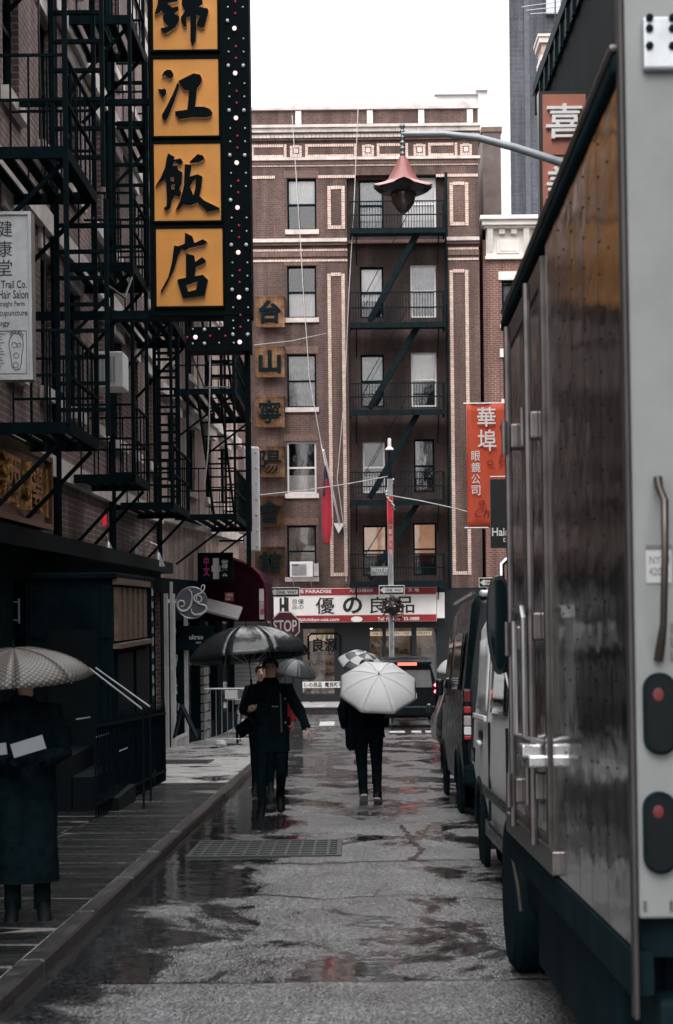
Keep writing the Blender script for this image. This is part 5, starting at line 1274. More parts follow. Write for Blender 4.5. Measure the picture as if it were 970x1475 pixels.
a, b, c_, d = pxbox(707, 690, 775, 789, YH); mb = MB(); mb.box(a, YH, c_, b, YH+.15, d); mb.build('board', SGB, t)
mb = MB(); text(mb, 'Hair', *pxbox(709, 760, 733.5, 772, YH), YH-.004, .015); text(mb, 'Salon', *pxbox(737, 760, 770, 772, YH), YH-.004, .015); text(mb, 'Design', *pxbox(725.5, 775, 752, 782, YH), YH-.004, .01); mb.build('lettering', WHITEP, t)
mb = MB(); mb.tube([(a, YH+.07, d+.06), (5.19, YH+.07, d+.06)], .02, 6); mb.bar((a+.2, YH+.07, d), (a+.2, YH+.07, d+.06), .02, .02).bar((b-.2, YH+.07, d), (b-.2, YH+.07, d+.06), .02, .02); mb.build('bracket', STEELG, t)
YX = 36.5
t = thing('brown_sign', 'tall reddish brown projecting sign with pale raised characters above the truck', 'shop sign', at(812, 318, YX))
a, b, c_, d = pxbox(777, 131, 848, 318, YX)
mb = MB(); mb.box(a, YX, c_, b, YX+.35, d); mb.build('sign_box', SGB, t); kx = YX/F
PB = mat('sign_terracotta', (.33, .115, .075), .55, var=.12, scale=2)
for y0, y1, ch in ((136, 223, '喜'), (226, 312, '美')):
    aa, bb, cc, dd = pxbox(782, y0, 844, y1, YX); mb = MB(); mb.box(aa, YX-.02, cc, bb, YX+.01, dd); pn = mb.build('panel', PB, t)
    mb = MB(); text(mb, ch, aa+.06, bb-.06, cc+.32, dd-.22, YX-.06, .008, .08); mb.build('character', WHITEP, pn)
mb = MB(); mb.bar((b, YX+.17, d-.5), (5.19, YX+.17, d-.5), .06, .06); mb.bar((b-.2, YX+.17, c_+.5), (5.19, YX+.17, c_+.5), .06, .06); mb.build('wall_bracket', IRON, t)

# flag on a slanting pole
t = thing('flag', 'limp red and blue flag on a white slanting pole before the tenement', 'flag', at(492, 790, YB-.1))
mb = MB(); mb.tube([at(466, 648, YB-2.2), at(479, 706, YB-1.2), at(491, 762, YB-.1)], .035, 8); mb.build('flag_pole', WHITEP, t)
def rag(pts, name, m):
    mb = MB(); rows_ = []
    fin = []
    for (a0_, a1_, ay), (b0_, b1_, by) in zip(pts[:-1], pts[1:]):
        for q in range(4): u = q/4; fin.append((a0_+(b0_-a0_)*u, a1_+(b1_-a1_)*u, ay+(by-ay)*u))
    fin.append(pts[-1])
    for px0, px1, py in fin:
        p, q = at(px0, py, YB-1.6), at(px1, py, YB-1.6); n = 9
        rows_.append([p.lerp(q, i/n)+Vector((0, .022*math.sin(i*1.15), 0)) for i in range(n+1)])
    for j in range(len(rows_)-1):
        if j == 0: mb.add([v for r_ in rows_ for v in r_], [])
        for i in range(9): mb.f.append([j*10+i, j*10+i+1, j*10+11+i, j*10+10+i]); mb.mi.append(0)
    o = mb.build(name, m, t, smooth=True, fix=False); s_ = o.modifiers.new('solidify', 'SOLIDIFY'); s_.thickness = .006
rag([(466, 474, 690), (465, 477, 705), (464, 478, 730), (464, 479, 755), (465, 477, 772), (467, 475, 784)], 'red_cloth', mat('flag_red', (.32, .012, .03), .75, var=.35, scale=3))
rag([(467, 471, 672), (466, 473, 690), (465, 471, 714)], 'blue_canton', mat('flag_blue', (.015, .02, .05), .7))
mb = MB(); q = at(488, 760, YB-.25); mb.prism([(q.x-.17, q.z+.15), (q.x+.2, q.z+.15), (q.x, q.z-.2)], YB-.28, YB-.04); mb.build('pole_socket', SGW, t)

# overhead cables
def cable(lab, pts, r=.014, m=CABLE):
    t = thing('overhead_cable', lab, 'cable', pts[0], 'cables strung across the tenement')
    mb = MB(); fine = []
    for i in range(len(pts)-1):
        for s_ in range(6): fine.append(Vector(pts[i]).lerp(Vector(pts[i+1]), s_/6))
    fine.append(Vector(pts[-1])); mb.tube(fine, r, 5); mb.build('cable', m, t)
cable('pale cable hanging down past the left tenement windows', [at(421, 166, YB-.5), at(430, 300, YB-.5), at(437, 415, YB-.5), at(446, 545, YB-.5), at(463, 640, YB-.6), at(469, 670, YB-1.8)])
cable('pale cable dropping down the pale brick strip to the shop sign', [at(516, 157, YB-.4), at(510, 300, YB-.4), at(503, 420, YB-.4), at(497, 560, YB-.4), at(486, 690, YB-.4), at(497, 770, YB-.3), at(499, 838, YB-.3)])
cable('sagging cable from the light box to the slim post', [at(374, 713, 45), at(440, 706, 47), at(500, 697, 48.5), at(560, 686, YL_)])
cable('cable running from the slim post up to the right banner', [at(565, 714, YL_), at(610, 722, 48), at(660, 733, 46), at(735, 756, 44)])
cable('faint cable across the copper panels to the pale brick strip', [at(366, 497, 46), at(420, 491, 52), at(470, 480, YB-.3)], .01)

# ============================================================ VEHICLES
def slopeM(x, y):
    return Matrix.Translation((x, y, zg(y))) @ Matrix.Rotation(-math.atan(SL), 4, 'X')
def wheel(root, x, y, r, w, side=-1, rim=None):
    mb = MB(); n = 24
    mb.lathe((x, y, r), [(r*.55, 0), (r*.9, 0), (r, w*.15), (r, w*.85), (r*.9, w), (r*.55, w)], n, (-side, 0, 0)); t_ = mb.build('wheel', RUBBER, root, world=False, smooth=True)
    mb = MB(); mb.lathe((x, y, r), [(.001, w*.12), (r*.2, w*.06), (r*.5, w*.14), (r*.56, w*.04), (r*.58, w*.3)], n, (-side, 0, 0)); mb.build('rim', rim or STEELG, t_, world=False, smooth=True)
    return t_
# ---- box truck: local origin at its near left bottom corner on the road
MT = slopeM(.76, 4.63)
t = thing('box_truck', 'box truck with polished riveted metal side and white rear frame parked at right', 'truck', MT)
def steel_side():
    m = bpy.data.materials.new('polished_side'); m.use_nodes = True; tr = m.node_tree; p = tr.nodes['Principled BSDF']; nn = tr.nodes.new; L = tr.links.new
    p.inputs['Metallic'].default_value = 1
    tcn = nn('ShaderNodeTexCoord'); mp = nn('ShaderNodeMapping'); mp.inputs['Scale'].default_value = (1, 1.2, 1.4); L(tcn.outputs['Object'], mp.inputs[0])
    n = nn('ShaderNodeTexNoise'); n.inputs['Scale'].default_value = .9; n.inputs['Detail'].default_value = 3; L(mp.outputs[0], n.inputs['Vector'])
    c = nn('ShaderNodeValToRGB'); c.color_ramp.elements[0].position = .3; c.color_ramp.elements[1].position = .72; c.color_ramp.elements[0].color = (.34, .34, .35, 1); c.color_ramp.elements[1].color = (.46, .455, .46, 1); L(n.outputs[0], c.inputs[0]); L(c.outputs[0], p.inputs['Base Color'])
    r = nn('ShaderNodeMapRange'); r.inputs[3].default_value = .07; r.inputs[4].default_value = .17; L(n.outputs[0], r.inputs[0]); L(r.outputs[0], p.inputs['Roughness'])
    mp2 = nn('ShaderNodeMapping'); mp2.inputs['Scale'].default_value = (1, 2.2, 3.4); L(tcn.outputs['Object'], mp2.inputs[0])
    n2 = nn('ShaderNodeTexNoise'); n2.inputs['Scale'].default_value = 1.6; n2.inputs['Detail'].default_value = 2; L(mp2.outputs[0], n2.inputs['Vector'])
    b = nn('ShaderNodeBump'); b.inputs['Strength'].default_value = .085; b.inputs['Distance'].default_value = .05; L(n2.outputs[0], b.inputs['Height']); L(b.outputs[0], p.inputs['Normal'])
    MATS['polished_side'] = m; return m
PSIDE = steel_side()
TRIM = mat('truck_trim', (.12, .11, .108), .32, .8, var=.4, scale=5)
TWHITE = mat('truck_white', (.175, .188, .186), .4, var=.16, scale=2.5, bump=.03)
TRIMDK = mat('truck_trim_dark', (.0048, .012, .0155), .75, .0, var=.4, spec=.03)
z0, z1, Lb, Wb = .79, 3.27, 3.62, 2.4
mb = MB(); mb.box(.02, .05, z0, Wb, Lb, z1); mb.build('box_body', TRIMDK, t, world=False)
# side skin in seven riveted sheets
edges_ = [.07, .48, .82, 1.12, 1.48, 1.86]
for a, b in zip(edges_[:-1], edges_[1:]):
    mb = MB(); mb.box(-.004, a+.004, z0+.03, .019, b-.004, z1-.06); mb.build('side_sheet', PSIDE, t, world=False)
mb = MB()
for e in edges_[1:-1]:
    k = 0
    while k < 23:
        zz = z0+.2+k*.098; mb.lathe((-.004, e-.035, zz), [(.004, 0), (.0035, .002), (.001, .003)], 6, (-1, 0, 0)); k += 1
for e in (.27, .65, 1.3):
    for k in range(9): mb.lathe((-.004, e, z0+.25+k*.25), [(.004, 0), (.0035, .002), (.001, .003)], 6, (-1, 0, 0))
mb.build('rivet', TRIMDK, t, world=False, kind='stuff')
# side door with frame, hinges and lock gear
da, db = 1.92, 3.45
mb = MB(); mb.box(-.016, da, z0+.05, .019, da+.07, z1-.1).box(-.016, db-.07, z0+.05, .019, db, z1-.1).box(-.016, da+.07, z1-.2, .019, db-.07, z1-.1).box(-.016, da+.07, z0+.05, .019, db-.07, z0+.15); mb.build('door_frame', TRIM, t, world=False)
mb = MB(); mb.box(-.008, da+.075, z0+.155, .018, db-.075, z1-.205); dr = mb.build('side_door', PSIDE, t, world=False)
for yy in (2.18, 3.04):
    mb = MB(); mb.tube([(-.045, yy, z0+.1), (-.045, yy, z1-.15)], .016, 8); mb.build('lock_rod', TRIM, dr, world=False, smooth=True)
for yy, zz in ((3.0, 2.62), (3.0, 1.72), (3.0, 1.05), (2.18, 2.55), (2.18, 1.75), (2.18, 1.12)):
    mb = MB(); mb.box(-.04, yy-.03, zz-.055, -.004, yy+.05, zz+.055); mb.build('hinge', TRIM, dr, world=False, bevel=.008)
    mb = MB(); mb.tube([(-.065, yy+.02, zz-.075), (-.065, yy+.02, zz+.075)], .012, 8); mb.build('hinge_pin', TRIM, dr, world=False, smooth=True)
mb = MB(); mb.tube([(-.02, 2.42, 1.30), (-.09, 2.42, 1.32), (-.09, 2.42, 1.78), (-.09, 2.36, 1.82), (-.09, 2.08, 1.82), (-.09, 2.02, 1.78), (-.09, 2.02, 1.32), (-.02, 2.02, 1.30)], .013, 8); mb.build('grab_bar', mat('bar_steel', (.30, .30, .31), .3, .9), dr, world=False, smooth=True)
mb = MB(); mb.box(-.08, 2.0, 1.20, -.004, 2.34, 1.25); mb.box(-.1, 2.06, 1.235, -.02, 2.2, 1.29); mb.build('latch_handle', mat('latch_steel', (.45, .45, .46), .25, .9), dr, world=False, bevel=.01)
mb = MB(); mb.box(-.03, 1.7, z0+.03, .018, 3.6, z0+.12); mb.build('door_sill', TRIM, t, world=False, bevel=.006)
# rails and posts
mb = MB(); mb.box(-.022, .03, z1-.055, .05, Lb, z1+.005); mb.build('top_rail', TRIMDK, t, world=False, bevel=.015)
mb = MB(); mb.box(-.03, .03, z1+.007, .05, Lb-.1, z1+.03); mb.build('gutter', TRIM, t, world=False, bevel=.01)
mb = MB(); mb.box(-.012, .03, z0-.10, .05, Lb, z0+.02); mb.build('bottom_rail', TRIMDK, t, world=False)
mb = MB(); mb.box(-.009, -.008, z0-.16, .006, .05, z1+.5); mb.build('corner_post', mat('post_grey', (.035, .032, .031), .5, .3, var=.4), t, world=False, bevel=.006)
mb = MB(); mb.box(.007, 0, z0+.11, .30, .05, z1+.5); mb.build('rear_frame', TWHITE, t, world=False, bevel=.008)
mb = MB(); mb.box(.30, .02, z0+.11, Wb-.3, .05, z1+.5); mb.build('rear_door', TWHITE, t, world=False)
mb = MB(); mb.box(Wb-.299, 0, z0+.11, Wb, .05, z1+.5); mb.build('rear_frame', TWHITE, t, world=False)
k54 = 4.63/F
def tr(px, py):                 # pixel on the rear face -> local x,z
    o, p = MT.inverted() @ Vector((0, 0, CZ)), MT.inverted() @ at(px, py, 4.63); p = o + (p-o)*(o.y/(o.y-p.y)); return p.x, p.z
# corner plate at top
xa, za1 = tr(925, 105); xb, zb1 = tr(1010, 28)
mb = MB(); mb.box(xa, -.03, za1, xb, -.001, zb1); pl = mb.build('hinge_plate', STEELG, t, world=False, bevel=.008)
for px, py in ((933, 47), (966, 47), (933, 72), (966, 72), (933, 32), (966, 32)):
    x, z = tr(px, py); mb = MB(); mb.lathe((x, -.031, z), [(.011, 0), (.011, .006), (.004, .010), (.001, .010)], 8, (0, -1, 0)); mb.build('bolt', TRIMDK, pl, world=False)
# grab handle
mb = MB(); q = [tr(947, 690), tr(947, 705), tr(951, 725), tr(950, 800), tr(949, 900), tr(949, 925), tr(948, 950)]
ys = [-.01, -.03, -.07, -.085, -.075, -.04, -.01]
mb.tube([(x, y_, z) for (x, z), y_ in zip(q, ys)], [.013, .011, .011, .010, .010, .013, .014], 10); mb.build('grab_handle', mat('handle_dark', (.07, .06, .055), .3, .8, var=.4), t, world=False, smooth=True)
# sticker
xa, za1 = tr(931, 840); xb, zb1 = tr(967, 785); mb = MB(); mb.box(xa, -.004, za1, xb, -.001, zb1); stk = mb.build('permit_sticker', mat('sticker', (.36, .37, .37), .5), t, world=False)
mb = MB(); mb.box(xa, -.006, zb1-.012, xb, -.0042, zb1); 
for i in range(3):
    for j, s_ in enumerate(('7', '1', '4')[:3]): pass
text(mb, 'NY 71\n42081', xa+.008, xb-.006, za1+.02, zb1-.03, -.005); mb.build('sticker_print', mat('sticker_print', (.10, .10, .11), .6), stk, world=False)
# stop lamps in rubber lozenges
for py0, py1, pl_ in ((969, 1087, 1000), (1140, 1258, 1168)):
    x0_, zt_ = tr(925, py0); x1_, zb_ = tr(975, py1); cxm = (x0_+x1_)/2; rr = (x1_-x0_)/2
    ring = []
    for i in range(13): a_ = math.pi*i/12; ring.append((cxm+rr*math.cos(a_), zt_-rr+rr*math.sin(a_)))
    for i in range(13): a_ = math.pi+math.pi*i/12; ring.append((cxm+rr*math.cos(a_), zb_+rr+rr*math.sin(a_)))
    mb = MB(); mb.prism(ring, -.022, -.001); lm = mb.build('lamp_mount', RUBBER, t, world=False, bevel=.004)
    ring2 = [(cxm+(x-cxm)*.84, (zt_+zb_)/2+(z-(zt_+zb_)/2)*.92) for x, z in ring]
    mb = MB(); mb.prism(ring2, -.028, -.0225); mb.build('lamp_lens', mat('lens_dark', (.004, .006, .007), .45, spec=.12), lm, world=False)
    lx, lz_ = tr(945, pl_); mb = MB(); mb.ball((lx+.002, -.024, lz_), .036, 14, 8, .7, .14, .85); mb.build('lamp_reflector', mat('lens_red', (.075, .005, .006), .35, var=.5, scale=30, emit=(1, .02, .02), estr=.03), lm, world=False, smooth=True)
for px, py in ((929, 1305), (967, 1305), (968, 905), (968, 925), (968, 945)):
    x, z = tr(px, py); mb = MB(); mb.box(x-.004, -.004, z-.014, x+.004, -.0005, z+.014); mb.build('rust_chip', TRIM, t, world=False)
# added underbody box and filler skirt, underrun, wheels, cab
mb = MB(); mb.box(.12, .25, .42, Wb-.12, 5.0, .78); mb.build('chassis_block', TRIMDK, t, world=False)  # solid underbody box added to block light beneath the truck
mb = MB(); mb.box(.06, .02, .34, Wb-.05, .2, .68); mb.build('rear_bumper', BLACK, t, world=False, bevel=.02)
mb = MB(); mb.box(.10, .3, .22, .13, Lb-.2, .77); mb.build('filler_skirt', BLACK, t, world=False)  # dark sheet added to fill the shaded gap under the box
wheel(t, .06, 1.15, .43, .5); wheel(t, .06, 4.55, .42, .26); wheel(t, Wb-.06, 1.15, .43, .5, 1); wheel(t, Wb-.06, 4.55, .42, .26, 1)
mb = MB(); mb.box(.06, .62, .12, .56, .64, .78); mb.build('mud_flap', RUBBER, t, world=False)
for yy in (Lb-.06,):
    mb = MB(); mb.tube([(.0, yy, z0-.1), (.02, yy-.02, z0-.22), (.03, yy-.05, z0-.34)], .012, 6); mb.build('hose', TRIM, t, world=False)
mb = MB(); prof = [(Lb+.04, .5), (5.3, .5), (5.42, .8), (5.3, 1.3), (4.95, 2.15), (4.6, 2.35), (Lb+.04, 2.35)]
n = len(prof); mb.add([(.25, y_, z_) for y_, z_ in prof]+[(2.2, y_, z_) for y_, z_ in prof], [tuple(range(n)), tuple(range(2*n-1, n-1, -1))]+[(i, (i+1) % n, n+(i+1) % n, n+i) for i in range(n)]); mb.build('cab', mat('cab_dark', (.03, .034, .036), .3, var=.2), t, world=False, bevel=.05)
mb = MB(); mb.add([(.245, Lb+.35, 1.4), (.245, 5.0, 1.4), (.245, 4.75, 2.05), (.245, Lb+.35, 2.1), (.22, Lb+.35, 1.4), (.22, 5.0, 1.4), (.22, 4.75, 2.05), (.22, Lb+.35, 2.1)], [(0,1,2,3),(7,6,5,4),(0,4,5,1),(1,5,6,2),(2,6,7,3),(3,7,4,0)]); mb.build('cab_window', GLASSDK, t, world=False)
# door mirror reaching out past the box
pm = MT.inverted() @ at(719, 900, 8.55); ky = 8.55/F
ring = []
for i in range(24):
    a_ = 2*math.pi*i/24; ca, sa = math.cos(a_), math.sin(a_)
    ring.append((pm.x+17*ky*(abs(ca)**.75)*(1 if ca > 0 else -1)*(1 if sa > -.2 else 1-.35*(-sa)), pm.z+72*ky*(abs(sa)**.8)*(1 if sa > 0 else -1)))
mb = MB(); mb.prism(ring, pm.y-.03, pm.y+.07); mi = mb.build('door_mirror', SGB, t, world=False, bevel=.015)
mb = MB(); mb.prism([(pm.x+(x-pm.x)*.85, pm.z+(z-pm.z)*.9) for x, z in ring], pm.y-.034, pm.y-.031); mb.build('mirror_glass', GLASSDK, mi, world=False)
mb = MB(); mb.tube([(pm.x+.02, pm.y+.02, pm.z+.22), (pm.x+.02, pm.y+.02, pm.z+.30), (pm.x+.08, pm.y+.02, pm.z+.36), (pm.x+.3, pm.y, pm.z+.38)], .014, 8); mb.build('mirror_arm', CHROME, mi, world=False, smooth=True); mb = MB(); mb.tube([(pm.x+.03, pm.y+.02, pm.z-.22), (pm.x+.07, pm.y+.02, pm.z-.4), (pm.x+.3, pm.y, pm.z-.46)], .014, 8); mb.build('mirror_arm', CHROME, mi, world=False, smooth=True)

# ---- vans and cars: cross-sections lofted from rear (y=0) to nose
def ring_sec(y, hb, hm, ht, zb, zm, zs, zt, r=.12, cx=0.):
    half = [(hb*.8, zb), (hb, zb+.08), (hm, zm), (hm*.985, zs), (ht, zt-r), (ht-r*.35, zt-r*.3), (ht-r, zt), (0.0, zt+.03)]
    pts = [(-x, z) for x, z in half] + [(x, z) for x, z in half[-2::-1]]
    return [Vector((cx+x, y, z)) for x, z in pts]
def loft_body(root, secs, m, cx, name='body', bevel=0):
    mb = MB(); mb.loft([ring_sec(*s, cx=cx) for s in secs]); return mb.build(name, m, root, world=False, smooth=True, bevel=bevel)
def side_panel(root, name, ys, zs, xf, m, off=.006, parent=None):
    # panel hugging the left side; xf(y,z) gives the side's x
    mb = MB(); ny, nz_ = 6, 4; vs = []; 
    for i in range(ny+1):
        for j in range(nz_+1):
            y = ys[0]+(ys[1]-ys[0])*i/ny; z = zs[0]+(zs[1]-zs[0])*j/nz_; vs.append((xf(y, z)-off, y, z))
    fs = []
    for i in range(ny):
        for j in range(nz_): q = i*(nz_+1)+j; fs.append((q, q+1, q+nz_+2, q+nz_+1))
    mb.add(vs, fs); o = mb.build(name, m, parent or root, world=False, smooth=True); s_ = o.modifiers.new('solidify', 'SOLIDIFY'); s_.thickness = .012; s_.offset = 0
    return o
SILV = mat('silver_paint', (.74, .76, .77), .4, .05, var=.12, scale=3)
VBLK = mat('van_black', (.0045, .010, .0125), .28, 0, var=.3, spec=.18)
TINT = GLASSDK
# silver van
Ms = slopeM(2.035, 10.6); t = thing('silver_van', 'silver grey van parked ahead of the box truck', 'van', Ms)
W = .98
secs = [(0, .86, .92, .84, .35, .8, 1.2, 1.98), (.06, .92, .98, .90, .28, .8, 1.2, 2.04), (2.2, .92, .985, .93, .28, .8, 1.2, 2.08), (4.1, .92, .985, .92, .28, .8, 1.2, 2.06), (4.5, .91, .98, .88, .30, .82, 1.15, 1.98), (4.75, .9, .95, .8, .30, .8, 1.05, 1.6), (4.95, .84, .90, .72, .34, .75, .95, 1.20), (5.05, .6, .68, .5, .4, .7, .85, 1.0)]
loft_body(t, secs, SILV, 0)
def sside(y, z): 
    return -(.985 if z < 1.15 else .985-(z-1.15)/.85*.055)
side_panel(t, 'window_panel', (2.9, 3.9), (1.28, 1.85), sside, mat('silver_inset', (.60, .62, .63), .4, .05), .004)
side_panel(t, 'ledge', (2.75, 4.1), (1.20, 1.245), sside, SILV, .02)
side_panel(t, 'side_window', (1.2, 2.5), (1.28, 1.85), sside, TINT, .004)
side_panel(t, 'handle_pocket', (3.35, 3.6), (1.04, 1.12), lambda y, z: -.985, VBLK, .004); mb = MB(); mb.box(-1.02, 3.36, 1.0, -.985, 3.6, 1.03); mb.build('door_handle', SILV, t, world=False, bevel=.01)
side_panel(t, 'sill_trim', (.8, 3.2), (.30, .42), lambda y, z: -.965, VBLK, .01)
side_panel(t, 'rub_strip', (.2, 3.2), (.62, .70), lambda y, z: -.99, VBLK, .008)
def arch(root, y, r, x, m):
    mb = MB(); mb.tube([(x-.005, y+r*1.14*math.cos(q*math.pi/12), r*.82+r*1.14*math.sin(q*math.pi/12)) for q in range(13)], .022, 6); mb.build('wheel_arch', m, root, world=False, smooth=True)
    mb = MB(); mb.lathe((x+.05, y, r*.82), [(.001, 0), (r*1.12, 0), (r*1.12, .046), (.001, .046)], 26, (-1, 0, 0)); mb.build('arch_well', RUBBER, root, world=False)
for y_ in (.85, 3.85):
    arch(t, y_, .36, -.965, VBLK); wheel(t, -.83, y_, .33, .2); wheel(t, 1.0, y_, .33, .22, 1)
for y_ in (2.62, 1.1): 
    mb = MB(); mb.box(-.995, y_, .45, -.975, y_+.012, 1.2); mb.build('door_seam', VBLK, t, world=False)
mb = MB(); mb.box(-.99, 4.2, .78, -.86, 4.62, .95); mb.build('headlight', GLASSDK, t, world=False, bevel=.04)
mb = MB(); mb.box(-.7, 4.72, 1.35, .7, 4.86, 1.5); mb.build('windscreen', TINT, t, world=False)

def black_van():
    Mb = slopeM(2.2, 19.0); t = thing('black_van', 'tall black van with stacked red and white tail lamps', 'van', Mb)
    secs = [(0, .9, .93, .80, .34, .8, 1.2, 2.38), (.07, .96, .99, .86, .28, .8, 1.25, 2.46), (2.4, .97, 1.0, .87, .28, .8, 1.25, 2.48), (3.6, .97, 1.0, .85, .28, .8, 1.2, 2.42), (4.2, .96, .99, .72, .30, .8, 1.15, 1.8), (4.8, .9, .93, .62, .32, .8, 1.0, 1.25), (5.0, .75, .8, .6, .4, .7, .9, 1.05)]
    loft_body(t, secs, VBLK, 0)
    mb = MB(); mb.box(-.70, -.02, 1.35, -.05, .03, 2.1).box(.05, -.02, 1.35, .70, .03, 2.1); mb.build('rear_window', TINT, t, world=False, bevel=.03)
    mb = MB(); mb.box(-.006, -.012, .5, .006, .02, 2.3); mb.build('door_seam', RUBBER, t, world=False)
    for s in (-1, 1):
        x = s*.93
        mb = MB(); mb.box(x-.045, -.03, .84, x+.045, .03, 1.42); l = mb.build('tail_lamp', VBLK, t, world=False, bevel=.02)
        for za_, zb_, m in ((.86, .90, REDL), (.91, 1.0, mat('lens_clear', (.65, .65, .66), .15, emit=(1, .95, .9), estr=.02)), (1.01, 1.12, mat('lens_pale', (.38, .36, .35), .2)), (1.15, 1.22, REDL), (1.27, 1.40, REDD)):
            mb = MB(); mb.box(x-.040, -.04, za_, x+.040, .02, zb_); mb.build('lamp_segment', m, l, world=False, bevel=.008)
    mb = MB(); mb.box(-.98, -.10, .36, .98, .05, .58); mb.build('rear_bumper', RUBBER, t, world=False, bevel=.04)
    mb = MB(); mb.box(-.16, -.035, .86, .36, -.0, 1.0); p_ = mb.build('number_plate', mat('plate_dim', (.12, .12, .11), .5), t, world=False); mb = MB(); text(mb, 'HBK 4127', -.1, .3, .885, .975, -.037, .02); mb.build('plate_print', SGB, p_, world=False)
    xf = lambda y, z: -(1.0 if z < 1.25 else 1.0-(z-1.25)/1.2*.14)
    side_panel(t, 'side_window', (.5, 2.2), (1.4, 2.05), xf, TINT, .004); side_panel(t, 'side_window', (2.35, 3.5), (1.4, 2.05), xf, TINT, .004)
    mb = MB(); mb.tube([(-.84, .05, 2.47), (-.84, 3.6, 2.5)], .02, 6); mb.tube([(.84, .05, 2.47), (.84, 3.6, 2.5)], .02, 6); mb.build('roof_rail', CHROME, t, world=False)
    mb = MB(); mb.box(-.78, -.03, 2.42, .78, .12, 2.5); mb.build('roof_glint', mat('glint_silver', (.45, .46, .47), .25, .3), t, world=False, bevel=.03)  # pale strip painted in as the highlight along the roof edge
    for y_ in (.95, 3.95): arch(t, y_, .38, -.98, VBLK); wheel(t, -.82, y_, .35, .22); wheel(t, 1.03, y_, .35, .24, 1)
    mb = MB(); mb.box(-1.09, 3.7, 1.3, -.99, 3.78, 1.52); mb.build('door_mirror', VBLK, t, world=False, bevel=.03)
black_van()
def rear_car(name, lab, cat, x, y, w, h, body, lit, hood=True, plate='EFR 9034', slope=True):
    M = slopeM(x, y) if slope else Matrix.Translation((x, y, zg(y))); t = thing(name, lab, cat, M)
    k = w/2; sh = h*.54
    secs = [(0, k*.9, k*.95, k*.70, .34, sh*.6, sh, h-.06), (.1, k*.97, k, k*.77, .28, sh*.6, sh, h), (2.4, k*.97, k, k*.79, .28, sh*.6, sh, h), (2.9, k*.97, k, k*.72, .28, sh*.6, sh, h*.88), (3.5, k*.97, k*.99, k*.66, .3, sh*.6, sh*.97, sh*1.12), (4.4, k*.93, k*.95, k*.6, .32, sh*.6, sh*.9, sh*1.02), (4.6, k*.8, k*.84, k*.5, .38, sh*.6, sh*.8, sh*.92)]
    loft_body(t, secs, body, 0)
    mb = MB(); zt_ = h-.14; mb.add([(-k*.74, -.03, sh+.1), (k*.74, -.03, sh+.1), (k*.66, .01, zt_), (-k*.66, .01, zt_), (-k*.74, .03, sh+.1), (k*.74, .03, sh+.1), (k*.66, .07, zt_), (-k*.66, .07, zt_)], [(0,1,2,3),(7,6,5,4),(0,4,5,1),(1,5,6,2),(2,6,7,3),(3,7,4,0)]); mb.build('rear_window', mat('sky_grey_glass', (.16, .17, .18), .12, var=.2, spec=.8), t, world=False)  # grey glass colour stands in for reflected sky
    mb = MB(); mb.box(-k*.72, -.22, h-.13, k*.72, .1, h-.05); mb.build('spoiler', body, t, world=False, bevel=.02)
    mb = MB(); mb.box(-.26, -.235, h-.16, .26, -.2, h-.08); mb.build('brake_light', mat('brake_lit', (.6, .03, .02), .3, emit=(1, .12, .08), estr=2.2 if lit else .1), t, world=False)
    for s in (-1, 1):
        mb = MB(); x0 = s*k*.86; mb.box(x0-.06, -.03, sh-.08, x0+.06, .08, sh+.26); l = mb.build('tail_lamp', REDD, t, world=False, bevel=.02)
        for zz in (sh-.02, sh+.16): mb = MB(); mb.ball((x0, -.035, zz), .065, 10, 6, 1, .4, .8); mb.build('lamp_bulb', mat('tail_lit', (.7, .06, .06), .3, emit=(1, .12, .14), estr=5.) if lit else REDD, l, world=False, smooth=True)
    mb = MB(); mb.box(-k*.97, -.12, .36, k*.97, .06, .62); mb.build('rear_bumper', body, t, world=False, bevel=.04)
    mb = MB(); mb.box(-.26, -.06, sh-.2, .26, -.02, sh-.05); p_ = mb.build('number_plate', mat('plate_white', (.5, .5, .48), .5), t, world=False); mb = MB(); text(mb, plate, -.21, .21, sh-.175, sh-.075, -.062, .02); mb.build('plate_print', SGB, p_, world=False)
    for y_ in (.85, 3.6):
        wheel(t, -k+.2, y_, .36, .24); wheel(t, k+.02, y_, .36, .24, 1)
    mb = MB(); mb.tube([(-k*.6, .3, h+.04), (-k*.6, 2.2, h+.05)], .018, 6); mb.tube([(k*.6, .3, h+.04), (k*.6, 2.2, h+.05)], .018, 6); mb.build('roof_rail', CHROME, t, world=False)
    for s in (-1, 1): mb = MB(); mb.box(s*(k+.10), 2.75, sh+.05, s*(k-.0), 2.85, sh+.22); mb.build('door_mirror', body, t, world=False, bevel=.03)
rear_car('parked_suv', 'dark four wheel drive car with lit tail lamps crossing at the junction', 'car', at(587, 1000, 47.9).x, 47.9, 1.86, 1.9, VBLK, True, slope=False)
rear_car('parked_car', 'dark car with unlit lamps parked at the kerb beyond the black van', 'car', 2.44, 30.5, 1.8, 1.5, mat('car_dark', (.02, .023, .026), .2, spec=.6), False, plate='KJD 2286')

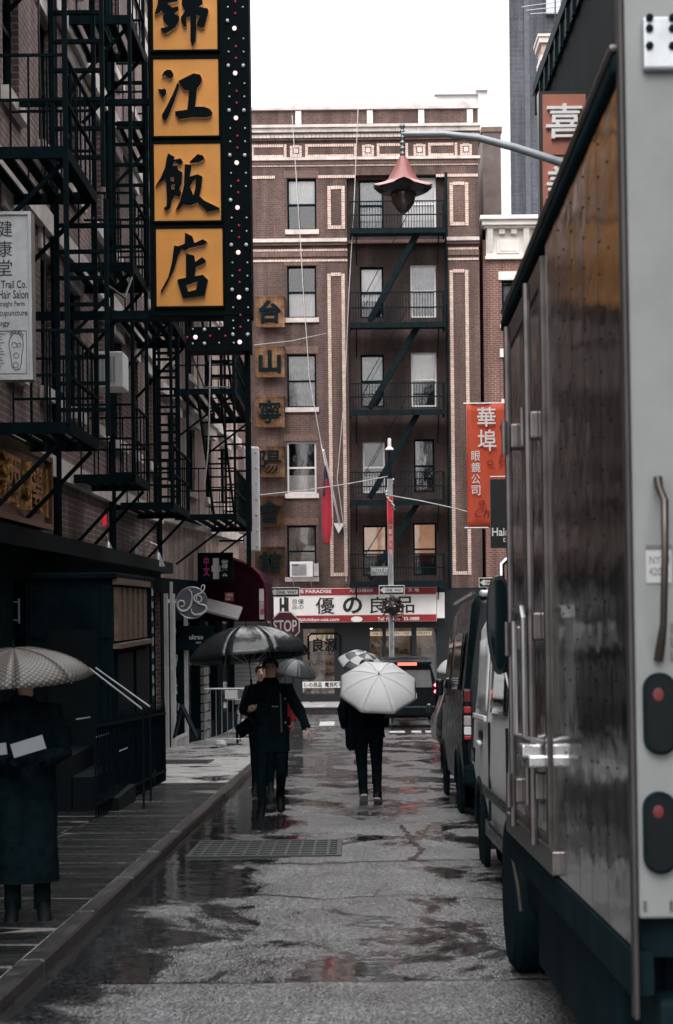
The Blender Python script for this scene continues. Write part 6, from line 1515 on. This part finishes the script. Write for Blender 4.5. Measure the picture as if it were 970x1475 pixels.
# ============================================================ UMBRELLAS AND PEOPLE
def umbrella(label, apex, axis, rad, h, m, m2=None, ribs=8, handle=.75, twist=0., pattern=None, grip=BLACK, trim=None, scal=.06):
    az = Vector(axis).normalized(); ref = Vector((0, 1, 0)) if abs(az.y) < .9 else Vector((1, 0, 0))
    ax = ref.cross(az).normalized(); ay = az.cross(ax)
    M = Matrix((ax, ay, az)).transposed().to_4x4(); M.translation = Vector(apex)
    t = thing('umbrella', label, 'umbrella', M)
    nr = 9; per = 6
    def pt(i, j):
        # i along the rim (ribs*per), j from apex to rim
        a_ = 2*math.pi*i/(ribs*per)+twist; f = (i % per)/per; mid = math.sin(math.pi*f)
        u = j/nr; r = rad*math.sin(u*1.22)/math.sin(1.22)
        r *= 1-scal*mid*u**1.5; z = -h*(1-math.cos(u*1.22))/(1-math.cos(1.22))
        z += -.16*mid*h*u*(1.15-u)
        return Vector((r*math.cos(a_), r*math.sin(a_), z))
    mb = MB(); mi = []
    for k in range(ribs):                   # one gore at a time, so every seam stays crisp
        vs = [pt(k*per+i, j) for j in range(nr+1) for i in range(per+1)]; fs = []
        for j in range(nr):
            for i in range(per):
                a_ = j*(per+1)+i; fs.append((a_, a_+per+1, a_+per+2, a_+1)); mi.append(pattern(k, j, i) if pattern else 0)
        mb.add(vs, fs)
    mb.mi = mi
    o = mb.build('canopy', [m, m2] if m2 else m, t, world=False, fix=False)
    o.data.polygons.foreach_set('use_smooth', [True]*len(o.data.polygons))
    s_ = o.modifiers.new('solidify', 'SOLIDIFY'); s_.thickness = .003; s_.offset = 0
    for k in range(ribs):
        mb = MB(); mb.tube([pt(k*per, j)-Vector((0, 0, .008)) for j in range(0, nr+1)], .0035, 5)
        rb = mb.build('rib', STEELG, t, world=False)
        mb = MB(); mb.tube([pt(k*per, j)+Vector((0, 0, .003)) for j in range(0, nr+1)], .0025, 5); mb.build('seam', m, t, world=False)
        mb = MB(); p = pt(k*per, 5)-Vector((0, 0, .01)); mb.tube([p, (0, 0, -h*1.25)], .003, 5); mb.build('stretcher', STEELG, rb, world=False)
        mb = MB(); e = pt(k*per, nr); mb.ball(e, .006, 6, 4); mb.build('rib_tip', BLACK, rb, world=False)
    mb = MB(); mb.tube([(0, 0, .055), (0, 0, .0)], [.004, .008], 8); mb.tube([(0, 0, 0), (0, 0, -handle)], .006, 8); mb.build('shaft', BLACK, t, world=False)
    mb = MB(); mb.tube([(0, 0, -handle+.12), (0, 0, -handle-.01)], [.013, .015], 10); mb.build('handle', grip, t, world=False, smooth=True)
    return t, M
def fabric(name, col, rough, var=.15, scale=6, bump=.15, trans=0.):
    m = mat(name, col, rough, var=var, scale=scale, bump=bump, bscale=9); 
    if trans: m.node_tree.nodes['Principled BSDF'].inputs['Transmission Weight'].default_value = 0
    return m

def skin_mesh(verts, edges, root=0, sub=2):
    me = bpy.data.meshes.new('tmp'); me.from_pydata([v[:3] for v in verts], edges, [])
    o = bpy.data.objects.new('tmp', me); COL.objects.link(o)
    md = o.modifiers.new('skin', 'SKIN'); md.use_smooth_shade = True; md.branch_smoothing = .4
    if not me.skin_vertices: 
        bm = bmesh.new(); bm.from_mesh(me); bm.verts.layers.skin.verify(); bm.to_mesh(me); bm.free()
    for i, v in enumerate(verts):
        sv = me.skin_vertices[0].data[i]; sv.radius = (v[3], v[4] if len(v) > 4 else v[3]); sv.use_root = (i == root)
    s = o.modifiers.new('sub', 'SUBSURF'); s.levels = s.render_levels = sub
    dg = bpy.context.evaluated_depsgraph_get(); dg.update()
    r = bpy.data.meshes.new_from_object(o.evaluated_get(dg))
    vs = [v.co.copy() for v in r.vertices]; fs = [tuple(p.vertices) for p in r.polygons]
    bpy.data.objects.remove(o); bpy.data.meshes.remove(me); bpy.data.meshes.remove(r)
    return vs, fs

def hand(mb, wrist, d, side, s=1., curl=.5, palmn=None):
    # palm along d from the wrist, thumb out towards 'side', fingers curling towards palmn
    d = Vector(d).normalized(); sd = Vector(side); sd = (sd-d*sd.dot(d)).normalized(); nrm = d.cross(sd).normalized() if palmn is None else Vector(palmn).normalized()
    w_ = Vector(wrist); k = s
    ring = []
    for u, hw, ht in ((-.02, .024, .020), (.02, .030, .017), (.06, .040, .016), (.09, .041, .014), (.098, .036, .010)):
        ring.append([w_+d*u*k+sd*hw*k*math.cos(a_*math.pi/5)+nrm*ht*k*math.sin(a_*math.pi/5) for a_ in range(10)])
    mb.loft(ring)
    for i, (off, l) in enumerate(((.030, .068), (.010, .076), (-.011, .071), (-.031, .056))):
        p = w_+d*.092*k+sd*off*k; c = curl*(1+.12*i); pts = [p-d*.015*k, p]; ang_ = 0
        for j, fr in enumerate((.45, .32, .23)):
            ang_ += c*(.6 if j == 0 else .9); dd = d*math.cos(ang_)+nrm*math.sin(ang_); p = p+dd*l*fr*k; pts.append(p)
        mb.tube(pts, [.0095*k, .0095*k, .0088*k, .008*k, .0058*k], 7)
    p = w_+d*.02*k+sd*.026*k; mb.tube([p, p+(d*.6+sd*.55+nrm*.2)*.035*k, p+(d*.85+sd*.5+nrm*.45)*.062*k, p+(d*1.0+sd*.35+nrm*.7)*.082*k], [.013*k, .0115*k, .010*k, .007*k], 8)

SHOE = mat('wet_shoe', (.002, .0045, .0055), .5, var=.3, spec=.1)
def person(label, M, H=1.75, pose=None, coat=CLOTH, legs=DENIM, shoe=SHOE, hair=HAIR, hem=.80, face=True, sole=None, flare=1., slim=1., bulk=1., glove=None, hood=False, coat_parts=True, hands=((.45), (.45)), group=None, sleeve=1.):
    t = thing('person', label, 'person', M, group)
    k = H/1.75
    J = dict(pelvis=(0, 0, .95), belly=(0, 0, 1.12), chest=(0, 0, 1.33), neck=(0, 0, 1.49), throat=(0, -.01, 1.545), jaw=(0, -.025, 1.60), head=(0, -.01, 1.665), crown=(0, 0, 1.725),
             hipL=(-.09, 0, .90), kneeL=(-.10, -.02, .50), ankL=(-.10, .02, .09), toeL=(-.115, -.13, .035), hipR=(.09, 0, .90), kneeR=(.10, -.02, .50), ankR=(.10, .02, .09), toeR=(.115, -.13, .035),
             shL=(-.185, 0, 1.43), elL=(-.25, .03, 1.14), wrL=(-.25, -.04, .90), shR=(.185, 0, 1.43), elR=(.25, .03, 1.14), wrR=(.25, -.04, .90))
    J.update(pose or {}); J = {a: Vector(b)*k for a, b in J.items()}
    toes = {q: J[q].copy() for q in ('toeL', 'toeR')}
    for q in ('L', 'R'): J['toe'+q] = J['ank'+q].lerp(J['toe'+q], .45)
    rad = dict(pelvis=(.14, .10), belly=(.125, .09), chest=(.155, .10), neck=(.07, .06), throat=(.055, .055), jaw=(.06, .07), head=(.075, .09), crown=(.055, .065), hipL=.085, hipR=.085, kneeL=.056, kneeR=.056, ankL=.028, ankR=.028, toeL=.022, toeR=.022, shL=.058, shR=.058, elL=.042, elR=.042, wrL=.028, wrR=.028)
    names = list(J); idx = {a: i for i, a in enumerate(names)}
    vs = [(*J[a], *((r_ if isinstance(r_ := rad[a], tuple) else (r_, r_)))) for a in names]
    vs = [(v[0], v[1], v[2], v[3]*k, v[4]*k) for v in vs]
    ed = [('pelvis', 'belly'), ('belly', 'chest'), ('chest', 'neck'), ('neck', 'throat'), ('throat', 'jaw'), ('jaw', 'head'), ('head', 'crown'), ('chest', 'shL'), ('shL', 'elL'), ('elL', 'wrL'), ('chest', 'shR'), ('shR', 'elR'), ('elR', 'wrR'), ('pelvis', 'hipL'), ('hipL', 'kneeL'), ('kneeL', 'ankL'), ('ankL', 'toeL'), ('pelvis', 'hipR'), ('hipR', 'kneeR'), ('kneeR', 'ankR'), ('ankR', 'toeR')]
    sv, sf = skin_mesh(vs, [(idx[a], idx[b]) for a, b in ed])
    mb = MB(); mb.add(sv, sf)
    gb = MB() if glove else mb
    for s, c in (('L', hands[0]), ('R', hands[1])):
        d = (J['wr'+s]-J['el'+s]).normalized(); hand(gb, J['wr'+s]+d*.01*k, d, (0, -1, 0) if abs(d.y) < .8 else (1 if s == 'L' else -1, 0, 0), k, c)
    hd = J['head']
    mb.tube([hd+Vector((0, -.085, .01))*k, hd+Vector((0, -.112, -.022))*k, hd+Vector((0, -.088, -.034))*k], [.008*k, .014*k, .010*k], 8)
    for s in (-1, 1): mb.ball(hd+Vector((s*.085, .005, -.01))*k, .03*k, 8, 6, .4, .7, 1)
    mb.build('body', SKIN, t, world=False, smooth=True)
    if glove: gb.build('shaded_hands', glove, t, world=False, smooth=True)  # hands given a dark cloth colour to imitate their silhouette
    if face:
        for s in (-1, 1): m2 = MB(); m2.ball(hd+Vector((s*.032, -.088, .012))*k, .011*k, 8, 6, 1.2, .5, .7); m2.build('eye', HAIR, t, world=False)
        m2 = MB(); m2.tube([hd+Vector((x, -.090+abs(x)*.3, -.060))*k for x in (-.024, 0, .024)], [.003*k, .006*k, .003*k], 6); m2.build('mouth', mat('lip', (.28, .11, .10), .5), t, world=False)
    # hair: cap over the skull
    m2 = MB(); rings = []
    for i in range(9):
        ph = i/8*1.95; rr = math.sin(min(ph, 1.75)); zz = math.cos(ph)
        rings.append([hd+Vector((.098*math.cos(a_)*max(rr, .02), .012+.112*math.sin(a_)*max(rr, .02)*(1 if math.sin(a_) > 0 else (.93 if i < 4 else .45)), .018+.092*zz*(1 if (math.sin(a_) > -.3 or i < 4) else .55)))*k for a_ in [2*math.pi*q/18 for q in range(18)]])
    m2.loft(rings); m2.build('hair', hair, t, world=False, smooth=True)
    if hood:
        m2 = MB(); rings = []
        for i in range(8):
            ph = .05+i/7*2.3; rr = math.sin(ph); zz = math.cos(ph); rings.append([hd+Vector((.128*math.cos(a_)*rr, .03+.14*math.sin(a_)*rr*(1 if math.sin(a_) > 0 else .35), .0+.135*zz))*k for a_ in [2*math.pi*q/18 for q in range(18)]])
        m2.loft(rings); m2.build('hood', coat, t, world=False, smooth=True)
    # trousers
    m2 = MB()
    for s in ('L', 'R'):
        a, b, c = J['hip'+s]+Vector((0, 0, .08*k)), J['knee'+s], J['ank'+s]
        m2.tube([a, a.lerp(b, .35), a.lerp(b, .75), b, b.lerp(c, .25), b.lerp(c, .7), c-Vector((0, 0, .02))], [.118*k, .108*k*slim, .084*k*slim, .073*k*slim, .071*k*slim, .058*k*slim, .060*k*slim], 14)
    m2.ell([(J['pelvis'].x, J['pelvis'].y, J['pelvis'].z+q*k, a*k, b*k) for q, a, b in ((-.10, .16, .105), (-.02, .185, .125), (.06, .18, .12), (.14, .16, .11))], 18)
    m2.build('trousers', legs, t, world=False, smooth=True)
    # shoes
    for s in ('L', 'R'):
        a, tt = J['ank'+s], toes['toe'+s]; d = (tt-a).normalized(); fd = Vector((d.x, d.y, d.z)); sx_ = fd.cross(Vector((0, 0, 1))).normalized(); up = sx_.cross(fd).normalized()
        base = a-up*.035*k
        m2 = MB(); rings = []
        for u, hw, up0, up1 in ((-.07, .028, -.03, .03), (-.055, .040, -.045, .075), (.0, .043, -.05, .085), (.06, .046, -.05, .05), (.13, .050, -.05, .02), (.18, .044, -.048, .0), (.205, .02, -.04, -.02)):
            cc = a+fd*u*k; mid = (up0+up1)/2; hh = (up1-up0)/2
            rings.append([cc+sx_*hw*k*math.cos(q*math.pi/6)+up*(mid+hh*math.sin(q*math.pi/6))*k for q in range(12)])
        m2.loft(rings); sh = m2.build('shoe', shoe, t, world=False, smooth=True)
        if sole:
            m2 = MB(); rings = []
            for u, hw in ((-.078, .025), (-.06, .045), (.0, .047), (.12, .054), (.19, .046), (.212, .02)):
                cc = a+fd*u*k; rings.append([cc+sx_*hw*k*x_+up*z_*k for x_, z_ in ((-1, -.056), (1, -.056), (1, -.036), (-1, -.036))])
            m2.loft(rings); m2.build('sole', sole, sh, world=False)
    # coat: torso, skirt and sleeves
    m2 = MB(); px, py = J['pelvis'].x, J['pelvis'].y; cx_, cy_ = J['chest'].x, J['chest'].y; cz = J['chest'].z
    secs = [(J['neck'].z+.055*k, .070, .075, 1), (J['neck'].z+.01*k, .095, .085, 1), (J['neck'].z-.03*k, .160, .100, 1), (cz+.10*k, .208, .118, 1), (cz, .218, .132, .9), (cz-.16*k, .208, .132, .6), (J['pelvis'].z+.05*k, .205, .138, .2), (J['pelvis'].z-.08*k, .215, .145*flare, 0)]
    if hem < .86: secs += [((.86+hem)/2*k, .222*flare, .15*flare, 0), (hem*k, .23*flare, .155*flare, 0), (hem*k+.004, .20*flare, .13*flare, 0)]
    m2.ell([(px+(cx_-px)*f, py+(cy_-py)*f, z, a*k*bulk, b*k*bulk) for z, a, b, f in secs], 22)
    for s in ('L', 'R'):
        a, b, c = J['sh'+s], J['el'+s], J['wr'+s]; inn = a.lerp(J['chest']+Vector((0, 0, .08*k)), .35)
        m2.tube([inn, a, a.lerp(b, .5), b, b.lerp(c, .5), b.lerp(c, .97), b.lerp(c, .96)], [x*k*sleeve for x in (.075, .082, .074, .066, .060, .052, .03)], 14)
    for i, v in enumerate(m2.v):           # folds in the cloth
        m2.v[i] = v+Vector((.008*math.sin(v.z*31+v.y*20)+.006*math.sin(v.x*41-v.z*17), .008*math.sin(v.z*27+v.x*23)+.007*math.sin(v.x*37+v.z*9), 0))*k
    co = m2.build('coat', coat, t, world=False, smooth=True)
    return t, J, k, co
def footM(px, py, Y, yaw=0., dz=0.):
    p = at(px, py, Y); return Matrix.Translation((p.x, Y, zg(Y)+dz)) @ Matrix.Rotation(yaw, 4, 'Z')

NYLON = fabric('wet_black_nylon', (.012, .016, .018), .24, var=.5, scale=4, bump=.5)
WHITEU = fabric('white_nylon', (.50, .51, .52), .5, var=.05, scale=2)
GREYU = fabric('grey_nylon', (.07, .08, .088), .35, var=.2)
# --- man walking towards us under the big black umbrella
Mm = footM(392, 1172, 19.8)
t, J, k, co = person('man in long black coat walking towards us under the black umbrella', Mm, 1.76,
    dict(hipL=(-.09, 0, .90), kneeL=(-.105, -.10, .50), ankL=(-.10, -.14, .09), toeL=(-.12, -.29, .035),
         kneeR=(.115, -.06, .49), ankR=(.085, .24, .17), toeR=(.10, .11, .05),
         elL=(-.29, .0, 1.16), wrL=(-.235, -.17, 1.19), elR=(.32, .05, 1.17), wrR=(.41, -.03, .97)), slim=.84, bulk=.93, sleeve=.92, hem=.72, flare=1.0, hands=(1.0, .5))
PAN = mat('knit_black', (.0028, .006, .0075), .95, var=.3, spec=.05)
m2 = MB(); m2.box(-.012, -.141, .85, .09, -.125, 1.34); m2.v = [v*k for v in m2.v]; m2.build('front_panel', PAN, co, world=False)
m2 = MB(); m2.bar(Vector((.115, -.122, 1.38))*k, Vector((.125, -.136, .94))*k, .018, .008, (0, 1, 0)); m2.build('strap', mat('strap_grey', (.03, .038, .042), .7), co, world=False)
m2 = MB(); text(m2, 'Boost', .02*k, .09*k, 1.225*k, 1.245*k, -.1435*k, .01); m2.build('chest_print', mat('print_grey', (.25, .27, .28), .7), co, world=False)
for z in (1.32, 1.05): m2 = MB(); m2.ball(Vector((.17, -.14, z))*k, .010, 8, 5); m2.build('button', STEELG, co, world=False)
m2 = MB(); m2.ell([(0, -.005*k, z*k, a*k, b*k) for z, a, b in ((1.49, .10, .095), (1.53, .09, .09), (1.555, .075, .08))], 16); m2.build('collar', PAN, co, world=False, smooth=True)
wl_ = Mm @ (J['wrL']+Vector((0, -.07, .06))*k)
ap = at(355, 902, 19.55); axis = Vector((-.085, .10, 1)).normalized()
umbrella('large wet black umbrella shading the man who walks towards us', ap, axis, .72, .36, NYLON, ribs=8, handle=.72, twist=R(27), scal=.07)
# bag he carries at his side
t = thing('tote_bag', 'dark bag jutting out behind the walking man in the black coat', 'bag', at(350, 1055, 20.2))
c = at(352, 1050, 20.1); m2 = MB(); m2.bar(at(343, 1056, 20.1), at(364, 1040, 20.1), .10, .16); m2.build('bag', CLOTH, t, bevel=.03)
m2 = MB(); m2.tube([at(364, 1036, 20.1), at(372, 1000, 20.0), at(372, 985, 20.0)], .01, 6); m2.build('strap', CLOTH, t)
# --- man walking away under the white umbrella
Mw = footM(531, 1160, 21.2, math.pi)
t, J, k, co = person('man in dark jacket walking away under the white umbrella', Mw, 1.76,
    dict(kneeL=(-.105, .0, .50), ankL=(-.11, .05, .10), toeL=(-.13, -.09, .035), kneeR=(.075, -.01, .5), ankR=(.055, .10, .13), toeR=(.06, -.03, .035),
         elR=(.30, .03, 1.16), wrR=(.27, -.06, .93), elL=(-.25, -.06, 1.15), wrL=(-.12, -.26, 1.18)), slim=.92, hem=.82, face=False, sole=mat('sole_white', (.32, .32, .32), .6), hands=(1.1, .6))
m2 = MB(); m2.ell([(0.2*k, .05*k, z*k, a*k, b*k) for z, a, b in ((.66, .03, .02), (.72, .07, .05), (.92, .07, .06), (1.0, .03, .03))], 12); m2.build('jacket_tail', CLOTH, co, world=False, smooth=True)
axis = Vector((.04, -math.cos(R(52)), math.sin(R(52))))
umbrella('white umbrella tilted back over the man walking away', at(546, 972, 20.62), axis, .49, .21, WHITEU, ribs=8, handle=.62, twist=R(22.5), scal=.085)
# --- woman at the left edge holding papers under a speckled umbrella
SPECK = fabric('speckled_nylon', (.05, .06, .065), .5)
def speckle(m):
    tr_ = m.node_tree; nn = tr_.nodes.new; L = tr_.links.new; p = tr_.nodes['Principled BSDF']
    tcn = nn('ShaderNodeTexCoord'); s = nn('ShaderNodeSeparateXYZ'); L(tcn.outputs['Object'], s.inputs[0])
    at2 = nn('ShaderNodeMath'); at2.operation = 'ARCTAN2'; L(s.outputs[1], at2.inputs[0]); L(s.outputs[0], at2.inputs[1])
    ln = nn('ShaderNodeVectorMath'); ln.operation = 'LENGTH'; L(tcn.outputs['Object'], ln.inputs[0])
    def wave(src, f):
        a = nn('ShaderNodeMath'); a.operation = 'MULTIPLY'; a.inputs[1].default_value = f; L(src, a.inputs[0]); b = nn('ShaderNodeMath'); b.operation = 'SINE'; L(a.outputs[0], b.inputs[0]); return b.outputs[0]
    a, b = wave(at2.outputs[0], 64), wave(ln.outputs['Value'], 190)
    mu_ = nn('ShaderNodeMath'); mu_.operation = 'MULTIPLY'; L(a, mu_.inputs[0]); L(b, mu_.inputs[1])
    cr = nn('ShaderNodeValToRGB'); cr.color_ramp.interpolation = 'CONSTANT'; e = cr.color_ramp.elements; e[0].color = (.012, .02, .024, 1); e[1].position = .66; e[1].color = (.13, .115, .10, 1); q = e.new(.80); q.color = (.15, .075, .032, 1)
    mr_ = nn('ShaderNodeMapRange'); mr_.inputs[1].default_value = -1; L(mu_.outputs[0], mr_.inputs[0]); L(mr_.outputs[0], cr.inputs[0]); L(cr.outputs[0], p.inputs['Base Color'])
speckle(SPECK)
Ml = footM(40, 1300, 10.8, R(12), .075)
t, J, k, co = person('woman in black at the left edge clutching folded papers', Ml, 1.58,
    dict(elL=(-.25, -.02, 1.14), wrL=(-.10, -.26, 1.10), elR=(.25, -.03, 1.14), wrR=(.10, -.27, 1.12), head=(.0, -.02, 1.66)), hem=.26, hands=(.9, .9), flare=.95, glove=CLOTH)
umbrella('speckled brown and cream umbrella at the left edge', at(20, 934, 10.75), Vector((-.03, -.1, 1)), .48, .185, SPECK, ribs=8, handle=.6, twist=R(10), scal=.03)
t = thing('folded_papers', 'pale folded papers held by the woman at the left edge', 'papers', at(35, 1075, 10.4))
PAPER = mat('paper', (.20, .22, .235), .7, var=.1, scale=10)
m2 = MB(); m2.bar(at(18, 1082, 10.38), at(64, 1068, 10.38), .012, .085); m2.build('sheet', PAPER, t)
m2 = MB(); m2.bar(at(-6, 1080, 10.4), at(10, 1078, 10.4), .012, .07); m2.build('sheet', PAPER, t)
# --- people farther down the street
Mb_ = footM(379, 1120, 24.0)
person('walker with dark hair half hidden behind the black-coated man', Mb_, 1.72, dict(elL=(-.26, -.05, 1.15), wrL=(-.15, -.25, 1.25)), hem=.8, hands=(.9, .5))
Mr = footM(402, 1110, 28.0)
REDC = mat('red_coat', (.30, .015, .025), .75, var=.25)
t, J, k, co = person('walker in red coat beneath the small grey umbrella', Mr, 1.66, dict(elL=(-.25, -.05, 1.15), wrL=(-.08, -.22, 1.25)), coat=REDC, hem=.75, hands=(.9, .5))
umbrella('small dark grey umbrella over the red coated walker', at(428, 950, 27.8), Vector((.18, -.1, 1)), .36, .25, GREYU, ribs=8, handle=.6, twist=R(12), scal=.06)
Mc = footM(532, 1138, 24.2, math.pi)
person('walker hidden behind the man in the dark jacket', Mc, 1.68, dict(elL=(-.25, -.05, 1.15), wrL=(-.1, -.24, 1.22)), hem=.8, face=False, hands=(.9, .5))
CHK = fabric('check_dark', (.06, .07, .075), .5)
umbrella('black and white checked umbrella peeping behind the white umbrella', at(528, 941, 24.0), Vector((.30, -.35, 1)), .36, .20, WHITEU, CHK, ribs=8, handle=.6, twist=R(0), pattern=lambda p, j, i: (p + (j//3)) % 2, scal=.05)
Mx = footM(650, 1092, 34, math.pi)
person('walker beneath the far white umbrella beyond the vans', Mx, 1.7, dict(elL=(-.25, -.05, 1.15), wrL=(-.1, -.24, 1.22)), hem=.8, face=False, hands=(.9, .5))
umbrella('far white umbrella showing beside the black van', at(655, 948, 33.8), Vector((-.12, -.15, 1)), .40, .22, WHITEU, ribs=8, handle=.6, twist=R(12))
